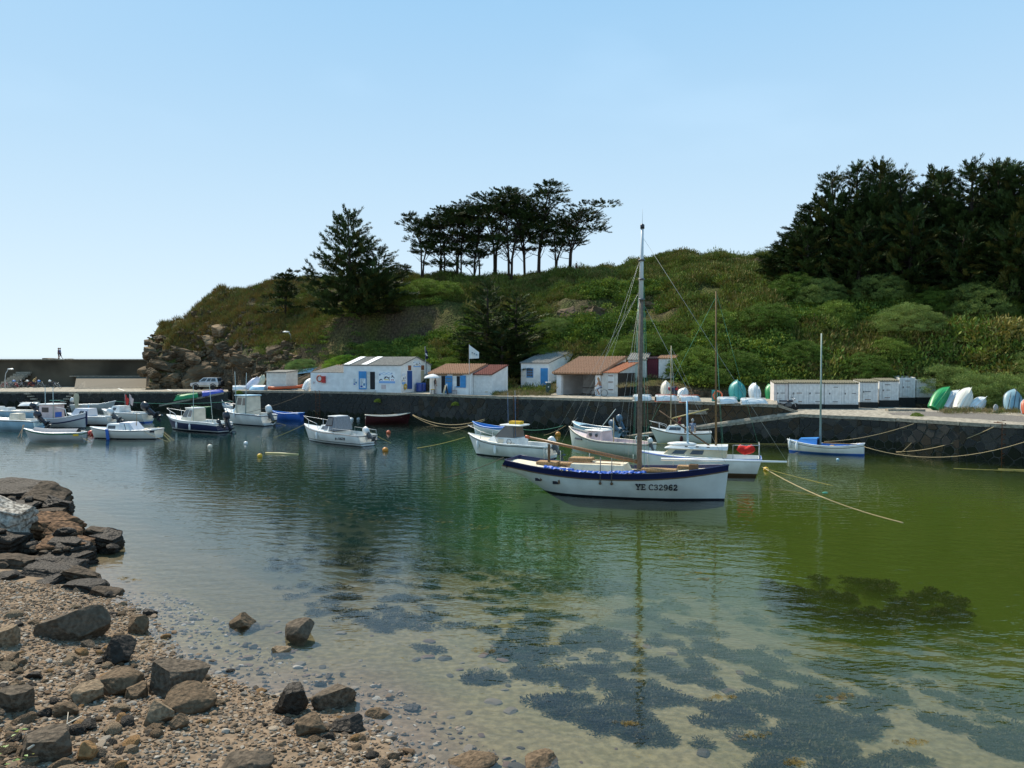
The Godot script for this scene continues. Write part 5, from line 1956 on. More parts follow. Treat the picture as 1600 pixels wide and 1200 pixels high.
	obj("sliding_hatch", st, M.hull_cream, t)
	var mf = Vector3(0.75, 1.3, 0)
	spar("mast", t, mf, mf + Vector3(0.0, 6.3, 0), 0.05, 0.035, mats["post_tan"], 7)
	spar("boom", t, mf + Vector3(0, 0.55, 0), mf + Vector3(-2.9, 1.35, -0.1), 0.05, 0.045, paint("boom_yellow", 0.46, 0.36, 0.13), 7)
	wires("stay", t, [[mf + UP * 6.2, hv(o, 1, 1, 1)], [mf + UP * 6.2, hv(o, 0, 1, 1) * Vector3(1, 1, 0)], [mf + UP * 6.0, hv(o, 0.55, 1, 1)], [mf + UP * 6.0, hv(o, 0.55, 1, -1)]], 0.006, M.wire)
	tag(sphere_float(t.transform * Vector3(-0.1, 0.32, -1.12), 0.13, 2.4, M.dark_red), "dark red fender hanging amidships on the sailboat with people", "fender", "boat fenders")
	# cruising yacht behind the bow
	t = place("yacht", "white cabin yacht with red sail cover half hidden by the big sailboat's bow", "sailboat", [1184, 742], [1000, 735])
	o = {"L": boat_length(t) + 0.4, "B": 2.4, "fb": 1.2, "fm": 0.98, "fs": 1.0, "draft": 0.4, "transom": 0.75, "rake": 0.6, "stern_rake": -0.4}
	o.bands = [[0.14, M.rub_brown], [null, white]]
	hull(o, t)
	rail("gunwale", o, t, M.bright_blue, 0.06, 0.03)
	deck(o, t, white, 0.02, 0.3, 0.99)
	inside(o, t, white, 0.02, 0.3, 0.5, white)
	st = begin(true)
	p = block(st, -1.6, 2.0, 0.85, 0.55, 0.98, 1.38, 0.5, 0.0, 0.1, 0.08, 0.0)
	obj("cabin", st, M.beige, t)
	for q in [[0.12, 0.32], [0.42, 0.62]]: window(t, sides_of(p)[1], q[0], q[1], 0.3, 0.8, M.boat_glass)
	st = begin(true)
	p = block(st, -1.65, 1.85, 0.8, 0.5, 1.4, 1.52, 0.4, 0.0, 0.05, 0.08, 0.0)
	obj("cabin_roof", st, white, t)
	for x in [-1.2, -0.6, 0.0, 0.6]:
		st = begin(true)
		box(st, Vector3(x, 1.545, -0.66), Vector3(0.16, 0.05, 0.03))
		obj("deck_vent", st, M.boot_black, t)
	st = begin()
	ball(st, Vector3(0.9, 1.62, 0.1), Vector3(0.85, 0.12, 0.35))
	obj("upturned_tender", st, white, t)
	mf = Vector3(-1.0, 1.0, 0)
	spar("mast", t, mf, mf + Vector3(0.05, 9.3, 0), 0.065, 0.04, mat("brown_mast", Color(0.16, 0.105, 0.05), 0.6), 9)
	for y in [3.3, 6.9]: spar("spreader", t, mf + Vector3(0, y - 1, -0.5), mf + Vector3(0, y - 1, 0.5), 0.035, 0.03, M.rub_brown, 5)
	spar("boom", t, mf + Vector3(0.05, 0.35, 0), mf + Vector3(3.2, 2.5, 0.0), 0.05, 0.045, M.rub_brown, 7)
	wires("stay", t, [[mf + UP * 9.1, Vector3(o.L / 2, 1.2, 0)], [mf + UP * 6.5, hv(o, 0.3, 1, -1)], [mf + UP * 6.5, hv(o, 0.3, 1, 1)], [mf + UP * 9.1, hv(o, 0.0, 1, 1) * Vector3(1, 1, 0)]], 0.006, M.rope_green)
	spar("white_pole", t, Vector3(0.55, 1.5, -0.1), Vector3(0.62, 4.1, -0.1), 0.06, 0.05, M.pale_blue, 7)
	st = begin()
	tube(st, [hv(o, 0.02, 1, -1), hv(o, 0.02, 1, -1) + UP * 0.75, hv(o, 0.02, 1, 1) + UP * 0.75, hv(o, 0.02, 1, 1)], 0.02, -1, 5)
	tube(st, [hv(o, 0.22, 1, -1), hv(o, 0.22, 1, -1) + UP * 0.75, hv(o, 0.02, 1, -1) + UP * 0.75], 0.018, -1, 5)
	obj("stern_rail", st, M.steel, t)
	st = begin()
	var rings = []
	for i in 12:
		var f = i / 11.0
		var r = 0.22 * sqrt(maxf(0.02, 1 - pow(2 * f - 1, 4)))
		var ring = PackedVector3Array()
		for k in 12:
			var a = TAU * k / 12
			ring.append(Vector3(-3.1 + 0.95 * f, 1.45 + 0.05 * sin(f * 9) + sin(a) * r * 1.1, -0.55 + cos(a) * r) + Vector3(rnd(-1, 1), rnd(-1, 1), rnd(-1, 1)) * 0.03)
		rings.append(ring)
	loft(st, rings, true)
	tag(put("sail_bag", commit(st), mat("sail_red", Color(0.55, 0.03, 0.025), 0.7)), "bright red bundled sail cover on the stern of the white yacht", "sail cover").transform = t.transform
	# blue cuddy day boat on its own
	t = place("sailboat", "small white dayboat with bright blue cuddy and tall pole mast", "sailboat", [1349, 711], [1231, 705])
	o = {"L": boat_length(t) + 0.1, "B": 1.9, "fb": 0.86, "fm": 0.58, "fs": 0.78, "draft": 0.3, "transom": 0.35, "rake": 0.15, "full": 2.2}
	o.bands = [[0.1, M.bright_blue], [-0.16, white], [-0.12, M.rub_brown], [null, white]]
	hull(o, t)
	rail("gunwale", o, t, white, 0.0, 0.035)
	deck(o, t, M.sky_blue, 0.02, 0.6, 0.99)
	inside(o, t, M.sky_blue, 0.02, 0.62, 0.25)
	for q in [0.2, 0.42]: thwart(o, t, M.raw_wood, q, 0.48)
	st = begin(true)
	p = block(st, 0.45, 1.95, 0.7, 0.45, 0.55, 0.98, 0.35, 0.0, 0.1, 0.06)
	obj("cuddy", st, M.sky_blue, t)
	st = begin(true)
	panel(st, sides_of(p)[0], 0.2, 0.8, 0.0, 0.8)
	obj("cuddy_opening", st, M.boot_black, t)
	mf = Vector3(0.3, 0.4, 0)
	spar("mast", t, mf, mf + Vector3(0.0, 7.9, 0), 0.075, 0.045, paint("mast_green", 0.28, 0.36, 0.31), 8)
	spar("oar", t, Vector3(0.2, 0.65, 0.5), Vector3(-2.0, 0.66, 0.5), 0.03, 0.03, M.raw_wood, 5)
	fender([t, o], 0.97, -1, 0.3, "white fender at the pointed end of the blue cuddy dayboat", white)
	fender([t, o], 0.86, -1, 0.3, "second white fender near the cuddy of the blue dayboat", white)

func sphere_float(c, r, tall, m):
	var st = begin()
	ball(st, c, Vector3(r, r * tall, r), 8, 12)
	return obj("fender", st, m)

func buoy(px, py, r, m, label):
	var p = on(px, py, 0.0)
	var o = thing("buoy", label, "buoy", p, 0, "mooring buoys")
	var st = begin()
	ball(st, Vector3(0, r * 0.4, 0), Vector3(r, r * 0.92, r), 8, 12)
	obj("float", st, m, o)
	st = begin()
	ring_shape(st, Vector3(0, r * 1.38, 0), r * 0.25, r * 0.07)
	obj("eye", st, mats["engine_grey"], o)

func upturned(called, label, pos, L, B, H, turn, m, group, pitch = 0.0, roll = 0.0, keel = null):
	# a dinghy lying bottom up: local y = 0 is its rail
	var o = thing(called, label, "dinghy", pos, 0, group)
	o.transform = Transform3D(Basis(UP, turn) * Basis(Vector3(0, 0, 1), pitch) * Basis(Vector3.RIGHT, roll), pos)
	var h = {"L": L, "B": B, "fb": H * 0.62, "fm": H * 0.42, "fs": H * 0.5, "draft": H * 0.55, "transom": 0.72, "rake": L * 0.12, "full": 2.4, "bilge": 0.42}
	h.bands = [[null, m]]
	var flip = Node3D.new()
	flip.name = "shell"
	o.add_child(flip)
	flip.transform = Transform3D(Basis(Vector3.RIGHT, PI), Vector3(0, H * 0.42, 0))
	hull(h, flip)
	rail("gunwale", h, flip, m if keel == null else keel, 0.0, 0.028)
	var st = begin()
	tube(st, [Vector3(-L * 0.48, -H * 0.56, 0), Vector3(L * 0.3, -H * 0.56, 0), Vector3(L * 0.42, -H * 0.4, 0)], 0.03, 0.02, 5)
	for s in [-1, 1]: tube(st, [Vector3(-L * 0.44, -H * 0.47, s * B * 0.27), Vector3(L * 0.2, -H * 0.5, s * B * 0.24)], 0.022, -1, 5)
	obj("keel", st, m if keel == null else keel, flip)
	inside(h, flip, m, 0.0, 0.96, -H * 0.2)
	return o

func leaning(label, px, py, h, L, B, H, tilt_, roll, m, group, keel = null):
	# stands on its transom with the bottom towards the water, tipped over to the right
	var d = -on(px, py, h).z
	var p = on(px, py, h)
	var o = upturned("dinghy", label, p, L, B, H, 0, m, group, 0, 0, keel)
	# local x (bow) goes up and over; local y (bottom) faces the camera
	var x = Vector3(sin(tilt_), cos(tilt_), -0.42).normalized()
	var y = Vector3(roll, 0.3, 1.0).normalized()
	y = (y - x * y.dot(x)).normalized()
	o.transform = Transform3D(Basis(x, y, x.cross(y)), p + x * L * 0.5 + UP * 0.05)
	return o

func shore_dinghies():
	var M = mats
	var lay = "dinghies laid bottom up on the quay"
	var lean = "dinghies leaning against the bank"
	var w = M.hull_white
	upturned("dinghy", "white dinghy laid bottom up at the boathouse quay's far corner", on(373, 609, 3.0) + Vector3(0, 0, -0.8), 1.9, 1.1, 0.5, 0.4, w, lay)
	upturned("dinghy", "dinghy with sky blue bottom laid beside the far corner", on(398, 610, 3.0) + Vector3(0, 0, -0.8), 2.3, 1.2, 0.6, 2.9, M.pale_blue, lay, 0, 0, w)
	leaning("white violet tinged dinghy leaning by the small concrete hut", 386, 609, 3.0, 2.1, 1.1, 0.45, 0.7, -0.3, mat("dinghy_lilac", Color(0.55, 0.57, 0.68), 0.5), lean)
	leaning("pale yellowish dinghy leaning behind the concrete hut", 401, 608, 3.0, 2.0, 1.1, 0.4, 0.35, -0.2, mat("dinghy_straw", Color(0.5, 0.5, 0.38), 0.5), lean)
	leaning("turquoise dinghy leaning on the bank above the red inflatable", 437, 606, 3.05, 2.3, 1.0, 0.4, 0.75, -0.2, M.mint_hull, lean)
	leaning("beige dinghy with grey blue rail leaning above the red inflatable", 452, 606, 3.05, 2.4, 1.0, 0.4, 0.75, -0.2, M.beige, lean, M.grey_blue)
	leaning("white dinghy on edge against the boathouse wing", 476, 611, 3.0, 1.7, 0.9, 0.35, 0.4, 0.2, w, lean)
	upturned("dinghy", "pale blue dinghy on the grass behind the boathouse wing", on(472, 582, 5.0) + Vector3(0.6, 0, -1), 3.4, 1.2, 0.5, 0.25, M.pale_blue, lay, 0.12)
	upturned("dinghy", "bright green dinghy laid bottom up halfway down the far slipway", on(288, 626, 1.45) + Vector3(0, 0.25, -0.4), 2.9, 1.2, 0.6, -2.6, M.bright_green, lay, -0.1)
	upturned("dinghy", "violet blue dinghy laid bottom up near the top of the far slipway", on(331, 617, 2.2) + Vector3(0, 0, -0.9), 2.9, 1.3, 0.6, 0.5, mat("dinghy_violet", Color(0.06, 0.09, 0.42), 0.5), lay, 0.1)
	# red inflatable
	var t = thing("inflatable_boat", "long red inflatable boat lying on the quay left of the boathouse", "inflatable boat", on(446, 609.6, 3.0) + Vector3(0, 0.25, -0.35), 0.08)
	var st = begin()
	for s in [-1, 1]: tube(st, [Vector3(-2.0, 0, s * 0.3), Vector3(-1.4, 0, s * 0.5), Vector3(0.8, 0.08, s * 0.5), Vector3(1.7, 0.2, s * 0.3), Vector3(2.0, 0.28, 0)], 0.2, 0.17, 9)
	obj("tube", st, M.orange_red, t)
	st = begin(true)
	box(st, Vector3(-0.2, -0.08, 0), Vector3(3.2, 0.06, 0.9))
	obj("floor", st, M.engine_grey, t)
	# by the slipway
	upturned("dinghy", "white dinghy laid bottom up beside the main mast on the quay", on(1008, 626, 3.0) + Vector3(0, 0, -0.8), 1.75, 1.1, 0.5, 0.1, w, lay)
	upturned("dinghy", "red sided white dinghy laid bottom up left of two", on(1046, 627, 3.0) + Vector3(0, 0, -0.8), 2.05, 1.1, 0.55, 0.0, w, lay, 0, 0, M.orange_red)
	upturned("dinghy", "red sided white dinghy laid bottom up right of two", on(1083, 628, 3.0) + Vector3(0, 0, -0.8), 1.95, 1.1, 0.55, 0.15, w, lay, 0, 0, M.orange_red)
	upturned("dinghy", "white dinghy bottom up in front of the teal one", on(1142, 630.5, 3.0) + Vector3(0, 0, -0.7), 1.85, 1.1, 0.5, 0.2, w, lay)
	upturned("dinghy", "flat white dinghy bottom up in front of the white leaning one", on(1184, 631.5, 3.0) + Vector3(0, 0, -0.7), 2.2, 1.1, 0.45, -0.1, w, lay)
	leaning("small white dinghy leaning behind the red sided ones", 1063, 623, 3.0, 1.2, 0.9, 0.35, 0.55, -0.3, w, lean)
	leaning("cream dinghy standing upright against the bank below the tiled white shed", 1041, 623, 3.0, 1.75, 0.95, 0.35, 0.05, -0.1, M.hull_cream, lean)
	leaning("big teal dinghy leaning upright against the earth bank", 1153, 628, 3.0, 1.95, 1.35, 0.5, 0.05, -0.15, M.teal_hull, lean)
	leaning("white round nosed dinghy leaning between teal and green ones", 1180, 627, 3.0, 1.65, 1.05, 0.4, 0.05, 0.1, w, lean)
	leaning("green dinghy leaning against the end of the white lockers", 1204, 630, 2.6, 1.85, 0.9, 0.4, 0.05, 0.2, M.bright_green, lean)
	# right hand group
	leaning("bright green dinghy leaning at the right end of the lockers", 1458, 641, 2.32, 2.95, 1.3, 0.42, 0.8, -0.25, M.bright_green, lean)
	leaning("grey white dinghy leaning next to the bright green one", 1479, 641, 2.32, 2.4, 1.2, 0.4, 0.75, -0.25, mat("dinghy_grey_white", Color(0.56, 0.57, 0.58), 0.5), lean)
	leaning("cream white dinghy with ribbed bottom leaning in the middle of the row", 1497, 642, 2.32, 2.65, 1.25, 0.42, 0.7, -0.1, mat("dinghy_cream_white", Color(0.68, 0.65, 0.56), 0.5), lean)
	leaning("slim white dinghy leaning low behind the tyre", 1518, 642, 2.32, 2.1, 0.95, 0.4, 1.0, -0.2, w, lean)
	leaning("grey blue dinghy with a dark keel stripe leaning among bushes", 1580, 644, 2.32, 2.15, 1.4, 0.4, 0.4, -0.2, paint("dinghy_grey_blue", 0.2, 0.33, 0.38), lean, M.engine_dark)
	leaning("orange red dinghy with white rail cut by the right edge", 1606, 650, 2.32, 1.5, 1.1, 0.35, 0.35, -0.1, M.orange_red, lean, w)
	st = begin()
	ring_shape(st, on(1531, 640, 2.32) + Vector3(0, 0.35, 0), 0.27, 0.1, Basis(UP, 0.5) * Basis(Vector3.RIGHT, -0.3))
	tag(obj("tyre", st, mat("rubber", Color(0.03, 0.028, 0.027), 0.9)), "old black tyre leaning at the foot of the slim white dinghy", "tyre")
	st = begin(true)
	var pp = on(1557, 646, 2.32)
	extrude(st, [[-0.2, 0], [0.2, 0], [0.2, 0.5], [0.12, 0.68], [0, 0.74], [-0.12, 0.68], [-0.2, 0.5]], Transform3D(Basis(UP, 0.1), pp + Vector3(0, -0.02, -0.1)), 0.06)
	tag(obj("marker_slab", st, paint("grey_marker", 0.42, 0.44, 0.46)), "small grey white round topped slab standing among weeds", "slab")

func ropes():
	var M = mats
	var list = [
		# from pixel, height, to pixel, height, sag, radius, material, label
		[1190, 729, 0.6, 1411, 817, 0.0, 0.3, 0.028, M.rope_tan, "long tan mooring rope running from the bow down into the green water"],
		[1198, 733, 0.12, 1302, 759, 0.0, 0.02, 0.012, M.rope_yellow, "yellow line floating from the yellow buoy"],
		[1134, 776, 0.28, 1165, 787, 0.0, 0.03, 0.02, M.rope_tan, "short rope dipping into the water at the stem of the big sailboat"],
		[787, 715, 1.0, 690, 748, 0.0, 0.1, 0.022, M.rope_dark, "rope from the big sailboat's stern slanting into the water"],
		[727, 683, 1.3, 652, 700, 0.0, 0.08, 0.024, M.rope_yellow, "weedy yellow rope from the bow of the tan windowed motorboat"],
		[738, 664, 1.0, 692, 677, 0.0, 0.05, 0.018, M.rope_tan, "thin rope from the white and blue rowing boat to the water"],
		[645, 648, 0.9, 757, 655, 1.2, 0.75, 0.03, M.rope_tan, "slack pale rope hanging between the dark red boat and the quay wall"],
		[645, 649, 0.8, 757, 657, 1.0, 0.95, 0.025, M.rope_tan, "second slack rope hanging below the first beside the quay wall"],
		[1288, 690, 0.7, 1428, 662, 2.2, 0.25, 0.018, M.rope_tan, "thin rope from the blue cuddy dayboat up to the lower quay edge"],
		[1350, 698, 0.7, 1620, 684, 2.0, 0.9, 0.02, M.rope_tan, "long rope from the dayboat's stern along the right quay wall"],
		[1408, 707, 0.0, 1451, 660, 2.15, 0.12, 0.02, M.rope_tan, "rope dropping steeply from the quay edge into the water"],
		[1400, 706, 0.0, 1553, 667, 2.15, 0.4, 0.024, M.rope_tan, "thick rope slanting from the right quay edge into the water"],
		[1005, 693, 0.05, 1235, 694, 0.05, 0.0, 0.025, M.rope_yellow, "yellow green line floating along the foot of the slipway wall"],
		[1490, 732, 0.0, 1620, 737, 0.0, 0.0, 0.02, M.rope_yellow, "yellow line floating on the green water at the right edge"],
		[1560, 733, 0.0, 1650, 736, 0.0, 0.0, 0.035, M.rope_yellow, "thick pale stretch of the floating yellow line at the right edge"],
		[545, 675, 0.8, 563, 698, 0.0, 0.03, 0.02, M.rope_yellow, "yellow rope from the grey canopied motorboat's stern into the water"],
		[575, 673, 0.8, 611, 692, 0.0, 0.04, 0.016, M.rope_yellow, "rope from the raised white outboard of the canopied motorboat"],
		[478, 662, 1.2, 427, 684, 0.0, 0.06, 0.016, M.rope_yellow, "thin yellow rope from the bow of the canopied motorboat"],
		[247, 667, 0.7, 272, 688, 0.0, 0.03, 0.018, M.rope_tan, "first of three ropes at the stern of the low cuddy boat"],
		[246, 668, 0.7, 266, 689, 0.0, 0.03, 0.018, M.rope_yellow, "yellow middle rope at the stern of the low cuddy boat"],
		[222, 673, 0.7, 262, 690, 0.0, 0.03, 0.018, M.rope_tan, "rope from the side of the low cuddy boat to the water"],
		[38, 664, 0.8, 28, 684, 0.0, 0.0, 0.03, M.rope_dark, "dark rope from the covered dinghy's bow straight into the water"],
		[36, 664, 0.8, 33, 685, 0.0, 0.0, 0.03, M.rope_dark, "second dark rope beside the first at the covered dinghy's bow"],
		[110, 673, 0.6, 142, 691, 0.0, 0.04, 0.018, M.rope_tan, "rope from the yellow plate of the covered dinghy to the water"],
		[145, 672, 0.7, 133, 686, 0.0, 0.2, 0.016, M.rope_tan, "loose rope loop under the red float of the low cuddy boat"],
		[180, 627, 1.2, 475, 614, 2.8, 0.7, 0.02, M.rope_green, "long thin green line slung along the far quay walls"],
		[384, 645, 1.6, 478, 614, 2.8, 0.2, 0.018, M.rope_dark, "dark rope from the tall cabined motorboat up to the quay"],
		[418, 655, 0.8, 446, 664, 0.0, 0.05, 0.02, M.rope_yellow, "rope from the tall cabined motorboat's stern into the water"],
		[490, 641, 1.0, 500, 648, 0.3, 0.05, 0.02, M.rope_tan, "rope at the stern of the orange rowing boat"],
		[612, 643, 0.8, 645, 617, 2.7, 0.1, 0.014, M.rope_tan, "thin rope from the dark red rowing boat up to the quay edge"],
		[880, 665, 1.3, 800, 668, 0.4, 0.3, 0.016, M.rope_green, "green rope from the pink cabined boat's bow towards the motorboat"],
		[884, 665, 1.3, 850, 680, 0.3, 0.1, 0.016, M.rope_tan, "tan rope from the pink cabined boat's bow down to the water"],
		[893, 662, 0.9, 940, 615, 3.0, 0.05, 0.014, M.wire, "thin line from the light blue dinghy up to the quay"],
		[1085, 630, 2.7, 1222, 721, 1.75, 0.0, 0.006, M.wire, "thin pale line from the bowsprit end up behind the brown mast"],
		[1240, 709, 0.0, 1290, 690, 0.3, 0.03, 0.012, M.rope_tan, "thin rope hanging along the dayboat's near side"],
	]
	for r in list:
		if r[9].begins_with("thin pale line"): continue
		var a = on(r[0], r[1], r[2])
		var b = on(r[3], r[4], r[5])
		# the two ends are pinned to what they are tied to
		var st = begin()
		tube(st, sag(a, b, r[6]), r[7], -1, 5)
		tag(obj("mooring_rope", st, r[8]), r[9], "rope", "mooring ropes")
	var k = on(1289, 770, 0.35)
	var st = begin()
	ball(st, k, Vector3(0.14, 0.05, 0.06))
	tag(obj("rope_knot", st, M.rope_green), "green knot tied in the long tan mooring rope", "knot")
	buoy(1197, 735, 0.16, M.yellow, "yellow buoy on the long rope off the big sailboat's bow")
	buoy(602, 705, 0.22, paint("buoy_orange", 0.55, 0.22, 0.02), "orange buoy floating alone right of the canopied motorboat")
	buoy(607, 677, 0.2, M.orange_red, "small red orange buoy near the dark red rowing boat")
	buoy(328, 699, 0.18, M.hull_cream, "cream buoy in front of the navy motorboat")
	buoy(384, 694, 0.17, w_or(), "flat white buoy left of the yellow one")
	buoy(406, 714, 0.18, M.yellow, "yellow buoy left of the floating plank")
	buoy(417, 664, 0.3, M.orange_red, "pink red buoy under the white outboard of the tall cabined motorboat")
	buoy(872, 680, 0.24, paint("buoy_orange", 0.55, 0.22, 0.02), "orange buoy at the bow of the pink cabined boat")
	buoy(1309, 719, 0.1, M.pale_blue, "tiny pale blue buoy below the blue cuddy dayboat")
	buoy(549, 657, 0.25, M.hull_white, "white block float left of the dark red rowing boat")
	buoy(560, 656, 0.2, M.hull_grey, "grey float beside the white block float")
	buoy(143, 679, 0.3, M.red, "red float hanging at the bow of the low cuddy boat")
	var a = on(415, 708, 0.02)
	var b = on(466, 710, 0.02)
	var sp = begin()
	tube(sp, [a, a.lerp(b, 0.5) + UP * 0.02, b], 0.07, 0.05, 7)
	tag(obj("floating_plank", sp, paint("plank_yellow", 0.5, 0.43, 0.2)), "pale yellow pole floating on the open water", "pole")

func w_or(): return mats["hull_white"]

# ---------------------------------------------------------------- houses
func tile_roof(parent, a, b, da, db, m, called = "roof", pitch = 0.24, row = 0.42, wave = 0.06):
	# a: left eave, b: right eave, da / db: vectors from the eaves up to the ridge; half-round tiles in stepped rows
	var st = begin()
	var w = (b - a).length()
	var cols_ = maxi(2, int(round(w / pitch)))
	var up_len = da.length()
	var rows_ = maxi(1, int(round(up_len / row)))
	var n = (b - a).cross(da).normalized()
	if n.y < 0: n = -n
	var grid = []
	for r in rows_:
		for e in 2:
			var v = (r + e) / float(rows_)
			var line = []
			for i in cols_ * 6 + 1:
				var u = i / float(cols_ * 6)
				var p = a.lerp(b, u) + da.lerp(db, u) * v
				var ph = fposmod(i / 6.0, 1.0) * TAU
				var h = (0.5 + 0.5 * cos(ph)) * wave
				if row < 2.0: h += (0.03 if e == 0 else 0.0) + 0.012 * fine.get_noise_2d(floorf(i / 6.0) * 91.0, r * 77.0)
				line.append(p + n * (h + 0.02))
			grid.append(line)
	# each course of tiles is smooth along itself, the steps between courses are sharp
	for k in grid.size() - 1:
		st.set_smooth_group(k + 1 if k % 2 == 0 else -1)
		sheet(st, [grid[k], grid[k + 1]])
	# the underside, so that the eaves have a thickness
	st.set_smooth_group(-1)
	quad(st, b - n * 0.03, a - n * 0.03, a + da - n * 0.03, b + db - n * 0.03)
	for i in cols_ * 6:
		quad(st, grid[0][i + 1], grid[0][i], a.lerp(b, i / float(cols_ * 6)) - n * 0.03, a.lerp(b, (i + 1) / float(cols_ * 6)) - n * 0.03)
	quad(st, a - n * 0.03, grid[0][0], grid[-1][0], a + da - n * 0.03)
	quad(st, grid[0][-1], b - n * 0.03, b + db - n * 0.03, grid[-1][-1])
	return obj(called, st, m, parent)

func shell(parent, a, b, back, prof, m, open_front = false, called = "wall"):
	# a, b: feet of the front wall; back: vector to the rear; prof: [share of depth, height] of the side walls
	var st = begin(true)
	var base = -0.25
	var L = [a + UP * base]
	var R = [b + UP * base]
	for p in prof:
		L.append(a + back * p[0] + UP * p[1])
		R.append(b + back * p[0] + UP * p[1])
	L.append(a + back + UP * base)
	R.append(b + back + UP * base)
	if not open_front: quad(st, L[0], R[0], R[1], L[1])
	quad(st, R[-1], L[-1], L[-2], R[-2])
	for i in range(1, L.size() - 1):
		tri(st, L[0], L[i], L[i + 1])
		tri(st, R[0], R[i + 1], R[i])
	return obj(called, st, m, parent)

func on_face(parent, a, b, h, u0, u1, v0, v1, m, called, off = 0.0, thick = 0.04):
	# a slab on the upright face over the foot line a -> b of height h; u along, v up, in metres
	var L = (b - a).length()
	var st = begin(true)
	panel(st, [a, b, b + UP * h, a + UP * h], u0 / L, u1 / L, v0 / h, v1 / h, off, thick)
	return obj(called, st, m, parent)

func planks(parent, a, b, h, u0, u1, v0, v1, m, called, n, off = 0.0):
	var L = (b - a).length()
	var st = begin(true)
	for i in n:
		var k0 = lerpf(u0, u1, float(i) / n) + 0.008
		var k1 = lerpf(u0, u1, float(i + 1) / n) - 0.008
		panel(st, [a, b, b + UP * h, a + UP * h], k0 / L, k1 / L, v0 / h, v1 / h, off + rnd(0, 0.012), 0.03)
	return obj(called, st, m, parent)

func back_of(a, b, depth):
	var n = (b - a).cross(UP).normalized()
	if n.z > 0: n = -n
	return n * depth

func mural_image():
	# the wall painting of the boathouse: dark figures over yellow letters and a blue band
	var im = Image.create(128, 80, false, Image.FORMAT_RGB8)
	im.fill(Color(0.90, 0.91, 0.92))
	var dark = Color(0.10, 0.11, 0.22)
	var pale = Color(0.45, 0.62, 0.82)
	for i in 60: im.fill_rect(Rect2i(10 + i % 30 * 3, 10 + int(4 * sin(i * 0.5)) + (i / 30) * 9, 3, 2), pale)
	for f in [[4, 16, 9, 12], [100, 8, 5, 10], [8, 56, 6, 4], [46, 34, 12, 5]]: im.fill_rect(Rect2i(f[0], f[1], f[2], f[3]), Color(0.35, 0.42, 0.55))
	for s in [[40, 44, 60, 34, 5], [58, 34, 74, 44, 5], [70, 44, 86, 36, 3], [78, 40, 80, 58, 4], [100, 24, 112, 38, 5], [96, 38, 108, 30, 4], [108, 34, 122, 44, 3], [4, 60, 16, 50, 5], [14, 50, 26, 58, 4], [44, 50, 54, 42, 3]]:
		for k in 24:
			var t = k / 23.0
			im.fill_rect(Rect2i(int(lerpf(s[0], s[2], t)), int(lerpf(s[1], s[3], t)), s[4], s[4] - 1), dark)
	for i in 4: im.fill_rect(Rect2i(42 + i * 9, 50 + (i % 2), 6, 9), Color(0.85, 0.72, 0.32))
	for i in 2: im.fill_rect(Rect2i(96 + i * 12, 52, 9, 9), Color(0.75, 0.52, 0.58))
	im.fill_rect(Rect2i(2, 66, 124, 13), Color(0.36, 0.58, 0.83))
	for i in 20: im.fill_rect(Rect2i(5 + i * 6, 70, 3, 5), Color(0.75, 0.85, 0.93))
	return ImageTexture.create_from_image(im)

func notice_image(seed_):
	var r = RandomNumberGenerator.new()
	r.seed = seed_
	var im = Image.create(32, 48, false, Image.FORMAT_RGB8)
	im.fill(Color(0.85, 0.87, 0.88))
	for i in 11: im.fill_rect(Rect2i(3, 3 + i * 4, r.randi_range(8, 25), 2), Color(0.45, 0.5, 0.56))
	im.fill_rect(Rect2i(19, 24, 10, 12), Color(0.2, 0.45, 0.6))
	im.fill_rect(Rect2i(3, 36, 12, 9), Color(0.15, 0.25, 0.6))
	return ImageTexture.create_from_image(im)

func print_panel(parent, a, b, h, u0, u1, v0, v1, tex, called, off = 0.012):
	var n = -back_of(a, b, 1.0)
	var d = (b - a).normalized()
	var st = begin(true)
	var c = [a + d * u0 + UP * v0, a + d * u1 + UP * v0, a + d * u1 + UP * v1, a + d * u0 + UP * v1]
	var uv = [Vector2(0, 1), Vector2(1, 1), Vector2(1, 0), Vector2(0, 0)]
	for k in [0, 2, 1, 0, 3, 2]:
		st.set_uv(uv[k])
		st.add_vertex(c[k] + n * off)
	var m = StandardMaterial3D.new()
	m.resource_name = called
	m.albedo_texture = tex
	m.roughness = 0.8
	return obj(called, st, m, parent)

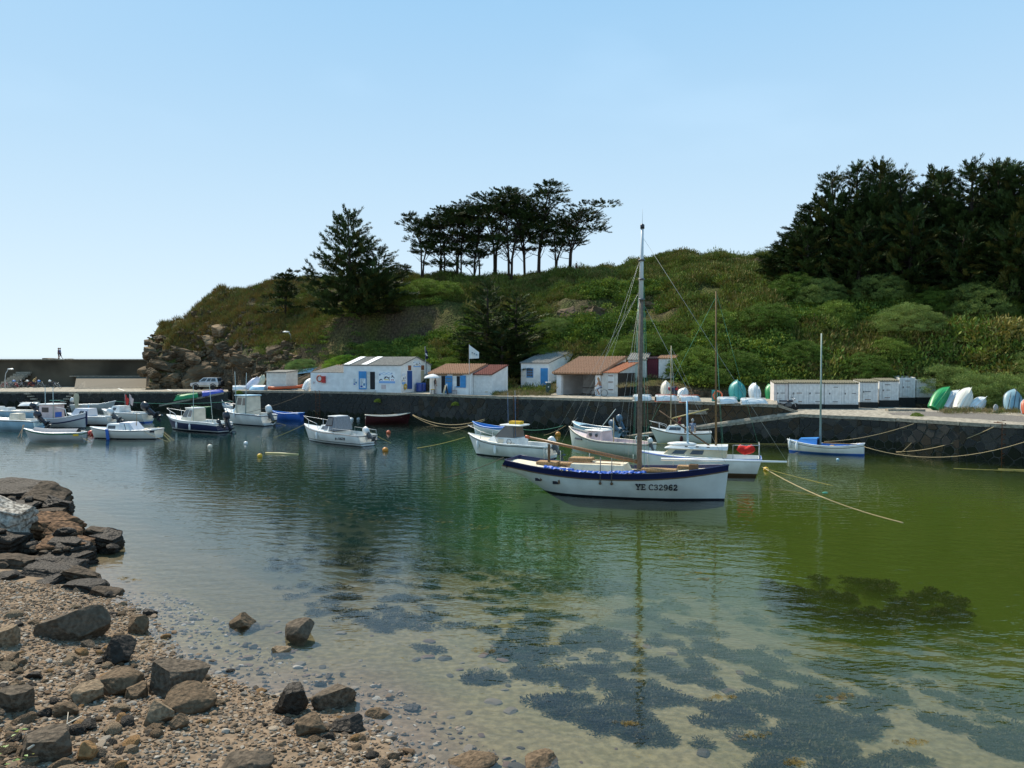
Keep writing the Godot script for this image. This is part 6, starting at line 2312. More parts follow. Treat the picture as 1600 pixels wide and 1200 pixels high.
func build_huts():
	var M = mats
	var plaster = mat("white_plaster", Color(0.80, 0.80, 0.79), 0.9, noise_tex("stains", 0.006, 0.93, 1.0, 0, 5), 3.0, null, 0.0, true)
	var dirty = mat("dirty_plaster", Color(0.62, 0.61, 0.57), 0.9, noise_tex("stains", 0.006, 0.93, 1.0, 0, 5), 2.0, null, 0.0, true)
	var fibre = mat("fibre_cement", Color(0.27, 0.26, 0.235), 0.95, noise_tex("blotch", 0.012, 0.72, 1.0), 1.2, null, 0, true)
	var tile = mat("roof_tile", Color(0.62, 0.36, 0.22), 0.85, noise_tex("tile_tones", 0.09, 0.55, 1.0, 2, 2), 1.6, null, 0, true)
	var blue = paint("shutter_blue", 0.07, 0.27, 0.56, 0.6)
	var deep = paint("door_blue", 0.035, 0.09, 0.27, 0.6)
	var dark = mat("dark_inside", Color(0.03, 0.03, 0.033), 0.9)
	var panes = mat("boat_glass")
	var plank = mat("white_planks", Color(0.72, 0.72, 0.70), 0.75, noise_tex("stains", 0.006, 0.93, 1.0, 0, 5), 1.4)
	var rust = mat("rust_roof", Color(0.33, 0.13, 0.07), 0.9, noise_tex("blotch", 0.012, 0.72, 1.0), 1.0)
	var iron = mat("rusty_iron", Color(0.16, 0.07, 0.035), 0.85)

	# boathouse
	var o = thing("boathouse", "long white boathouse with grey roof, skylights and a painted mural", "building")
	var a = on(531, 612.4, 3.0)
	var b = on(621, 614, 3.0)
	var back = back_of(a, b, 6.6)
	a += back * 0.11
	b += back * 0.11
	var d = (b - a).normalized()
	var L = (b - a).length()
	shell(o, a, b, back, [[0, 2.95], [0.5, 3.85], [1, 2.95]], plaster)
	var ov = d * 0.12
	var e = -back.normalized() * 0.1
	tile_roof(o, a + UP * 2.96 - ov + e, b + UP * 2.96 + ov + e, back * 0.5 - e + UP * 0.92, back * 0.5 - e + UP * 0.92, fibre, "roof", 0.2, 9.0, 0.05)
	tile_roof(o, b + back + UP * 2.96 + ov - e, a + back + UP * 2.96 - ov - e, back * -0.5 + e + UP * 0.92, back * -0.5 + e + UP * 0.92, fibre, "roof", 0.2, 9.0, 0.05)
	for s in [[0.02, 0.12], [0.33, 0.43]]:
		var st = begin(true)
		var q = [a + UP * 2.96 + e, b + UP * 2.96 + e, b + back * 0.5 + UP * 3.88, a + back * 0.5 + UP * 3.88]
		panel(st, q, s[0], s[1], 0.0, 0.95, 0.09, 0.03)
		obj("skylight", st, mat("skylight", Color(0.8, 0.82, 0.82), 0.5), o)
	var u = func(px): return (px - 531.0) / 90.0 * L
	var dr = on_face(o, a, b, 2.9, u.call(556), u.call(568), 0.3, 2.3, blue, "door", 0.05)
	print_panel(dr, a, b, 2.9, u.call(558), u.call(567), 0.45, 1.5, notice_image(1), "notice", 0.11)
	on_face(o, a, b, 2.9, u.call(569), u.call(581), 0.3, 2.25, dark, "doorway", 0.004, 0.01)
	on_face(o, a, b, 2.9, u.call(569), u.call(573.5), 0.32, 2.24, dirty, "door_reveal", 0.016, 0.01)
	print_panel(o, a, b, 2.9, u.call(546.5), u.call(553), 0.75, 1.5, notice_image(2), "poster")
	print_panel(o, a, b, 2.9, u.call(587), u.call(612.5), 1.0, 2.3, mural_image(), "mural")
	on_face(o, a, b, 2.9, u.call(591), u.call(598), 0.4, 0.85, M.pinkish, "vent", 0.0, 0.04)
	var step_ = begin(true)
	box(step_, a + d * u.call(575) - back.normalized() * 0.25 + UP * 0.1, Vector3(1.2, 0.25, 0.5), Basis(d, UP, d.cross(UP)))
	obj("doorstep", step_, dirty, o)
	# its gable end
	var g0 = b
	var g1 = b + back
	var gd = (g1 - g0).normalized()
	on_face(o, g0, g1, 2.9, 1.3, 2.3, 0.35, 2.35, deep, "door", 0.0, 0.05)
	on_face(o, g0, g1, 2.9, 1.5, 2.1, 2.42, 2.95, rust, "shutter", 0.0, 0.05)
	on_face(o, g0, g1, 2.9, 4.35, 5.0, 2.42, 2.95, rust, "shutter", 0.0, 0.05)
	on_face(o, g0, g1, 2.9, 4.3, 5.05, 0.1, 2.36, M.beige, "blocked_door", 0.0, 0.02)
	print_panel(o, g0, g1, 2.9, 2.6, 4.3, 2.75, 3.45, mural_image(), "gable_mural")
	print_panel(o, g0, g1, 2.9, 0.15, 1.0, 0.9, 2.2, mural_image(), "side_mural")
	var st = begin()
	tube(st, [g0 + gd * 5.4 + UP * 0.1 + d * 0.06, g0 + gd * 5.4 + UP * 3.3 + d * 0.06], 0.05, -1, 6)
	obj("drain_pipe", st, M.engine_grey, o)
	st = begin()
	var gy = g0 + gd * 0.75 + d * 0.12 + UP * 0.6
	for k in 4: ring_shape(st, gy + UP * (0.03 * k), 0.24, 0.05, Basis(gd, UP, gd.cross(UP)), 14, 5)
	tag(obj("hose_coil", st, M.yellow), "yellow coil of hose hanging on the boathouse gable", "hose")
	# its low wing
	o = thing("boathouse_wing", "low white wing of the boathouse carrying a red life ring", "building")
	var wa = on(478, 611.6, 3.0) + back * 0.13
	var wb = a - d * 0.01
	var wback = back_of(wa, wb, 5.0)
	shell(o, wa, wb, wback, [[0, 2.1], [1, 2.85]], plaster)
	tile_roof(o, wa + UP * 2.11 - back.normalized() * -0.08 - d * 0.05, wb + UP * 2.11, wback + UP * 0.78, wback + UP * 0.78, fibre, "roof", 0.2, 9.0, 0.05)
	var wd = (wb - wa).normalized()
	var tri_st = begin()
	tile_roof(o, wa + wback + UP * 2.92, wb + wback + UP * 2.92, wback.normalized() * 0.25, wback.normalized() * 0.25, tile, "ridge_tiles", 0.35, 9.0, 0.08)
	var lr = thing("life_ring", "red and white life ring in its red wall box on the boathouse wing", "life ring", wa + wd * 1.25 + UP * 1.45 - wback.normalized() * 0.08)
	lr.basis = Basis(wd, UP, wd.cross(UP))
	st = begin()
	ring_shape(st, Vector3.ZERO, 0.34, 0.07)
	obj("ring", st, paint("ring_orange", 0.6, 0.13, 0.05), lr)
	st = begin(true)
	box(st, Vector3(0.62, -0.1, 0.08), Vector3(0.42, 0.75, 0.24))
	obj("box", st, M.red, lr)
	st = begin()
	lathe(st, [[0.02, 0], [0.13, 0.0], [0.13, 0.04], [0.02, 0.05]], Transform3D(Basis(wd, wd.cross(UP) * 1.0, UP), wa + wd * 0.45 + UP * 1.0 - wback.normalized() * 0.0), 12)
	obj("wall_vent", st, M.pinkish, o)
	# blue barrels by the gable
	for k in 2:
		var bp = g0 + gd * (3.0 + k * 0.75) + d * 0.55
		o = thing("barrel", ["blue barrel beside the boathouse gable, the one against the door", "blue barrel beside the boathouse gable, further from the door"][k], "barrel", bp, 0, "blue barrels at the boathouse")
		st = begin()
		lathe(st, [[0.02, 0], [0.36, 0.0], [0.38, 0.15], [0.36, 0.35], [0.385, 0.5], [0.36, 0.7], [0.38, 0.85], [0.35, 1.0], [0.02, 1.01]], Transform3D(), 16)
		obj("drum", st, paint("barrel_blue", 0.03, 0.07, 0.30), o)
	# concrete hut
	o = thing("concrete_hut", "small blank whitish concrete hut between leaning dinghies", "hut")
	a = on(407, 609.6, 3.0) + back * 0.16
	b = on(438, 610, 3.0) + back * 0.16
	back = back_of(a, b, 2.4)
	shell(o, a, b, back, [[0, 2.05], [1, 2.25]], dirty)
	st = begin(true)
	hexa(st, [a + UP * 2.06 - back * 0.05 - d * 0.1, b + UP * 2.06 - back * 0.05 + d * 0.1, b + back * 1.05 + UP * 2.27 + d * 0.1, a + back * 1.05 + UP * 2.27 - d * 0.1, a + UP * 2.16 - back * 0.05 - d * 0.1, b + UP * 2.16 - back * 0.05 + d * 0.1, b + back * 1.05 + UP * 2.37 + d * 0.1, a + back * 1.05 + UP * 2.37 - d * 0.1])
	obj("roof", st, fibre, o)

	# tiled hut with parasol and the white shed that shares its roof
	o = thing("tiled_hut", "small white hut with tiled roof and blue shutters beside a parasol", "hut")
	a = on(663, 616.2, 3.0)
	b = on(728, 617.6, 3.0)
	back = back_of(a, b, 3.6)
	a += back * 0.28
	b += back * 0.28
	d = (b - a).normalized()
	L = (b - a).length()
	u = func(px): return (px - 663.0) / 65.0 * L
	shell(o, a, b, back, [[0, 2.1], [1, 3.0]], plaster)
	var ef = -back.normalized() * 0.18 - UP * 0.03
	tile_roof(o, a + UP * 2.12 + ef - d * 0.12, b + UP * 2.12 + ef, back - ef + UP * 0.92, back - ef + UP * 0.92, tile, "roof", 0.28, 0.45, 0.12)
	on_face(o, a, b, 2.1, u.call(682), u.call(688), 0.12, 1.9, dark, "doorway", 0.004, 0.01)
	on_face(o, a, b, 2.1, u.call(674), u.call(691), 1.92, 2.07, M.raw_wood, "lintel", 0.0, 0.03)
	on_face(o, a, b, 2.1, u.call(700), u.call(715), 1.92, 2.07, M.raw_wood, "lintel", 0.0, 0.03)
	var sd = on_face(o, a, b, 2.1, u.call(689), u.call(699.5), 0.15, 1.9, blue, "door", 0.05)
	for k in 2: on_face(sd, a, b, 2.1, u.call(690.5), u.call(698.5), 1.3 + 0.28 * k, 1.42 + 0.28 * k, M.grey_blue, "board", 0.1, 0.02)
	on_face(sd, a, b, 2.1, u.call(690), u.call(692.5), 0.5, 1.1, M.hull_white, "notice", 0.1, 0.01)
	var wn = on_face(o, a, b, 2.1, u.call(706), u.call(711), 0.82, 1.88, dark, "window", 0.004, 0.01)
	on_face(wn, a, b, 2.1, u.call(705), u.call(712), 0.74, 0.84, blue, "sill", 0.02, 0.05)
	on_face(o, a, b, 2.1, u.call(712), u.call(720.5), 0.72, 1.95, blue, "shutter", 0.05)
	o = thing("white_shed", "white plank double doored shed built against the tiled hut", "shed")
	var sa = b + back.normalized() * 0.5 + d * 0.03
	var sb = sa + d * 2.15
	var sback = back * 0.95
	shell(o, sa, sb, sback, [[0, 2.05], [1, 2.95]], plaster)
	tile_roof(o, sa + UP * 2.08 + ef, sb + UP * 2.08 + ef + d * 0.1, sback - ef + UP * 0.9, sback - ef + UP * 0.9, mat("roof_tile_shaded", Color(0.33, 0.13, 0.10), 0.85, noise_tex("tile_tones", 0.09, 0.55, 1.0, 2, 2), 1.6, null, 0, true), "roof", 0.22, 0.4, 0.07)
	for k in 2: planks(o, sa, sb, 2.1, 0.06 + k * 1.03, 1.07 + k * 1.03, 0.2, 1.95, plank, "door", 4)
	on_face(o, sa, sb, 2.1, 1.35, 1.65, 0.28, 0.36, M.beige, "hinge", 0.05, 0.02)
	# parasol, table, sign, flags
	var pp = a - back.normalized() * 0.25 + d * 0.55
	o = thing("parasol", "white parasol open over a small table by the tiled hut", "parasol", pp)
	spar("pole", o, Vector3.ZERO, UP * 2.0, 0.022, 0.018, M.steel, 6)
	st = begin()
	var rings = []
	for l in [[0.02, 2.1], [0.35, 2.03], [0.72, 1.88], [0.9, 1.72], [0.9, 1.66]]:
		var ring = PackedVector3Array()
		for k in 32:
			var ang = TAU * k / 32
			var sc = 1.0 - 0.035 * (1.0 - absf(cos(ang * 4.0)))
			ring.append(Vector3(cos(ang) * l[0] * sc, l[1], sin(ang) * l[0] * sc))
		rings.append(ring)
	loft(st, rings)
	var cm = mat("parasol_cloth", Color(0.82, 0.82, 0.82), 0.9)
	cm.backlight_enabled = true
	cm.backlight = Color(0.8, 0.8, 0.8)
	obj("canopy", st, cm, o)
	o = thing("stool", "yellow topped dark stool under the parasol", "stool", pp + d * 0.05 - back.normalized() * 0.1)
	st = begin(true)
	box(st, Vector3(0, 0.5, 0), Vector3(0.42, 0.06, 0.42))
	obj("top", st, M.yellow, o)
	for q in [[-1, -1], [1, -1], [1, 1], [-1, 1]]: spar("leg", o, Vector3(q[0] * 0.17, 0, q[1] * 0.17), Vector3(q[0] * 0.15, 0.48, q[1] * 0.15), 0.025, 0.025, M.engine_dark, 5)
	o = thing("sign_board", "folding A shaped sign board standing before the blue door", "sign", a + d * u.call(693) - back.normalized() * 0.55, 0.35)
	for k in [-1, 1]:
		st = begin(true)
		box(st, Vector3(k * 0.13, 0.48, 0), Vector3(0.03, 1.0, 0.6), Basis(Vector3(0, 0, 1), k * 0.24))
		obj("board", st, M.beige if k < 0 else M.engine_grey, o)
	o = thing("chair", "slender chair standing under the hut's shuttered window", "chair", a + d * u.call(705) - back.normalized() * 0.35, 0.6)
	st = begin(true)
	box(st, Vector3(0, 0.44, 0), Vector3(0.4, 0.04, 0.4))
	obj("seat", st, paint("chair_red", 0.3, 0.14, 0.11), o)
	for q in [[-1, -1], [1, -1], [1, 1], [-1, 1]]: spar("leg", o, Vector3(q[0] * 0.17, 0, q[1] * 0.17), Vector3(q[0] * 0.17, 0.85 if q[1] < 0 else 0.44, q[1] * 0.17), 0.018, 0.018, mats["chair_red"], 5)
	for q in [[733, 616, 538, "white flag", "white pennant shaped flag on a tall pole by the white shed", M.hull_white, 79.9, 1.6], [666, 605, 541, "blue flag", "small blue and white flag on a slim pole behind the tiled hut", M.navy, 90.0, 0.5]]:
		var f0 = at(q[0], q[1], q[6])
		var f1 = at(q[0] - 5 * (1 if q[0] < 700 else 1), q[2], q[6])
		o = thing("flag", q[4], "flag", f0)
		var top = Vector3(0.02 if q[0] > 700 else -0.12, f1.y - f0.y, 0)
		spar("pole", o, Vector3(0, -0.5, 0), top, 0.03, 0.02, M.steel, 6)
		st = begin()
		var rows = []
		for i in 9:
			var f = i / 8.0
			var w = q[7] * f * 0.62
			rows.append([top + Vector3(w, -0.05 - f * 0.75, 0.12 * sin(f * 7.0)), top + Vector3(w * 0.96 + 0.02, -0.1 - 1.35 + f * 0.05, 0.12 * sin(f * 7.0 + 0.7))])
		sheet(st, rows)
		obj("cloth", st, q[5], o)
		st = begin(true)
		for i in 3: box(st, top + Vector3(q[7] * (0.2 + 0.13 * i), -0.85 - 0.1 * i, 0.1), Vector3(0.14, 0.1, 0.02))
		obj("emblem", st, M.grey_blue if q[0] > 700 else M.hull_white, o)

	# hut with the blue door
	o = thing("hut", "square white hut with blue door and blue barred window", "hut")
	a = at(814, 604, 88.5)
	b = at(858, 606, 87.0)
	a.y = 3.55
	b.y = 3.55
	back = back_of(a, b, 6.0) + Vector3(0.6, 0, 0)
	d = (b - a).normalized()
	L = (b - a).length()
	u = func(px): return (px - 814.0) / 44.0 * L
	shell(o, a, b, back, [[0, 2.65], [1, 4.1]], plaster)
	tile_roof(o, a + UP * 2.66 - d * 0.08 - back * 0.02, b + UP * 2.66 + d * 0.08 - back * 0.02, back * 1.02 + UP * 1.5, back * 1.02 + UP * 1.5, fibre, "roof", 0.18, 9.0, 0.05)
	on_face(o, a, b, 2.6, u.call(845), u.call(856), 0.0, 2.1, blue, "door", 0.0, 0.05)
	wn = on_face(o, a, b, 2.6, u.call(823), u.call(833.5), 1.05, 2.1, blue, "window", 0.0, 0.04)
	for i in 3:
		for j in 3: on_face(wn, a, b, 2.6, u.call(824.2 + i * 3.0), u.call(826.6 + i * 3.0), 1.2 + j * 0.29, 1.42 + j * 0.29, panes, "pane", 0.045, 0.01)
	# tile roofed boat shelter and its side shed
	o = thing("shelter", "open fronted white shelter with orange tiled roof", "shelter")
	a = on(866, 617.2, 3.0)
	b = on(935, 619.0, 3.0)
	back = back_of(a, b, 4.6) + Vector3(0.5, 0, 0)
	a += back * 0.08
	b += back * 0.08
	d = (b - a).normalized()
	L = (b - a).length()
	u = func(px): return (px - 866.0) / 69.0 * L
	shell(o, a, b, back, [[0, 2.2], [1, 3.75]], plaster, true)
	for q in [[866, 873.5], [927, 935]]:
		st = begin(true)
		var x0 = a + d * u.call(q[0])
		var x1 = a + d * u.call(q[1])
		hexa(st, [x0 - UP * 0.5, x1 - UP * 0.5, x1 + back * 0.08 - UP * 0.5, x0 + back * 0.08 - UP * 0.5, x0 + UP * 2.12, x1 + UP * 2.12, x1 + back * 0.08 + UP * 2.2, x0 + back * 0.08 + UP * 2.2])
		obj("pier", st, plaster, o)
	st = begin(true)
	box(st, (a + b) / 2 + UP * 2.1 - back.normalized() * 0.06, Vector3(L + 0.5, 0.14, 0.14), Basis(d, UP, d.cross(UP)))
	obj("beam", st, M.rub_brown, o)
	ef = -back.normalized() * 0.25 - UP * 0.06
	tile_roof(o, a + UP * 2.22 + ef - d * 0.35, b + UP * 2.22 + ef + d * 0.2, back - ef + UP * 1.6, back - ef + UP * 1.6, tile, "roof", 0.3, 0.5, 0.13)
	st = begin(true)
	box(st, a + back * 0.93 + d * L * 0.5 + UP * 0.62, Vector3(L * 0.9, 0.06, 0.4), Basis(d, UP, d.cross(UP)))
	obj("bench", st, M.rub_brown, o)
	st = begin(true)
	box(st, a + back * 0.97 + d * L * 0.62 + UP * 1.9, Vector3(0.95, 0.42, 0.05), Basis(d, UP, d.cross(UP)))
	var fr = obj("notice_frame", st, M.engine_grey, o)
	st = begin(true)
	box(st, a + back * 0.97 + d * L * 0.62 + UP * 1.9 - back.normalized() * 0.03, Vector3(0.82, 0.3, 0.03), Basis(d, UP, d.cross(UP)))
	obj("notice", st, M.hull_grey, fr)
	o = thing("side_shed", "narrow white shed with rusty sheet roof attached to the shelter", "shed")
	sa = b + d * 0.02 + back * 0.02
	sb = sa + d * 1.75
	shell(o, sa, sb, back * 0.8, [[0, 2.25], [1, 3.2]], dirty)
	st = begin(true)
	var k0 = sa + UP * 2.28 - d * 0.1 - back * 0.03
	var k1 = sb + UP * 2.28 + d * 0.15 - back * 0.03
	tile_roof(o, k0, k1, back * 0.86 + UP * 1.02, back * 0.86 + UP * 1.02, rust, "roof", 0.3, 9.0, 0.025)
	planks(o, sa, sb, 2.25, 0.75, 1.4, 0.35, 2.1, plank, "door", 3)
	for y in [0.6, 1.35, 1.95]: on_face(o, sa, sb, 2.25, 0.78, 1.3, y, y + 0.07, iron, "hinge", 0.045, 0.015)
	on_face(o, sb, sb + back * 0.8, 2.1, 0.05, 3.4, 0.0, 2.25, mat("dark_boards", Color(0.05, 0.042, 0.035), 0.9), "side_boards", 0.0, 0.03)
	# litter bin
	o = thing("litter_bin", "dark green litter bin with pale lid beside the shelter", "bin", on(857, 618, 3.0) + Vector3(0, 0, -0.3))
	st = begin(true)
	soft_box(st, Vector3(0, 0.6, 0), Vector3(0.5, 1.2, 0.5), 0.06)
	obj("body", st, paint("bin_green", 0.012, 0.05, 0.04), o)
	st = begin(true)
	soft_box(st, Vector3(0, 1.29, 0), Vector3(0.56, 0.12, 0.56), 0.04)
	obj("lid", st, M.hull_grey, o)
	st = begin()
	lathe(st, [[0.01, 0], [0.07, 0.0], [0.07, 0.01]], Transform3D(Basis(Vector3.RIGHT, PI / 2), Vector3(0.0, 0.85, 0.26)), 10)
	obj("sticker", st, M.hull_white, o)
	# white dinghy stored beside the blue door hut
	leaning("white dinghy stored on its side behind the blue door hut", 808, 600, 3.7, 2.3, 1.1, 0.45, 0.8, 0.3, M.hull_white, "dinghies leaning against the bank")

	# three little sheds on the bank
	var base = 4.5
	for q in [[981, 1010, 80.5, 2.0, 2.7, dirty, fibre, "grey roofed weathered shed, first of three on the bank behind the mast"], [1011, 1028, 80.0, 2.15, 2.35, paint("maroon", 0.10, 0.025, 0.035, 0.7), paint("maroon_roof", 0.05, 0.02, 0.025), "maroon shed squeezed between two white ones on the bank"], [1029, 1055, 79.4, 2.15, 2.5, plank, tile, "white plank shed edged with tiles on the bank"]]:
		o = thing("shed", q[7], "shed")
		a = at(q[0], 594, q[2])
		b = at(q[1], 594, q[2] - 0.6)
		a.y = base
		b.y = base
		back = back_of(a, b, 2.2)
		d = (b - a).normalized()
		L = (b - a).length()
		shell(o, a, b, back, [[0, q[3]], [1, q[4]]], q[5])
		tile_roof(o, a + UP * (q[3] + 0.02) - d * 0.1 - back * 0.05, b + UP * (q[3] + 0.02) + d * 0.1 - back * 0.05, back * 1.05 + UP * (q[4] - q[3]), back * 1.05 + UP * (q[4] - q[3]), q[6], "roof", 0.22, 0.45 if q[6] == tile else 9.0, 0.07)
		planks(o, a, b, q[3], 0.05, L - 0.05, 0.05, q[3] - 0.08, q[5], "planking", int(L / 0.22))
	# the row of white lockers
	var n = 0
	for q in [[1209, 1231, 638.2, 0.42, 1.5, 0], [1232, 1287, 638.4, 0.4, 1.55, 1], [1288, 1341, 638.6, 0.38, 1.55, 2], [1343, 1371.5, 637, 0.5, 1.5, 3], [1373.5, 1404, 636, 0.62, 1.45, 4], [1405, 1430, 633, 0.72, 1.6, 5], [1431, 1462, 633, 0.74, 1.45, 6]]:
		o = thing("locker", ["pinkish end locker of the white row, the motorbike before it", "wide white locker with faded lettering, second of the row", "white locker with rusty strap hinges in the middle of the row", "separate white locker with a narrow door right of the long block", "white locker with door standing out on black hinges", "tall white locker under overhanging leaves", "last white locker next to the bright green leaning dinghy"][n], "locker", Vector3.ZERO, 0, "white lockers along the lower road")
		a = on(q[0], q[2], 2.32)
		b = on(q[1], q[2] + 0.2, 2.32)
		a.y = 2.32 + q[3]
		q[4] += 0.22
		b.y = a.y
		back = back_of(a, b, 2.0)
		d = (b - a).normalized()
		L = (b - a).length()
		shell(o, a, b, back, [[0, q[4]], [1, q[4] + 0.15]], plank if n > 0 else mat("pink_white", Color(0.68, 0.64, 0.62), 0.8, noise_tex("stains", 0.006, 0.93, 1.0, 0, 5), 1.4))
		st = begin(true)
		hexa(st, [a - UP * 0.9 - back * 0.05, b - UP * 0.9 - back * 0.05, b + back - UP * 0.9, a + back - UP * 0.9, a - UP * 0.02 - back * 0.05, b - UP * 0.02 - back * 0.05, b + back - UP * 0.02, a + back - UP * 0.02])
		obj("plinth", st, mats["wall_stone_grey"], o)
		if n < 5: tile_roof(o, a + UP * (q[4] + 0.02) - back * 0.06, b + UP * (q[4] + 0.02) - back * 0.06, back * 1.1 + UP * 0.16, back * 1.1 + UP * 0.16, mat("mossy_fibre", Color(0.2, 0.19, 0.14), 0.95, noise_tex("blotch", 0.012, 0.72, 1.0), 0.6), "roof", 0.2, 9.0, 0.08)
		planks(o, a, b, q[4], 0.02, L - 0.02, 0.01, q[4] - 0.03, plank if n > 0 else mats["pink_white"], "planking", maxi(3, int(L / 0.2)))
		var doors = [[0.25, 0.9]] if L < 2.2 else [[0.35, 1.1], [L * 0.58, L * 0.58 + 0.95]]
		for f in doors:
			var k1_ = minf(f[1], L - 0.1)
			var dp = planks(o, a, b, q[4], f[0], k1_, 0.1, q[4] - 0.15, plank, "door", 3, 0.035)
			for y in [0.2, q[4] * 0.52, q[4] - 0.32]:
				if rng.randf() < 0.75: on_face(dp, a, b, q[4], k1_ - rnd(0.3, 0.5), k1_, y, y + 0.045, iron if rng.randf() < 0.6 else M.engine_dark, "hinge", 0.075, 0.015)
			on_face(dp, a, b, q[4], f[0] + 0.02, f[0] + 0.1, q[4] * 0.48, q[4] * 0.56, M.engine_dark, "latch", 0.075, 0.03)
		n += 1
	# plank edge by the green dinghy
	st = begin(true)
	a = on(1388, 642.5, 2.32)
	b = on(1446, 643.0, 2.32)
	hexa(st, [a, b, b + Vector3(0.1, 0, -0.8), a + Vector3(0.1, 0, -0.8), a + UP * 0.18, b + UP * 0.18, b + Vector3(0.1, 0.18, -0.8), a + Vector3(0.1, 0.18, -0.8)])
	tag(obj("kerb_step", st, mats["coping"]), "low pale stone kerb before the last lockers", "kerb")
	# life ring on a green stand by the slipway
	o = thing("life_ring", "orange life ring on a green board at the head of the slipway", "life ring", on(1121, 629, 3.0) + Vector3(0, 0, -0.4))
	st = begin(true)
	soft_box(st, Vector3(-0.12, 0.55, 0), Vector3(0.5, 0.95, 0.08), 0.03)
	obj("board", st, M.teal_hull, o)
	st = begin()
	ring_shape(st, Vector3(0.1, 0.55, 0.09), 0.36, 0.065)
	obj("ring", st, mats["ring_orange"], o)
	# things hung to dry on the cream dinghy
	o = thing("clothes_pile", "dark blue and red waterproofs hung over the cream upright dinghy", "clothes", on(1052, 624, 3.0) + Vector3(0, 0, -0.2))
	for q in [[-0.1, 0.85, 0.36, 0.3, M.navy], [0.15, 0.55, 0.3, 0.34, M.engine_dark], [0.28, 0.95, 0.2, 0.16, M.red], [-0.3, 0.95, 0.14, 0.16, M.red], [0.05, 1.05, 0.3, 0.14, M.engine_dark]]:
		st = begin()
		var rr = rock_mesh(int(q[0] * 100) + 1300, Vector3(q[2], q[3], 0.16), 2, 6, 0.12)
		put("garment", rr, q[4], o).position = Vector3(q[0], q[1], 0)
	# lamp posts
	for q in [[455, 534, 519, 110.0, "street lamp on a bent pole standing on the headland"], [8, 600, 577, 118.0, "street lamp on a bent pole by the breakwater steps"]]:
		var p = at(q[0], q[1], q[3])
		o = thing("street_lamp", q[4], "street lamp", p)
		var top = at(q[0] - 4 if q[0] > 100 else q[0] + 5, q[2], q[3]) - p
		st = begin()
		tube(st, [Vector3(0, -3, 0), Vector3(0, top.y * 0.3, 0), Vector3(top.x * 0.2, top.y * 0.7, 0), top], 0.07, 0.04, 6)
		obj("pole", st, M.steel, o)
		st = begin()
		ball(st, top + Vector3(signf(top.x) * 0.35, 0.03, 0), Vector3(0.5, 0.12, 0.18))
		obj("lamp_head", st, M.hull_white, o)

# ---------------------------------------------------------------- vehicles
func wheel(parent, c, r, w, tyre, rim):
	var st = begin()
	var b = Basis(Vector3.RIGHT, PI / 2)
	lathe(st, [[r * 0.62, -w / 2], [r * 0.94, -w / 2], [r, -w * 0.3], [r, w * 0.3], [r * 0.94, w / 2], [r * 0.62, w / 2]], Transform3D(b, c), 20)
	var o = obj("wheel", st, tyre, parent)
	st = begin()
	lathe(st, [[0.02, -w * 0.42], [r * 0.25, -w * 0.42], [r * 0.62, -w * 0.3], [r * 0.64, w * 0.3], [r * 0.25, w * 0.42], [0.02, w * 0.42]], Transform3D(b, c), 12)
	obj("rim", st, rim, o)

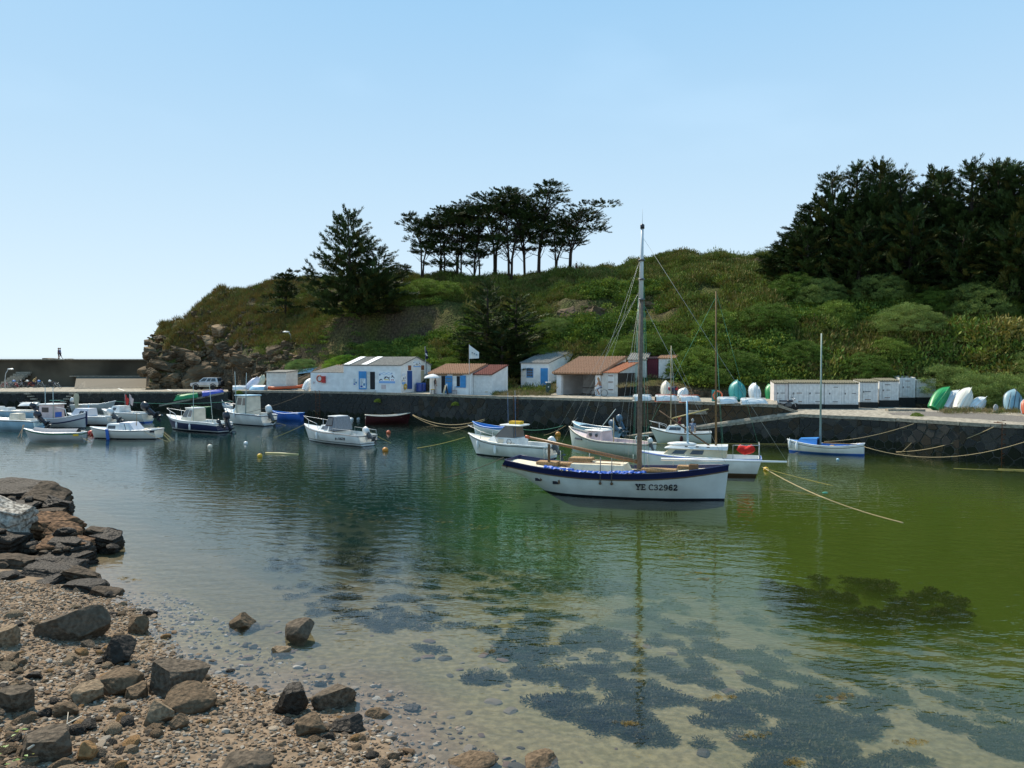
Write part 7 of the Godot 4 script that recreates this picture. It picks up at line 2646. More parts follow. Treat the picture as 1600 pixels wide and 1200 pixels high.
func build_car():
	var M = mats
	var p = on(321.5, 609.2, 2.41)
	var t = thing("parked_car", "silver and tan off road car parked against the cliff", "car", p + Vector3(0, 0, -0.6), PI - 0.12)
	var silver = paint("car_silver", 0.48, 0.5, 0.53, 0.3)
	silver.metallic = 0.4
	var tan_ = paint("car_tan", 0.42, 0.37, 0.29, 0.45)
	var black = mat("car_trim", Color(0.03, 0.03, 0.032), 0.6)
	var glass = mat("boat_glass")
	# body: side outline drawn across its width; front is at +x
	var st = begin(true)
	extrude(st, [[-2.05, 0.62], [-1.95, 0.5], [1.95, 0.5], [2.1, 0.62], [2.1, 0.82], [2.02, 0.98], [1.1, 1.08], [0.95, 1.1], [-2.0, 1.12], [-2.08, 0.95]], Transform3D(), 1.7)
	obj("body", st, silver, t)
	st = begin(true)
	extrude(st, [[-2.0, 0.44], [1.9, 0.44], [1.95, 0.7], [-2.04, 0.7]], Transform3D(), 1.74)
	obj("lower_body", st, tan_, t)
	st = begin(true)
	var p8 = block(st, -2.0, 1.0, 0.82, 0.8, 1.1, 1.72, 0.75, 0.25, 0.14)
	obj("cabin", st, silver, t)
	for s in [1, 3]:
		var q = sides_of(p8)[s]
		var ranges = [[0.66, 0.93], [0.4, 0.62], [0.06, 0.34]] if s == 1 else [[0.07, 0.34], [0.38, 0.6], [0.66, 0.94]]
		if s == 1: ranges = [[0.07, 0.34], [0.4, 0.6], [0.64, 0.9]]
		for r in ranges: window(t, q, r[0], r[1], 0.15, 0.85, glass)
	window(t, sides_of(p8)[2], 0.05, 0.95, 0.1, 0.92, glass)
	window(t, sides_of(p8)[0], 0.08, 0.92, 0.2, 0.85, glass)
	for x in [-1.25, 1.3]:
		for z in [-0.8, 0.8]:
			wheel(t, Vector3(x, 0.36, z), 0.36, 0.24, mat("rubber", Color(0.03, 0.028, 0.027), 0.9), M.steel)
			st = begin()
			var arch = []
			for i in 11:
				var a = PI * i / 10.0
				arch.append(Vector3(x + cos(a) * 0.46, 0.4 + sin(a) * 0.46, z * 1.07))
			tube(st, arch, 0.06, -1, 6)
			obj("wheel_arch", st, black, t)
	for q in [[2.1, 0.55], [-2.1, 0.6]]:
		st = begin(true)
		soft_box(st, Vector3(q[0], q[1], 0), Vector3(0.22, 0.26, 1.72), 0.06)
		obj("bumper", st, black, t)
	for z in [-0.6, 0.6]:
		st = begin(true)
		soft_box(st, Vector3(2.08, 0.86, z), Vector3(0.1, 0.16, 0.32), 0.03)
		obj("headlight", st, M.steel, t)
		st = begin()
		tube(st, [Vector3(-1.6, 1.78, z), Vector3(0.1, 1.8, z)], 0.025, -1, 5)
		obj("roof_rail", st, black, t)
	st = begin()
	lathe(st, [[0.05, -0.1], [0.32, -0.1], [0.34, 0.1], [0.05, 0.12]], Transform3D(Basis(Vector3(0, 0, 1), PI / 2), Vector3(-2.2, 1.0, 0.1)), 16)
	obj("spare_wheel", st, black, t)
	st = begin(true)
	soft_box(st, Vector3(0.75, 1.15, -0.93), Vector3(0.1, 0.14, 0.2), 0.03)
	soft_box(st, Vector3(0.75, 1.15, 0.93), Vector3(0.1, 0.14, 0.2), 0.03)
	obj("mirror", st, black, t)

func bicycle(label, m, group):
	var M = mats
	var t = thing("bicycle", label, "bicycle", Vector3.ZERO, 0, group)
	var rubber = mat("rubber")
	for x in [-0.52, 0.52]:
		var st = begin()
		ring_shape(st, Vector3(x, 0.34, 0), 0.32, 0.022, Basis(), 20, 5)
		var w = obj("wheel", st, rubber, t)
		st = begin()
		for k in 6: tube(st, [Vector3(x, 0.34, 0), Vector3(x + cos(PI * k / 3) * 0.31, 0.34 + sin(PI * k / 3) * 0.31, 0)], 0.005, -1, 3)
		obj("spokes", st, M.steel, w)
	var st = begin()
	for l in [[[-0.52, 0.34], [-0.08, 0.3]], [[-0.08, 0.3], [-0.2, 0.82]], [[-0.08, 0.3], [0.36, 0.72]], [[-0.18, 0.74], [0.34, 0.82]], [[-0.52, 0.34], [-0.18, 0.74]], [[0.52, 0.34], [0.34, 0.9]]]:
		tube(st, [Vector3(l[0][0], l[0][1], 0), Vector3(l[1][0], l[1][1], 0)], 0.022, -1, 5)
	obj("frame", st, m, t)
	st = begin()
	tube(st, [Vector3(0.25, 1.0, -0.28), Vector3(0.36, 0.97, -0.05), Vector3(0.36, 0.97, 0.05), Vector3(0.25, 1.0, 0.28)], 0.018, -1, 5)
	obj("handlebar", st, M.engine_dark, t)
	st = begin()
	ball(st, Vector3(-0.22, 0.86, 0), Vector3(0.14, 0.04, 0.08), 5, 8)
	obj("saddle", st, M.engine_dark, t)
	return t

func build_bikes():
	var M = mats
	var group = "bicycles parked below the breakwater"
	var first = [bicycle("red bicycle among those parked below the breakwater", M.red, group), bicycle("dark blue bicycle among those parked below the breakwater", M.navy, group), bicycle("silver bicycle among those parked below the breakwater", M.steel, group)]
	var places = [[7, 0, 0.2], [20, 1, -0.3], [30, 2, 0.5]]
	for q in places:
		first[q[1]].position = on(q[0], 606.8, 2.4)
		first[q[1]].rotation.y = q[2]
	for q in [[13, 2, 0.6, "silver bicycle leaning behind the red one at the left"], [26, 0, -0.5, "red bicycle in the middle of the parked group"], [37, 1, 0.2, "dark bicycle right of the silver one in the group"], [49, 0, 0.1, "red bicycle in front of the standing cyclist"], [57, 1, -0.2, "dark blue bicycle just right of the standing cyclist"], [64, 2, 0.3, "silver bicycle with a blue bag right of the standing cyclist"], [80, 1, 0.1, "lone dark bicycle by the low boulder"], [89, 2, -0.1, "last silver bicycle of the row by the bushes"]]:
		dup(first[q[1]], q[3], on(q[0], rnd(605.2, 607.2), 2.4), q[2] + (PI if rng.randf() > 0.5 else 0.0))
	var k = 0
	for q in [[22, M.sky_blue], [33, M.engine_dark], [43, M.hull_white], [61, M.sky_blue], [78, M.hull_white]]:
		var st = begin()
		soft_box(st, Vector3.ZERO, Vector3(0.42, 0.3, 0.3), 0.08)
		tag(obj("bicycle_bag", st, q[1]), ["bright blue bag on a parked bicycle near the steps", "dark bag on a bicycle in the parked group", "white bag lying on a parked bicycle", "bright blue bag on the bicycle right of the standing cyclist", "white bag on the lone dark bicycle"][k], "bag").position = on(q[0], 606, 2.4) + Vector3(0, 1.05, 0)
		k += 1
	var lady = bicycle("bicycle ridden by the long haired woman before the shelter", M.steel, "")
	lady.position = on(935, 619.5, 3.0) + Vector3(0, 0, 0.4)
	lady.rotation.y = PI + 0.1
	# moped
	var t = thing("motorbike", "black motorbike parked at the end of the slipway wall", "motorbike", on(1229, 640.5, 2.32) + Vector3(0, 0, 0.3), -0.15)
	for x in [-0.62, 0.62]: wheel(t, Vector3(x, 0.29, 0), 0.29, 0.12, mat("rubber"), M.steel)
	var st = begin(true)
	soft_box(st, Vector3(0.05, 0.45, 0), Vector3(0.5, 0.36, 0.26), 0.06)
	obj("engine", st, M.engine_grey, t)
	st = begin(true)
	soft_box(st, Vector3(0.16, 0.76, 0), Vector3(0.5, 0.22, 0.26), 0.07)
	obj("tank", st, M.engine_dark, t)
	st = begin(true)
	soft_box(st, Vector3(-0.38, 0.76, 0), Vector3(0.66, 0.12, 0.26), 0.05)
	obj("seat", st, M.engine_dark, t)
	st = begin()
	tube(st, [Vector3(0.62, 0.29, 0.08), Vector3(0.4, 1.0, 0.08)], 0.03, -1, 6)
	tube(st, [Vector3(0.62, 0.29, -0.08), Vector3(0.4, 1.0, -0.08)], 0.03, -1, 6)
	obj("fork", st, M.steel, t)
	st = begin()
	tube(st, [Vector3(0.25, 1.08, -0.36), Vector3(0.4, 1.02, -0.1), Vector3(0.4, 1.02, 0.1), Vector3(0.25, 1.08, 0.36)], 0.022, -1, 5)
	for s in [-1, 1]: tube(st, [Vector3(0.33, 1.04, s * 0.25), Vector3(0.4, 1.3, s * 0.32)], 0.012, -1, 4)
	for s in [-1, 1]: ball(st, Vector3(0.4, 1.33, s * 0.34), Vector3(0.02, 0.06, 0.08), 5, 8)
	obj("handlebar", st, M.engine_dark, t)
	st = begin()
	ball(st, Vector3(0.55, 0.9, 0), Vector3(0.1, 0.1, 0.1), 6, 10)
	obj("headlight", st, M.steel, t)
	st = begin(true)
	box(st, Vector3(-0.72, 0.93, 0), Vector3(0.36, 0.03, 0.24))
	obj("rack", st, M.engine_dark, t)

# ---------------------------------------------------------------- people
func person(label, pos, turn, pose, look, group = ""):
	# joints in metres, facing +x; pose overrides; look: shirt, trousers, skin, hair, shoe, bare legs / arms
	var j = {"hip": Vector3(0, 0.95, 0), "belly": Vector3(0.01, 1.13, 0), "chest": Vector3(0, 1.33, 0), "neck": Vector3(0, 1.5, 0), "head": Vector3(0.03, 1.64, 0)}
	for s in [["l", -1.0], ["r", 1.0]]:
		var k = s[0]
		var z = s[1]
		j["sh" + k] = Vector3(0, 1.42, z * 0.19)
		j["el" + k] = Vector3(-0.02, 1.15, z * 0.26)
		j["ha" + k] = Vector3(0.08, 0.9, z * 0.27)
		j["hi" + k] = Vector3(0, 0.93, z * 0.095)
		j["kn" + k] = Vector3(0.03, 0.5, z * 0.11)
		j["an" + k] = Vector3(-0.02, 0.08, z * 0.11)
		j["to" + k] = Vector3(0.14, 0.035, z * 0.13)
	for k in pose: j[k] = pose[k]
	var sk = look.skin
	var bones = [["hip", "belly", 0.135, 0.125, look.shirt], ["belly", "chest", 0.125, 0.145, look.shirt], ["chest", "neck", 0.13, 0.06, look.shirt], ["neck", "head", 0.055, 0.06, sk]]
	for k in ["l", "r"]:
		bones += [["sh" + k, "el" + k, 0.06, 0.045, look.sleeve], ["el" + k, "ha" + k, 0.042, 0.032, sk], ["hi" + k, "kn" + k, 0.092, 0.062, look.trousers], ["kn" + k, "an" + k, 0.058, 0.038, look.shin], ["an" + k, "to" + k, 0.045, 0.035, look.shoe], ["chest", "sh" + k, 0.1, 0.065, look.shirt], ["hip", "hi" + k, 0.12, 0.1, look.trousers]]
	var caps = []
	for b in bones: caps.append([j[b[0]], j[b[1]], b[2], b[3], b[4]])
	var hd = j["head"]
	var fwd = Vector3(1, 0, 0)
	caps.append([hd + Vector3(0, 0.02, 0), hd + Vector3(0.02, 0.07, 0), 0.095, 0.1, sk])
	caps.append([hd + Vector3(0.1, 0.02, 0), hd + Vector3(0.115, 0.015, 0), 0.016, 0.018, sk])
	caps.append([hd + Vector3(-0.035, 0.06, 0), hd + Vector3(-0.01, 0.12, 0), 0.1, 0.095, look.hair])
	if look.has("long"): caps.append([hd + Vector3(-0.08, 0.03, 0), hd + Vector3(-0.12, -0.25, 0), 0.07, 0.06, look.hair])
	for k in ["l", "r"]:
		var f = (j["ha" + k] - j["el" + k]).normalized()
		caps.append([j["ha" + k], j["ha" + k] + f * 0.1, 0.036, 0.022, sk])
	var lo = Vector3.ONE * 1e9
	var hi = -lo
	for c in caps:
		for k in 2:
			var r = Vector3.ONE * (c[2 + k] + 0.05)
			lo = lo.min(c[k] - r)
			hi = hi.max(c[k] + r)
	var cell = 0.034
	var nx = int((hi.x - lo.x) / cell) + 2
	var ny = int((hi.y - lo.y) / cell) + 2
	var nz = int((hi.z - lo.z) / cell) + 2
	var field = PackedFloat32Array()
	field.resize(nx * ny * nz)
	field.fill(1.0)
	for c in caps:
		var a = c[0]
		var ab = c[1] - c[0]
		var l2 = maxf(ab.length_squared(), 1e-6)
		var rm = maxf(c[2], c[3]) + 0.1
		var p0 = ((a.min(c[1]) - Vector3.ONE * rm - lo) / cell).floor()
		var p1 = ((a.max(c[1]) + Vector3.ONE * rm - lo) / cell).ceil()
		for x in range(maxi(0, int(p0.x)), mini(nx, int(p1.x) + 1)):
			for y in range(maxi(0, int(p0.y)), mini(ny, int(p1.y) + 1)):
				for z in range(maxi(0, int(p0.z)), mini(nz, int(p1.z) + 1)):
					var p = lo + Vector3(x, y, z) * cell
					var t = clampf((p - a).dot(ab) / l2, 0, 1)
					var dd = (p - a - ab * t).length() - lerpf(c[2], c[3], t)
					var i = (x * ny + y) * nz + z
					var h = clampf(0.5 + 0.5 * (field[i] - dd) / 0.03, 0, 1)
					field[i] = lerpf(field[i], dd, h) - 0.03 * h * (1 - h)
	var ids = {}
	var verts = []
	var tones = []
	var st = begin()
	for x in nx - 1:
		for y in ny - 1:
			for z in nz - 1:
				var i = (x * ny + y) * nz + z
				var inside_ = 0
				var sum = Vector3.ZERO
				var cnt = 0
				var v = [field[i], field[i + ny * nz], field[i + nz], field[i + nz + ny * nz], field[i + 1], field[i + 1 + ny * nz], field[i + 1 + nz], field[i + 1 + nz + ny * nz]]
				for k in 8:
					if v[k] < 0: inside_ += 1
				if inside_ == 0 or inside_ == 8: continue
				for e in [[0, 1], [2, 3], [4, 5], [6, 7], [0, 2], [1, 3], [4, 6], [5, 7], [0, 4], [1, 5], [2, 6], [3, 7]]:
					var a = v[e[0]]
					var b = v[e[1]]
					if (a < 0) == (b < 0): continue
					var t = a / (a - b)
					var pa = Vector3(e[0] & 1, (e[0] >> 1) & 1, e[0] >> 2)
					var pb = Vector3(e[1] & 1, (e[1] >> 1) & 1, e[1] >> 2)
					sum += pa.lerp(pb, t)
					cnt += 1
				ids[i] = verts.size()
				var w = lo + (Vector3(x, y, z) + sum / cnt) * cell
				verts.append(w)
				var best = 9.0
				var tone = sk
				for c in caps:
					var ab = c[1] - c[0]
					var t = clampf((w - c[0]).dot(ab) / maxf(ab.length_squared(), 1e-6), 0, 1)
					var dd = (w - c[0] - ab * t).length() - lerpf(c[2], c[3], t)
					if dd < best:
						best = dd
						tone = c[4]
				tones.append(tone)
	for key in ids:
		var i = int(key)
		var sx = ny * nz
		for ax in [[sx, nz, 1], [nz, 1, sx], [1, sx, nz]]:
			if i + ax[0] >= field.size(): continue
			if (field[i] < 0) == (field[i + ax[0]] < 0): continue
			var q = [i, i - ax[1], i - ax[1] - ax[2], i - ax[2]]
			if not (ids.has(q[1]) and ids.has(q[2]) and ids.has(q[3])): continue
			if field[i] < 0: q.reverse()
			for k in [0, 1, 2, 0, 2, 3]:
				st.set_color(tones[ids[q[k]]])
				st.add_vertex(verts[ids[q[k]]])
	var m = mat("skin_and_cloth", Color(1, 1, 1), 0.8)
	m.vertex_color_use_as_albedo = true
	var o = tag(obj("person", st, m), label, "person", group)
	o.position = pos
	o.rotation.y = turn
	return o

func build_people():
	var skin = Color(0.36, 0.22, 0.15)
	var tan_ = Color(0.30, 0.17, 0.11)
	var V = func(x, y, z): return Vector3(x, y, z)
	# two walkers on the breakwater
	var bp = Vector3(-71.5, 6.8, -128.6)
	var px = at(94, 563, 128.6).x
	person("person in blue shirt and dark shorts walking on the breakwater", Vector3(px, 6.8, -128.6), 0.25, {"knl": V.call(0.14, 0.5, -0.11), "anl": V.call(0.3, 0.1, -0.11), "tol": V.call(0.45, 0.08, -0.12), "anr": V.call(-0.2, 0.1, 0.11), "tor": V.call(-0.06, 0.04, 0.12), "har": V.call(0.25, 1.0, 0.25)}, {"shirt": Color(0.10, 0.14, 0.28), "sleeve": Color(0.10, 0.14, 0.28), "trousers": Color(0.02, 0.02, 0.03), "skin": skin, "shin": skin, "hair": Color(0.05, 0.04, 0.035), "shoe": Color(0.05, 0.05, 0.05)}, "walkers on the breakwater")
	person("person with a reddish backpack walking close beside the one in blue", Vector3(px - 0.55, 6.8, -129.1), 0.3, {"anl": V.call(0.1, 0.1, -0.1), "tol": V.call(0.25, 0.05, -0.1), "chest": V.call(0.03, 1.32, 0)}, {"shirt": Color(0.12, 0.03, 0.05), "sleeve": Color(0.2, 0.18, 0.18), "trousers": Color(0.03, 0.03, 0.05), "skin": skin, "shin": skin, "hair": Color(0.03, 0.025, 0.02), "shoe": Color(0.05, 0.05, 0.05)}, "walkers on the breakwater")
	# three bathers on the ledge above the apron
	var sit = {"hip": V.call(0, 0.14, 0), "belly": V.call(0.02, 0.32, 0), "chest": V.call(0.03, 0.52, 0), "neck": V.call(0.05, 0.7, 0), "head": V.call(0.09, 0.84, 0), "shl": V.call(0.04, 0.62, -0.18), "shr": V.call(0.04, 0.62, 0.18), "ell": V.call(0.1, 0.36, -0.24), "elr": V.call(0.1, 0.36, 0.24), "hal": V.call(0.34, 0.26, -0.14), "har": V.call(0.34, 0.26, 0.14), "hil": V.call(0.02, 0.12, -0.1), "hir": V.call(0.02, 0.12, 0.1), "knl": V.call(0.46, 0.16, -0.12), "knr": V.call(0.46, 0.16, 0.12), "anl": V.call(0.5, -0.3, -0.12), "anr": V.call(0.5, -0.3, 0.12), "tol": V.call(0.64, -0.34, -0.12), "tor": V.call(0.64, -0.34, 0.12)}
	var n = 0
	for q in [[241.5, Color(0.42, 0.2, 0.16), Color(0.30, 0.13, 0.05), "long haired person in pinkish top seated at the left of three on the ledge"], [250, Color(0.25, 0.14, 0.11), Color(0.03, 0.025, 0.02), "dark haired person seated in the middle of three on the ledge"], [258, Color(0.34, 0.2, 0.15), Color(0.04, 0.03, 0.02), "person in a light top seated at the right of three on the ledge"]]:
		var p = at(q[0], 587, 125.6)
		person(q[3], Vector3(p.x, 4.15, -126.0), -PI / 2 + [0.2, -0.1, 0.3][n], sit, {"shirt": q[1], "sleeve": tan_, "trousers": [Color(0.05, 0.04, 0.06), Color(0.03, 0.03, 0.05), Color(0.2, 0.08, 0.12)][n], "skin": tan_, "shin": tan_, "hair": q[2], "shoe": tan_, "long": 1} if n == 0 else {"shirt": q[1], "sleeve": tan_, "trousers": Color(0.04, 0.03, 0.05), "skin": tan_, "shin": tan_, "hair": q[2], "shoe": tan_}, "bathers seated on the ledge")
		n += 1
	# cyclist among the parked bicycles
	person("fair haired person in yellow top bending over a parked bicycle", on(52, 606, 2.4), 0.0, {"belly": V.call(0.08, 1.12, 0), "chest": V.call(0.22, 1.27, 0), "neck": V.call(0.36, 1.38, 0), "head": V.call(0.46, 1.44, 0), "shl": V.call(0.26, 1.34, -0.18), "shr": V.call(0.26, 1.34, 0.18), "ell": V.call(0.42, 1.12, -0.22), "elr": V.call(0.42, 1.12, 0.22), "hal": V.call(0.6, 1.0, -0.2), "har": V.call(0.6, 1.0, 0.2)}, {"shirt": Color(0.55, 0.40, 0.18), "sleeve": tan_, "trousers": Color(0.03, 0.03, 0.06), "skin": tan_, "shin": tan_, "hair": Color(0.35, 0.24, 0.10), "shoe": Color(0.5, 0.5, 0.5)})
	# shopper at the tiled hut
	person("person in dark top and pale skirt at the tiled hut's doorway", on(679.5, 616.4, 3.0) + Vector3(0, 0, -0.35), 0.4, {}, {"shirt": Color(0.06, 0.05, 0.05), "sleeve": Color(0.3, 0.18, 0.13), "trousers": Color(0.42, 0.36, 0.33), "skin": skin, "shin": Color(0.42, 0.36, 0.33), "hair": Color(0.05, 0.035, 0.03), "shoe": Color(0.2, 0.18, 0.17)})
	# woman riding towards the boathouse
	var ride = {"hip": V.call(-0.16, 0.98, 0), "belly": V.call(-0.12, 1.15, 0), "chest": V.call(-0.04, 1.34, 0), "neck": V.call(0.04, 1.5, 0), "head": V.call(0.08, 1.64, 0), "shl": V.call(0, 1.43, -0.18), "shr": V.call(0, 1.43, 0.18), "ell": V.call(0.1, 1.18, -0.25), "elr": V.call(0.1, 1.18, 0.25), "hal": V.call(0.28, 1.04, -0.24), "har": V.call(0.28, 1.04, 0.24), "hil": V.call(-0.14, 0.94, -0.1), "hir": V.call(-0.14, 0.94, 0.1), "knl": V.call(0.22, 0.72, -0.12), "knr": V.call(0.16, 0.6, 0.12), "anl": V.call(0.02, 0.34, -0.12), "anr": V.call(-0.08, 0.2, 0.12), "tol": V.call(0.16, 0.3, -0.12), "tor": V.call(0.06, 0.16, 0.12)}
	person("long haired woman in striped skirt riding a bicycle before the shelter", on(935, 619.5, 3.0) + Vector3(0, 0.02, 0.4), PI + 0.1, ride, {"shirt": tan_, "sleeve": tan_, "trousers": Color(0.2, 0.24, 0.32), "skin": Color(0.40, 0.24, 0.16), "shin": tan_, "hair": Color(0.28, 0.17, 0.08), "shoe": Color(0.3, 0.2, 0.15), "long": 1})
	# two people in the cockpit
	var seat = sit.duplicate()
	var a = on(1108, 692)
	var b = on(1019, 690)
	var mid = a.lerp(b, 0.3)
	person("person in grey blue shirt and sun hat with back turned on the sailboat", mid + Vector3(0.0, 0.85, 0.2), 1.2, sit, {"shirt": Color(0.17, 0.20, 0.27), "sleeve": Color(0.17, 0.20, 0.27), "trousers": Color(0.3, 0.28, 0.22), "skin": tan_, "shin": tan_, "hair": Color(0.32, 0.33, 0.33), "shoe": Color(0.2, 0.2, 0.2)}, "people on the sailboat")
	person("person in dark red top facing the one in the sun hat on the sailboat", a.lerp(b, 0.52) + Vector3(0.0, 0.95, -0.2), -0.5, sit, {"shirt": Color(0.10, 0.02, 0.025), "sleeve": Color(0.10, 0.02, 0.025), "trousers": Color(0.04, 0.04, 0.05), "skin": tan_, "shin": tan_, "hair": Color(0.2, 0.02, 0.02), "shoe": tan_}, "people on the sailboat")
	person("tiny distant person standing on the path at the right end of the crest grove", land(900, 117.0), 0.3, {}, {"shirt": Color(0.12, 0.05, 0.03), "sleeve": Color(0.12, 0.05, 0.03), "trousers": Color(0.04, 0.03, 0.03), "skin": tan_, "shin": Color(0.04, 0.03, 0.03), "hair": Color(0.05, 0.03, 0.02), "shoe": Color(0.03, 0.03, 0.03)})

# ---------------------------------------------------------------- plants
func leaf_mat(key, c, light = 0.35):
	var m = mat(key, c, 0.65)
	m.vertex_color_use_as_albedo = true
	m.backlight_enabled = true
	m.backlight = Color(light, light, light * 0.7)
	return m

func clump_mesh(seed_, n, leaf, narrow, up = 0.3):
	# a loose dome of leaves within a unit radius
	var r = RandomNumberGenerator.new()
	r.seed = seed_
	var st = begin(true)
	for i in n:
		var v = Vector3(r.randfn(), absf(r.randfn()) * 0.9, r.randfn()).normalized()
		var c = v * pow(r.randf(), 0.4) * Vector3(1, 0.8, 1)
		var d = (v + Vector3(r.randf_range(-1, 1), up + r.randf_range(-0.6, 0.8), r.randf_range(-1, 1))).normalized()
		var s = d.cross(Vector3(r.randfn(), r.randfn(), r.randfn())).normalized()
		var l = leaf * r.randf_range(0.6, 1.3)
		var w = l * narrow
		quad(st, c, c + d * l * 0.5 + s * w, c + d * l, c + d * l * 0.45 - s * w)
	st.generate_normals()
	return st.commit()

func spray_mesh(seed_, n):
	# a flat feathery conifer spray, a unit long, along +x
	var r = RandomNumberGenerator.new()
	r.seed = seed_
	var st = begin(true)
	for i in n:
		var x = pow(r.randf(), 0.8)
		var side = 1.0 if i % 2 else -1.0
		var c = Vector3(x * 0.85, r.randf_range(-0.05, 0.08), side * r.randf_range(0, 0.16) * (1.1 - x))
		var d = Vector3(0.75, r.randf_range(-0.1, 0.65), side * r.randf_range(0.15, 0.95) * (1.05 - 0.6 * x)).normalized()
		var l = r.randf_range(0.15, 0.34)
		var s = d.cross(Vector3(r.randfn() * 0.5, 1, r.randfn() * 0.5)).normalized() * r.randf_range(0.018, 0.042)
		quad(st, c, c + d * l * 0.45 + s, c + d * l, c + d * l * 0.45 - s)
	st.generate_normals()
	return st.commit()

var spray = null
var spray_places = []
var spray_tints = []

func add_spray(p, dir, s, r):
	var x = dir.normalized()
	var z = x.cross(UP + Vector3(r.randf_range(-0.3, 0.3), 0, r.randf_range(-0.3, 0.3))).normalized()
	var b = Basis(x, z.cross(x), z)
	spray_places.append(Transform3D(b * Basis.from_scale(Vector3.ONE * s), p))
	var k = r.randf_range(0.6, 1.45)
	spray_tints.append(Color(0.036, 0.06, 0.019) * k if r.randf() > 0.15 else Color(0.072, 0.074, 0.02) * k)

func finish_tree(o, wood):
	var bark = mat("cypress_bark", Color(0.085, 0.065, 0.05), 0.95, noise_tex("earth", 0.02, 0.55, 1.0), 1.0)
	obj("trunk", wood, bark, o)
	scatter("crown", spray, leaf_mat("cypress_leaf", Color(1, 1, 1), 0.2), spray_places, spray_tints, o)
	return o

func cone_tree(called, label, seed_, H, R, n, bare = 0.05, taper = 0.85, lean = 0.0, group = ""):
	var r = RandomNumberGenerator.new()
	r.seed = seed_
	var o = thing(called, label, "tree", Vector3.ZERO, 0.0, group)
	var wood = begin()
	spray_places = []
	spray_tints = []
	var top = Vector3(lean * H, H, r.randf_range(-0.03, 0.03) * H)
	var mid = Vector3(lean * H * 0.3, H * 0.5, 0)
	tube(wood, [Vector3(0, -1, 0), mid, top], 0.035 * H, 0.004 * H, 7)
	for i in n:
		var h = bare + (1.0 - bare) * (i + r.randf()) / n
		var a = i * 2.399 + r.randf_range(-0.5, 0.5)
		var base = (Vector3.ZERO.lerp(mid, h * 2) if h < 0.5 else mid.lerp(top, h * 2 - 1))
		var l = R * pow(maxf(0.02, 1 - h), taper) * r.randf_range(0.55, 1.15) * (1.0 if h > 0.15 else 0.85) + 0.03 * R
		var rise = lerpf(0.0, 0.55, h * h) + r.randf_range(-0.1, 0.18)
		var out = Vector3(cos(a), 0, sin(a))
		var p1 = base + out * l * 0.5 + UP * l * 0.5 * rise * 0.6
		var p2 = base + out * l + UP * l * (rise + 0.12)
		tube(wood, [base, p1, p2], 0.009 * H * (1.05 - h), 0.02, 4)
		var k = maxi(2, int(l * 2.1))
		for j in k:
			var t = lerpf(0.22, 1.0, (j + r.randf()) / k)
			var p = base.lerp(p1, t * 2) if t < 0.5 else p1.lerp(p2, t * 2 - 1)
			var dir = out + UP * (rise * 0.7 + r.randf_range(-0.1, 0.4)) + Vector3(r.randf_range(-1, 1), 0, r.randf_range(-1, 1)) * 0.7
			add_spray(p + Vector3(r.randf_range(-1, 1), r.randf_range(-0.3, 0.3), r.randf_range(-1, 1)) * 0.12 * l, dir, r.randf_range(0.9, 1.6) * lerpf(1.0, 0.65, h) * (R / 5.0 + 0.35), r)
	add_spray(top - UP * 0.4, UP + Vector3(lean, 0, 0), 1.2, r)
	return finish_tree(o, wood)

func plate_tree(called, label, seed_, H, stems, plates, spread, bare, dead = 8, group = ""):
	# wind-shaped cypress: long bare stems and flat plates of foliage
	var r = RandomNumberGenerator.new()
	r.seed = seed_
	var o = thing(called, label, "tree", Vector3.ZERO, 0.0, group)
	var wood = begin()
	spray_places = []
	spray_tints = []
	var lines = []
	for s in stems:
		var a = r.randf() * TAU
		var off = Vector3(cos(a), 0, sin(a)) * 0.25 * (stems - 1)
		var drift = Vector3(r.randf_range(-0.9, 1.2), 0, r.randf_range(-0.8, 0.8)) * spread * 0.75
		var l = [off - UP * 0.8, off + UP * H * 0.28 + drift * 0.08, off + UP * H * 0.6 + drift * 0.5, off + UP * H * r.randf_range(0.74, 1.0) + drift]
		tube(wood, l, 0.023 * H / sqrt(stems), 0.05, 6)
		lines.append(l)
	for i in plates:
		var l = lines[i % stems]
		var h = lerpf(bare, 1.0, pow((i + r.randf()) / plates, 0.8))
		var q = h * 3.0
		var k = mini(int(q), 2)
		var base = l[k].lerp(l[k + 1], q - k)
		var a = r.randf() * TAU
		var reach = spread * r.randf_range(0.15, 0.85) * (1.25 - 0.75 * h)
		var c = base + Vector3(cos(a) * reach, reach * r.randf_range(0.25, 0.7), sin(a) * reach)
		tube(wood, [base - UP * reach * 0.35, base.lerp(c, 0.5), c], 0.007 * H, 0.025, 4)
		var rad = spread * r.randf_range(0.22, 0.66)
		for j in int(22 + rad * 13):
			var b = r.randf() * TAU
			var f = sqrt(r.randf()) * rad
			var p = c + Vector3(cos(b) * f, r.randf_range(-0.1, 0.16) * rad + 0.12 * (rad - f), sin(b) * f)
			add_spray(p, Vector3(cos(b), r.randf_range(0.0, 0.7), sin(b)), r.randf_range(0.55, 1.05), r)
	for i in dead:
		# bare grey twigs under the crown
		var l = lines[i % stems]
		var h = r.randf_range(0.25, 0.75)
		var q = h * 3.0
		var k = mini(int(q), 2)
		var base = l[k].lerp(l[k + 1], q - k)
		var a = r.randf() * TAU
		var e = base + Vector3(cos(a), r.randf_range(0.3, 0.8), sin(a)) * spread * r.randf_range(0.4, 0.9)
		tube(wood, [base, base.lerp(e, 0.5) - UP * 0.15, e], 0.05, 0.012, 4)
		for t in 3: tube(wood, [base.lerp(e, 0.4 + 0.2 * t), e + Vector3(r.randf_range(-1, 1), r.randf_range(-0.3, 0.8), r.randf_range(-1, 1))], 0.02, 0.008, 3)
	return finish_tree(o, wood)

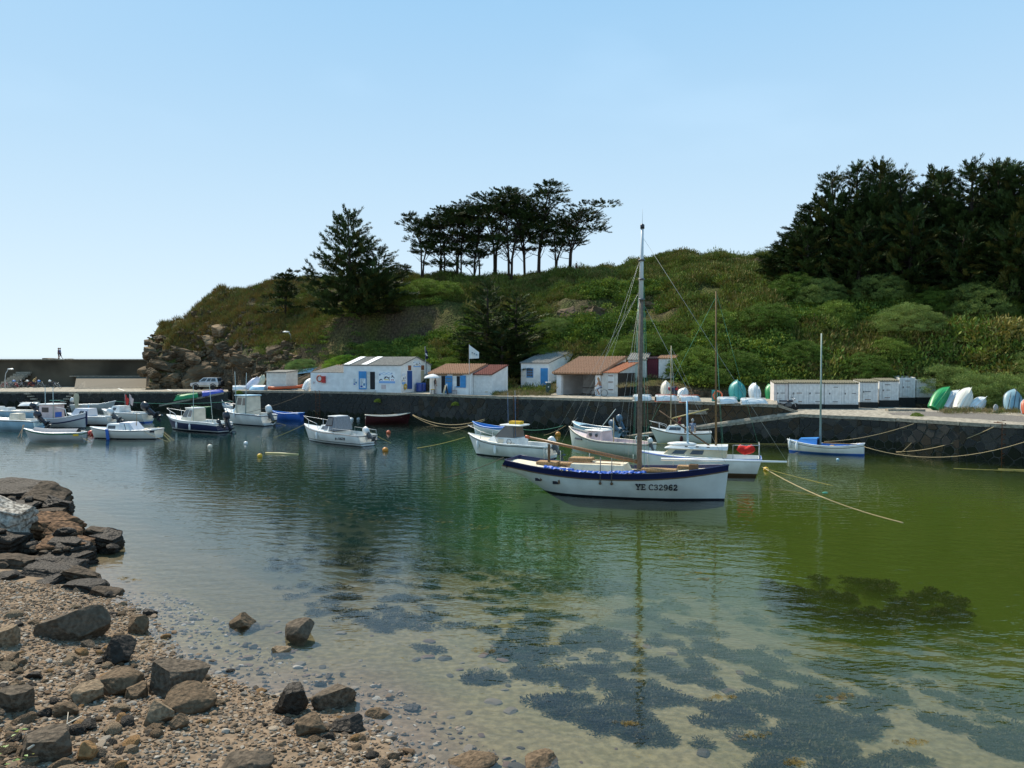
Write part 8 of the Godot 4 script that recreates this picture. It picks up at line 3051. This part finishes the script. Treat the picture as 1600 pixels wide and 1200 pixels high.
func bush(called, label, clump, n, size, tint, group = "", spiky = 0.0):
	var o = thing(called, label, "bush", Vector3.ZERO, 0.0, group)
	var st = begin()
	for i in 5:
		var a = i * 1.3
		tube(st, [Vector3(0, -0.3, 0), Vector3(cos(a) * 0.5, 0.7, sin(a) * 0.5)], 0.06, 0.02, 4)
	obj("stem", st, mat("bush_wood", Color(0.07, 0.055, 0.04), 0.95), o)
	var tr = []
	var ti = []
	for i in n:
		var v = Vector3(rnd(-1, 1), rnd(0.02, 1), rnd(-1, 1))
		if v.length() > 1: continue
		v = v.normalized() * pow(v.length(), 0.45)
		var p = v * size * (1.0 + 0.28 * bumps.get_noise_3dv(v * 60.0 + Vector3(n, 0, 0)))
		tr.append(Transform3D(Basis(UP, rnd(0, TAU)) * Basis(Vector3.RIGHT, rnd(-0.5, 0.5)) * Basis.from_scale(Vector3.ONE * rnd(0.22, 0.42)), p))
		ti.append(tint * rnd(0.65, 1.4))
	scatter("leaves", clump, leaf_mat("bush_leaf", Color(1.6, 1.55, 1.45), 0.5), tr, ti, o)
	return o

func set_on_land(o, px, d, turn, sc, drop = 0.2):
	var p = land(px, d)
	o.transform = Transform3D(Basis(UP, turn) * Basis.from_scale(sc), p - UP * drop)
	return o

func build_plants():
	spray = spray_mesh(3, 60)
	var leafy = clump_mesh(11, 110, 0.21, 0.36)
	var gorse = clump_mesh(12, 120, 0.3, 0.11, 0.9)
	var fern = clump_mesh(13, 80, 0.32, 0.2, 0.5)
	# low cover of gorse, bramble and bracken over the hill
	var sets = [[leafy, [], []], [gorse, [], []], [fern, [], []]]
	var lists = [[Color(0.065, 0.105, 0.02), Color(0.045, 0.078, 0.016), Color(0.105, 0.14, 0.026)], [Color(0.055, 0.08, 0.018), Color(0.085, 0.108, 0.022), Color(0.105, 0.092, 0.032)], [Color(0.085, 0.135, 0.028), Color(0.12, 0.15, 0.035), Color(0.13, 0.12, 0.04)]]
	for i in 66000:
		var px = rnd(400, 1950)
		if px < 560 and rng.randf() > 0.35: continue
		var prof = profile(px)
		var u = rng.randf()
		var d = lerpf(prof[0].x + 1.2, prof[6].x - 8, pow(u, 0.8))
		# thinner where the far slope begins
		if d > prof[5].x + 6 and rng.randf() > 0.3: continue
		var p = land(px, d, prof)
		# the bare faces of earth and rock stay open
		if px > 560 and px < 718 and d > prof[2].x - 1.0 and d < prof[3].x + 0.3: continue
		if px > 862 and px < 965 and d > prof[2].x + 0.5 and d < prof[3].x + 0.6 and rng.randf() > 0.06: continue
		if px > 1000 and px < 1030 and d > 94 and d < 99: continue
		if px < 1060 and d < prof[0].x + 4.0 and rng.randf() > 0.25: continue
		var zone = bumps.get_noise_2d(p.x * 2.2 + 40, p.z * 2.2)
		if bumps.get_noise_2d(p.x * 8.0, p.z * 8.0 + 90) < -0.28 and px < 1240: continue
		var k = 0
		var high = clampf((d - prof[2].x) / (prof[5].x - prof[2].x), 0, 1)
		if px < 1220: k = 1 if zone + high * 0.9 > 0.35 else (0 if zone > -0.2 else 2)
		else: k = 0 if zone > 0.02 else (2 if zone < -0.15 else 1)
		var s = rnd(0.4, 1.15) * (1.25 if px > 1050 and high < 0.7 else 1.0) * (0.7 if px < 620 else 1.0)
		sets[k][1].append(Transform3D(Basis(UP, rnd(0, TAU)) * Basis.from_scale(Vector3(s, s * rnd(0.75, 1.2), s)), p + UP * (rnd(-0.3, 0.15) + 0.9 * maxf(0, bumps.get_noise_2d(p.x * 11.0, p.z * 11.0)) * s)))
		sets[k][2].append(lists[k][rng.randi() % 3] * rnd(0.7, 1.35) * (1.0 + 0.25 * zone))
	var names = [["bramble_cover", "dense leafy bramble scrub spread over the hillside", "scrub"], ["gorse_cover", "spiky gorse scrub over the upper slope of the hill", "scrub"], ["bracken_cover", "pale green bracken in drifts between the gorse", "bracken"]]
	for k in 3:
		var o = scatter(names[k][0], sets[k][0], leaf_mat("cover_leaf", Color(1.6, 1.52, 1.4), 0.5), sets[k][1], sets[k][2])
		tag(o, names[k][1], names[k][2], "", "stuff")

	# bushes that stand out
	var b0 = bush("bush", "big domed dark green bush on the slope above the row of lockers", leafy, 900, 2.6, Color(0.06, 0.098, 0.018), "bushes on the wooded slope")
	var b1 = bush("bush", "feathery grey green bush on the slope above the leaning green dinghy", gorse, 900, 2.6, Color(0.10, 0.14, 0.04), "bushes on the wooded slope")
	var b2 = bush("bush", "olive bush with pale tips above the maroon shed", fern, 700, 2.4, Color(0.09, 0.13, 0.024), "bushes on the wooded slope")
	var proto = [b0, b1, b2]
	set_on_land(b0, 1250, 79, 0.3, Vector3(1.2, 0.9, 1.0))
	set_on_land(b1, 1480, 74, 1.2, Vector3(1.25, 1.0, 1.1))
	set_on_land(b2, 1085, 79, 0.7, Vector3(1.3, 1.1, 1.1))
	var more = [
		[0, 1150, 78, 1.1, "dark green bush behind the teal leaning dinghy"], [0, 1350, 77, 1.05, "dark bush overhanging the middle lockers"],
		[2, 1395, 78, 1.0, "olive bush above the locker with open hinges"], [1, 1420, 80, 1.3, "broad feathery bush above the end locker"],
		[1, 1540, 69, 1.3, "feathery bush drooping over the white leaning dinghies"], [1, 1590, 68, 1.3, "tall feathery bush by the blue leaning dinghy"],
		[0, 1200, 84, 1.2, "round dark bush halfway up the slope above the motorbike"], [2, 1300, 85, 1.2, "pale tipped bush in the middle of the wooded slope"],
		[1, 1370, 88, 1.4, "grey green bush below the dark cypress wood"], [0, 1460, 84, 1.2, "dark round bush between feathery ones on the slope"],
		[1, 1530, 82, 1.5, "wide pale feathery bush high on the slope at the right"], [2, 1600, 80, 1.4, "pale bush near the top of the slope at the right edge"],
		[0, 1055, 83, 0.9, "dark bush right behind the tiled white shed"], [2, 1120, 86, 1.2, "olive bush behind the top of the wooden mast"],
		[0, 1020, 84, 1.0, "dark bush just above the grey roofed shed"], [0, 930, 87, 0.8, "bright ivy like bush behind the tiled boat shelter"],
		[2, 985, 86, 1.0, "bush behind the main mast above the sheds"], [2, 900, 88, 0.8, "light green bush left of the tiled shelter roof ridge"],
		[1, 1660, 70, 1.5, "feathery bush cut by the right edge of the picture"], [0, 1240, 91, 1.3, "round bush at the lower edge of the cypress wood"],
		[2, 1330, 93, 1.4, "pale bush just under the shadow of the cypresses"], [1, 1280, 89, 1.3, "soft grey green bush below the first cypresses"],
		[0, 1110, 76, 0.8, "dark bush overhanging the life ring"], [1, 1500, 90, 1.5, "grey green bush at the foot of the cypress wood"],
		[2, 700, 94, 0.8, "olive bush behind the flag above the tiled hut"], [2, 660, 96, 0.7, "olive bush just above the long boathouse gable"],
		[2, 850, 93, 0.9, "yellow green bush above the hut with the blue door"], [1, 870, 96, 0.9, "feathery light bush higher above the blue door hut"],
	]
	for m in more:
		var o = dup(proto[m[0]], m[4], Vector3.ZERO)
		set_on_land(o, m[1], m[2], rnd(0, TAU), Vector3(m[3], m[3] * rnd(0.8, 1.0), m[3]))
	var o1 = bush("bush", "round silvery green bush on the rock above the concrete hut", leafy, 700, 2.2, Color(0.10, 0.15, 0.05))
	set_on_land(o1, 472, 103, 0, Vector3(1.05, 0.85, 0.8), -0.4)
	var o2 = bush("bush", "bright yellow green bush behind the low wing of the boathouse", fern, 700, 2.2, Color(0.12, 0.19, 0.025))
	set_on_land(o2, 540, 101, 0, Vector3(1.3, 0.8, 0.8), 0.3)
	for q in [[628, 112.5, 1.25], [660, 112, 1.4], [692, 110.5, 1.2]]:
		var o3 = dup(b2, ["olive bush on the left end of the earth cliff top", "olive bush over the middle of the earth cliff", "olive bush on the right end of the earth cliff top"][[628, 660, 692].find(q[0])], Vector3.ZERO, 0, Vector3.ONE, "bushes on top of the earth cliff")
		set_on_land(o3, q[0], q[1], q[0], Vector3(q[2], q[2] * 0.72, q[2]), 0.2)
	var o4 = dup(b2, "small bright bush at the foot of the breakwater wall", Vector3.ZERO, 0, Vector3.ONE, "")
	o4.remove_meta("group")
	o4.transform = Transform3D(Basis.from_scale(Vector3(0.62, 0.75, 0.62)), on(116, 602, 2.4) + Vector3(0.2, 0.4, -1.5))

	# cypresses
	var t = plate_tree("cypress_tree", "small flag shaped cypress standing alone on the headland", 21, 8.0, 1, 22, 3.0, 0.06, 3)
	set_on_land(t, 447, 119, 0.5, Vector3(0.8, 0.88, 0.8), 0.3)
	var big = cone_tree("cypress_tree", "big spreading cypress with tiered boughs on the headland", 22, 14.0, 8.2, 84, 0.0, 0.62, -0.03)
	set_on_land(big, 549, 109, 0.0, Vector3(0.72, 0.98, 0.7), 0.5)
	var big2 = cone_tree("cypress_tree", "lower cypress merging with the right side of the big spreading one", 23, 12.0, 7.4, 70, 0.0, 0.6, 0.03)
	set_on_land(big2, 592, 110, 2.0, Vector3(0.72, 0.72, 0.7), 0.5)
	var side = cone_tree("cypress_tree", "dark conical cypress growing on the bank behind the flag", 24, 11.0, 5.0, 90, 0.0, 0.75, 0.0)
	set_on_land(side, 762, 95, 0.0, Vector3(0.85, 0.86, 0.85), 0.5)
	var side2 = dup(side, "broad dark cypress on the bank left of the blue door hut", Vector3.ZERO)
	set_on_land(side2, 806, 94.5, 1.9, Vector3(0.9, 0.74, 0.85), 0.5)
	side2 = dup(side, "low dark cypress on the bank between the two taller ones", Vector3.ZERO)
	set_on_land(side2, 785, 91, 3.9, Vector3(0.8, 0.5, 0.8), 0.5)
	# the grove on the crest
	var grove = "cypresses of the grove on the crest"
	var ga = plate_tree("cypress_tree", "cypress with forked trunk at the left end of the crest grove", 31, 10.0, 2, 18, 3.7, 0.30, 10, grove)
	var gb = plate_tree("cypress_tree", "dense cypress with reddish dead twigs, second in the crest grove", 32, 11.0, 3, 24, 3.8, 0.18, 26, grove)
	var gc = plate_tree("cypress_tree", "tall twin stemmed cypress in the middle of the crest grove", 33, 13.0, 2, 22, 4.0, 0.3, 16, grove)
	var gd = plate_tree("cypress_tree", "tallest cypress of the crest grove with a tufted tip", 34, 13.5, 2, 21, 3.8, 0.3, 16, grove)
	var ge = plate_tree("cypress_tree", "leaning cypress with long arms at the right end of the grove", 35, 11.5, 3, 15, 4.3, 0.3, 18, grove)
	set_on_land(ga, 660, 123, 0.4, Vector3(0.95, 1.12, 0.95), 0.0)
	set_on_land(gb, 716, 121, 1.0, Vector3(1.15, 1.1, 1.0), 0.0)
	set_on_land(gc, 798, 117, 0.0, Vector3(1.05, 1.1, 1.0), 0.0)
	set_on_land(gd, 843, 117, 0.0, Vector3(1.0, 1.1, 1.0), 0.0)
	set_on_land(ge, 893, 117, 0.0, Vector3(1.05, 1.02, 1.0), 0.0)
	for m in [[gb, 690, 124, 1.02, "cypress between the forked one and the dense one in the grove"], [gb, 745, 121, 1.12, "dense dark cypress left of the tall twin stemmed one"], [gc, 772, 120, 1.12, "cypress with bare lower trunk just left of the twin stemmed one"], [gd, 818, 119, 1.02, "slim cypress between the twin stemmed and the tallest ones"], [ga, 868, 119, 0.98, "low forked cypress right of the tallest one"], [ga, 628, 121, 0.42, "stunted little cypress between the big one and the grove"]]:
		var o = dup(m[0], m[4], Vector3.ZERO, 0, Vector3.ONE, grove)
		set_on_land(o, m[1], m[2], rnd(0, TAU), Vector3(0.95 * m[3], m[3], 0.95 * m[3]), 0.0)
	# the dark wood on the right
	var wood = "cypresses of the dark wood"
	var wa = cone_tree("cypress_tree", "dark cypress with a pointed leader, tallest of the dark wood", 41, 14.0, 6.5, 130, 0.0, 1.08, 0.0, wood)
	var wb = cone_tree("cypress_tree", "dark cypress with long level boughs at the left edge of the wood", 42, 13.0, 7.6, 100, 0.05, 1.0, -0.03, wood)
	var wc = cone_tree("cypress_tree", "bushy dark cypress low at the left foot of the wood", 43, 8.0, 4.6, 80, 0.0, 0.7, 0.02, wood)
	set_on_land(wa, 1513, 88, 0.0, Vector3(1.0, 1.04, 1.0), 0.4)
	set_on_land(wb, 1302, 95, 0.5, Vector3(0.85, 0.98, 0.85), 0.4)
	set_on_land(wc, 1222, 97, 0.0, Vector3(0.7, 0.52, 0.7), 0.4)
	for m in [[wa, 1335, 94, 0.98, 0.8, "dark cypress with a thin leader, second from the sky edge of the wood"], [wb, 1368, 93, 1.1, 0.8, "rounded dark cypress behind the second one of the wood"], [wb, 1408, 92, 1.06, 0.8, "broad dark cypress in the dip of the wood's skyline"],
		[wa, 1440, 91, 0.9, 0.9, "dark cypress whose top stands below its taller neighbours"], [wa, 1472, 90, 1.0, 0.9, "spiky topped dark cypress left of the tallest one"], [wa, 1553, 87, 1.01, 0.9, "dark cypress with twin tips right of the tallest one"],
		[wa, 1580, 85, 1.0, 0.9, "narrow tipped dark cypress near the right edge"], [wb, 1612, 84, 1.1, 1.0, "wide dark cypress cut by the right edge"], [wb, 1268, 96, 0.7, 0.8, "dark cypress stepping down towards the open hill"],
		[wb, 1238, 96, 0.48, 0.6, "small dark cypress where the wood steps down to the open hill"], [wc, 1262, 92, 0.95, 0.9, "bushy cypress in front of the stepped ones"], [wc, 1420, 88, 1.15, 1.2, "bushy dark cypress in the shade at the front of the wood"], [wc, 1340, 90, 1.05, 1.1, "dark low cypress under the second tree of the wood"],
		[wc, 1500, 85, 1.1, 1.2, "low boughed cypress in the shade under the tallest one"], [wc, 1580, 81, 1.15, 1.2, "shaded low cypress at the right end of the wood"], [wb, 1670, 82, 1.15, 1.0, "cypress just outside the right edge whose boughs reach in"], [wb, 1460, 98, 1.05, 1.1, "cypress in the back row behind the dip"], [wb, 1380, 100, 1.05, 1.1, "cypress in the back row behind the second one"], [wb, 1550, 96, 1.1, 1.1, "cypress in the back row behind the twin tips"]]:
		var o = dup(m[0], m[5], Vector3.ZERO, 0, Vector3.ONE, wood)
		set_on_land(o, m[1], m[2], rnd(0, TAU), Vector3(m[4], m[3], m[4]), 0.4)

	# rocks of the headland
	var hr = mat("headland_rock", Color(0.235, 0.168, 0.10), 0.9, noise_tex("rock_spots", 0.03, 0.5, 1.0, 0, 6), 2.6, noise_tex("rock_bump", 0.02, 0, 1, 0, 7), 14.0)
	var hd = mat("headland_rock_dark", Color(0.135, 0.098, 0.06), 0.9, noise_tex("rock_spots", 0.03, 0.5, 1.0, 0, 6), 2.6, noise_tex("rock_bump", 0.02, 0, 1, 0, 7), 14.0)
	var hs = []
	for i in 7: hs.append(rock_mesh(700 + i, Vector3(0.62, 0.5, 0.55), 3, 7, 0.07, 0.12, true))
	var named = [[250, 555, 117.5, 44, 0, "dark blocky rock at the seaward edge of the headland"], [285, 545, 120, 50, 0, "big rounded rock above the three seated bathers"], [262, 590, 117, 46, 1, "pale boulder beside the apron steps"], [320, 575, 118.5, 66, 0, "tall grey rock face behind the parked car"], [350, 545, 119, 60, 0, "broad rock over the parked car"], [300, 600, 117.5, 44, 1, "low boulder left of the parked car"], [385, 560, 111, 60, 0, "dark overhanging rock right of the parked car"], [425, 580, 105, 50, 0, "weathered rock behind the concrete hut"], [330, 520, 121, 50, 1, "pale pointed rock halfway up the headland"], [300, 528, 118, 40, 0, "dark split rock under the pointed one"], [350, 505, 121, 46, 1, "flat pale rock on the grassy slope of the headland"], [365, 520, 119, 40, 0, "dark low rock below the flat pale one"], [335, 463, 131, 26, 1, "square rock on the headland skyline"], [352, 460, 132, 28, 0, "notched rock on the headland skyline"], [296, 497, 129, 20, 0, "small rock on the lower headland skyline"], [282, 506, 126, 18, 0, "pebble like rock on the lower skyline"], [385, 480, 127, 24, 1, "pale flat rock high on the grassy headland"], [412, 475, 127, 22, 1, "pale rock near the lone small cypress"], [240, 572, 115.5, 28, 0, "rock step at the foot of the seaward edge"], [238, 548, 119, 34, 0, "jagged rock on the seaward edge of the headland, lowest of three"], [243, 532, 121, 26, 0, "jagged rock on the seaward edge, middle of three"], [252, 520, 123, 26, 1, "jagged rock on the seaward edge, topmost of three"], [232, 570, 117, 30, 0, "rock jutting out where the breakwater meets the headland"], [470, 580, 101, 66, 0, "rock face under the silvery bush"], [505, 570, 102, 50, 0, "dark rock in the shade behind the boathouse wing"], [440, 545, 110, 50, 0, "dark crag below the lone small cypress"], [1014, 470, 98, 34, 1, "pale stacked rock on the open hillside"], [1036, 462, 98.5, 26, 1, "pale rock right of the stacked one on the open hillside"], [890, 490, 99.5, 60, 0, "grey rock face in the middle of the hillside"], [935, 488, 98.5, 66, 0, "dark rock face right of the grey one on the hillside"], [630, 562, 99, 26, 1, "pale rock on the earth bank behind the boathouse ridge"]]
	for q in named:
		var p = at(q[0], q[1], q[2])
		var g = land(q[0], q[2])
		p.y = lerpf(p.y, g.y, 0.5)
		var w = q[3] * q[2] / F * 0.95
		p.y -= w * 0.2
		var o = put("rock", hs[rng.randi() % 7], hr if q[4] else hd)
		tag(o, q[5], "rock", "rocks of the headland and hill")
		o.transform = Transform3D(Basis(UP, rnd(0, TAU)) * Basis(Vector3.RIGHT, rnd(0.0, 0.45)) * Basis(Vector3.BACK, 0.35) * Basis.from_scale(Vector3(w * 1.15, w * rnd(0.6, 0.85), w * 0.9)), p)
	# loose rock all over the headland
	for k in 2:
		var tr = []
		for i in 800:
			var px = rnd(232, 470)
			var prof = profile(px)
			var d = rnd(prof[0].x, prof[5].x)
			if rng.randf() > 0.95 - 1.0 * (d - prof[0].x) / (prof[5].x - prof[0].x): continue
			var p = land(px, d, prof)
			var w = exp(rnd(log(0.4), log(2.3)))
			tr.append(Transform3D(Basis(UP, rnd(0, TAU)) * Basis(Vector3.RIGHT, rnd(-0.4, 0.4)) * Basis.from_scale(Vector3(w, w * rnd(0.4, 0.7), w)), p - UP * w * 0.15))
		tag(scatter("scree", hs[k], hr if k else hd, tr, []), "broken grey rock strewn down the headland", "rocks", "", "stuff")
	# rocks and greenery that bulge from the breakwater at the left
	var o5 = thing("rock_outcrop", "layered grey rock outcrop rising against the breakwater behind the bicycles", "rock", on(50, 600, 2.4) + Vector3(0, 0, -6))
	for q in [[0, 1.0, 0, 4.2, 2.2], [-1.2, 2.4, -0.3, 3.2, 1.8], [0.8, 3.6, -0.8, 3.0, 1.5], [-0.6, 4.3, -1.4, 3.6, 1.2], [2.2, 0.5, 0.3, 2.6, 1.4], [2.2, 4.3, -2.4, 3.0, 0.9]]:
		var r = put("slab", hs[rng.randi() % 7], hr if rng.randf() > 0.5 else hd, o5)
		r.transform = Transform3D(Basis(UP, rnd(0, TAU)) * Basis.from_scale(Vector3(q[3], q[4], q[3])), Vector3(q[0], q[1], q[2]))
	for q in [[88, 602, 4.0, 1.6, "low dark boulder beside the parked bicycles"], [103, 604, 3.2, 1.2, "flat boulder at the foot of the stone apron"]]:
		var r = put("rock", hs[rng.randi() % 7], hr)
		tag(r, q[4], "rock", "rocks of the headland and hill")
		r.transform = Transform3D(Basis.from_scale(Vector3(q[2], q[3] * 1.4, 2.4)), on(q[0], q[1], 2.4) + Vector3(0, q[3] * 0.3, -3))

	# dry grass on the bank between the huts, weeds on the walls
	var tuft = clump_mesh(14, 40, 1.0, 0.04, 1.4)
	var tr3 = []
	var ti3 = []
	for i in 9600:
		var p
		if i < 1500:
			p = on(rnd(772, 868), rnd(604, 619), 3.0)
			p.y = maxf(3.0, land_of(p.x, p.z).y)
		elif i < 2000:
			p = on(rnd(965, 1035), rnd(598, 622), 3.0)
			p.y = maxf(3.0, land_of(p.x, p.z).y)
		elif i < 2300:
			p = on(rnd(1470, 1610), rnd(636, 648), 2.32)
			p.y = maxf(2.32, land_of(p.x, p.z).y)
		else:
			# tussocks over the grassy top of the headland
			var px = rnd(250, 500)
			var prof = profile(px)
			p = land(px, lerpf(prof[2].x, prof[6].x, rng.randf()), prof)
			if bumps.get_noise_2d(p.x * 7.0, p.z * 7.0 + 30) < -0.2: continue
			p -= UP * 0.1
		var s = rnd(0.14, 0.42) * (1.6 if i >= 2300 else 0.8)
		tr3.append(Transform3D(Basis(UP, rnd(0, TAU)) * Basis.from_scale(Vector3(s, s, s)), p))
		ti3.append(Color(rnd(0.12, 0.22), rnd(0.115, 0.16), 0.04) if i >= 2300 else pick([Color(0.24, 0.19, 0.09), Color(0.19, 0.16, 0.07), Color(0.10, 0.13, 0.03), Color(0.28, 0.22, 0.12)]) * rnd(0.7, 1.2))
	tag(scatter("dry_grass", tuft, leaf_mat("grass_leaf", Color(1, 1, 1), 0.4), tr3, ti3), "dry yellow grass on the banks round the huts", "grass", "", "stuff")
	var i = 0
	for q in [[590, 626, "green weed tuft growing from the quay wall below the boathouse mural"], [711, 631, "bright green weed tuft on the quay wall under the white shed"], [374, 614, "green weed tuft at the left corner of the boathouse quay"], [1434, 656, "leafy green weed hanging over the lower road edge"]]:
		var p = on(q[0], q[1] - 3, 2.55 if q[1] < 640 else 2.2)
		if q[1] < 640: p = at(q[0], q[1], [85.7, 79.6, 92.1][i] - 0.1)
		var o = dup(b2, q[2], p - UP * 0.2, i, Vector3.ONE * [0.17, 0.17, 0.2, 0.24][i], "weeds on the quay walls")
		i += 1

	# sea weed under the water, and the bits that float
	var weed = clump_mesh(15, 80, 0.5, 0.16, 0.5)
	var tr4 = []
	var ti4 = []
	for q in 24000:
		var p = on(rnd(420, 1640), rnd(740, 1215), -0.5)
		var s = shore(p.x, p.z)
		if s > -2.2: continue
		var n = 0.3 * bumps.get_noise_2d(p.x * 12.0 + 11, p.z * 12.0) + 0.6 * bumps.get_noise_2d(p.x * 34.0, p.z * 40.0) + 0.75 * fine.get_noise_2d(p.x * 85.0, p.z * 95.0)
		var need = 0.2
		if p.z > -19 and p.x > 1.0: need = 0.13
		if p.z < -24 and p.z > -34: need = 0.13
		if n < need: continue
		var y = beach(p.x, p.z)
		var w = rnd(0.1, 0.26)
		if y > -0.3: continue
		tr4.append(Transform3D(Basis(UP, rnd(0, TAU)) * Basis.from_scale(Vector3(w, minf(w * rnd(0.3, 0.6), -y * 0.4), w)), Vector3(p.x, y, p.z)))
		ti4.append(pick([Color(0.035, 0.036, 0.012), Color(0.055, 0.048, 0.015), Color(0.026, 0.028, 0.012)]) * rnd(0.7, 1.4))
	# a bed of tall weed whose tips reach up through the green water on the right
	for q in 5200:
		var a = rnd(0, TAU)
		var f = sqrt(rng.randf())
		var p = on(1350 + cos(a) * f * 170, 930 + sin(a) * f * 30 + cos(a) * f * 16, -0.5)
		if fine.get_noise_2d(p.x * 45.0, p.z * 45.0) + 0.8 * bumps.get_noise_2d(p.x * 90.0, p.z * 110.0) < 0.1: continue
		var w = rnd(0.09, 0.2)
		tr4.append(Transform3D(Basis(UP, rnd(0, TAU)) * Basis.from_scale(Vector3(w, w * 0.7, w)), p - UP * rnd(0.1, 0.55)))
		ti4.append(Color(0.024, 0.022, 0.007) * rnd(0.7, 1.4))
	tag(scatter("seaweed", weed, leaf_mat("weed_leaf", Color(0.82, 0.78, 0.7), 0.1), tr4, ti4), "dark brown seaweed in patches under the shallow water", "seaweed", "", "stuff")
	var tr5 = []
	var ti5 = []
	for q in [[500, 782, 26], [540, 805, 22], [560, 800, 16], [600, 815, 16], [740, 824, 14], [750, 825, 10], [690, 816, 10], [640, 795, 10], [425, 778, 10], [450, 790, 10], [210, 760, 16], [240, 765, 12], [1062, 872, 16], [1110, 905, 12], [1090, 895, 10], [760, 1015, 14], [1130, 1090, 12], [1180, 1150, 14], [1310, 1090, 16], [1430, 1160, 14], [1240, 1190, 12], [980, 1130, 10], [200, 905, 14]]:
		for k in 13:
			var p = on(q[0] + rng.randfn() * q[2], q[1] + rng.randfn() * q[2] * 0.16, 0.0)
			var w = rnd(0.03, 0.075)
			tr5.append(Transform3D(Basis(UP, rnd(0, TAU)) * Basis.from_scale(Vector3(w, w * 0.25, w)), p + UP * 0.003))
			ti5.append(pick([Color(0.16, 0.12, 0.035), Color(0.22, 0.16, 0.05), Color(0.08, 0.06, 0.02)]))
	tag(scatter("floating_weed", weed, leaf_mat("weed_leaf", Color(0.82, 0.78, 0.7), 0.1), tr5, ti5), "yellow brown weed floating on the water in streaks", "seaweed", "", "stuff")
	# a twig and a stick at the corner of the beach
	var tw = thing("green_twig", "bright green leafy bramble twig reaching in over the beach stones", "plant", hit_beach(6, 1195))
	var st = begin()
	var a0 = Vector3(-0.1, 0.0, 0.3)
	for e in [Vector3(0.35, 0.55, 0.1), Vector3(0.6, 0.22, 0.2), Vector3(0.15, 0.35, 0.3)]:
		tube(st, [a0, a0.lerp(e, 0.5) + UP * 0.1, e], 0.008, 0.004, 5)
	obj("stem", st, mat("twig", Color(0.14, 0.10, 0.06), 0.9), tw)
	var lm = mat("twig_leaf", Color(0.10, 0.21, 0.02), 0.5)
	lm.backlight_enabled = true
	lm.backlight = Color(0.5, 0.5, 0.3)
	for k in 22:
		var c = a0.lerp([Vector3(0.35, 0.55, 0.1), Vector3(0.6, 0.22, 0.2), Vector3(0.15, 0.35, 0.3)][k % 3], rnd(0.35, 1.0)) + UP * 0.05
		st = begin(true)
		var d = Vector3(rnd(-1, 1), rnd(-0.2, 0.5), rnd(-1, 1)).normalized()
		var s = d.cross(UP).normalized()
		var l = rnd(0.06, 0.11)
		quad(st, c, c + d * l * 0.5 + s * l * 0.3, c + d * l - UP * 0.015, c + d * l * 0.5 - s * l * 0.3)
		obj("leaf", st, lm, tw)
	st = begin()
	var s0 = hit_beach(44, 1198) + UP * 0.25
	var s1 = hit_beach(128, 1143) + UP * 0.25
	tube(st, [s0, s0.lerp(s1, 0.5) + Vector3(0.03, 0.04, 0), s1], 0.018, 0.009, 7)
	tube(st, [s0.lerp(s1, 0.7), s0.lerp(s1, 0.95) + Vector3(-0.2, 0.06, -0.05)], 0.009, 0.005, 5)
	tag(obj("stick", st, mat("bleached_wood", Color(0.42, 0.38, 0.31), 0.9)), "bleached grey stick lying across the stones in the corner", "stick")
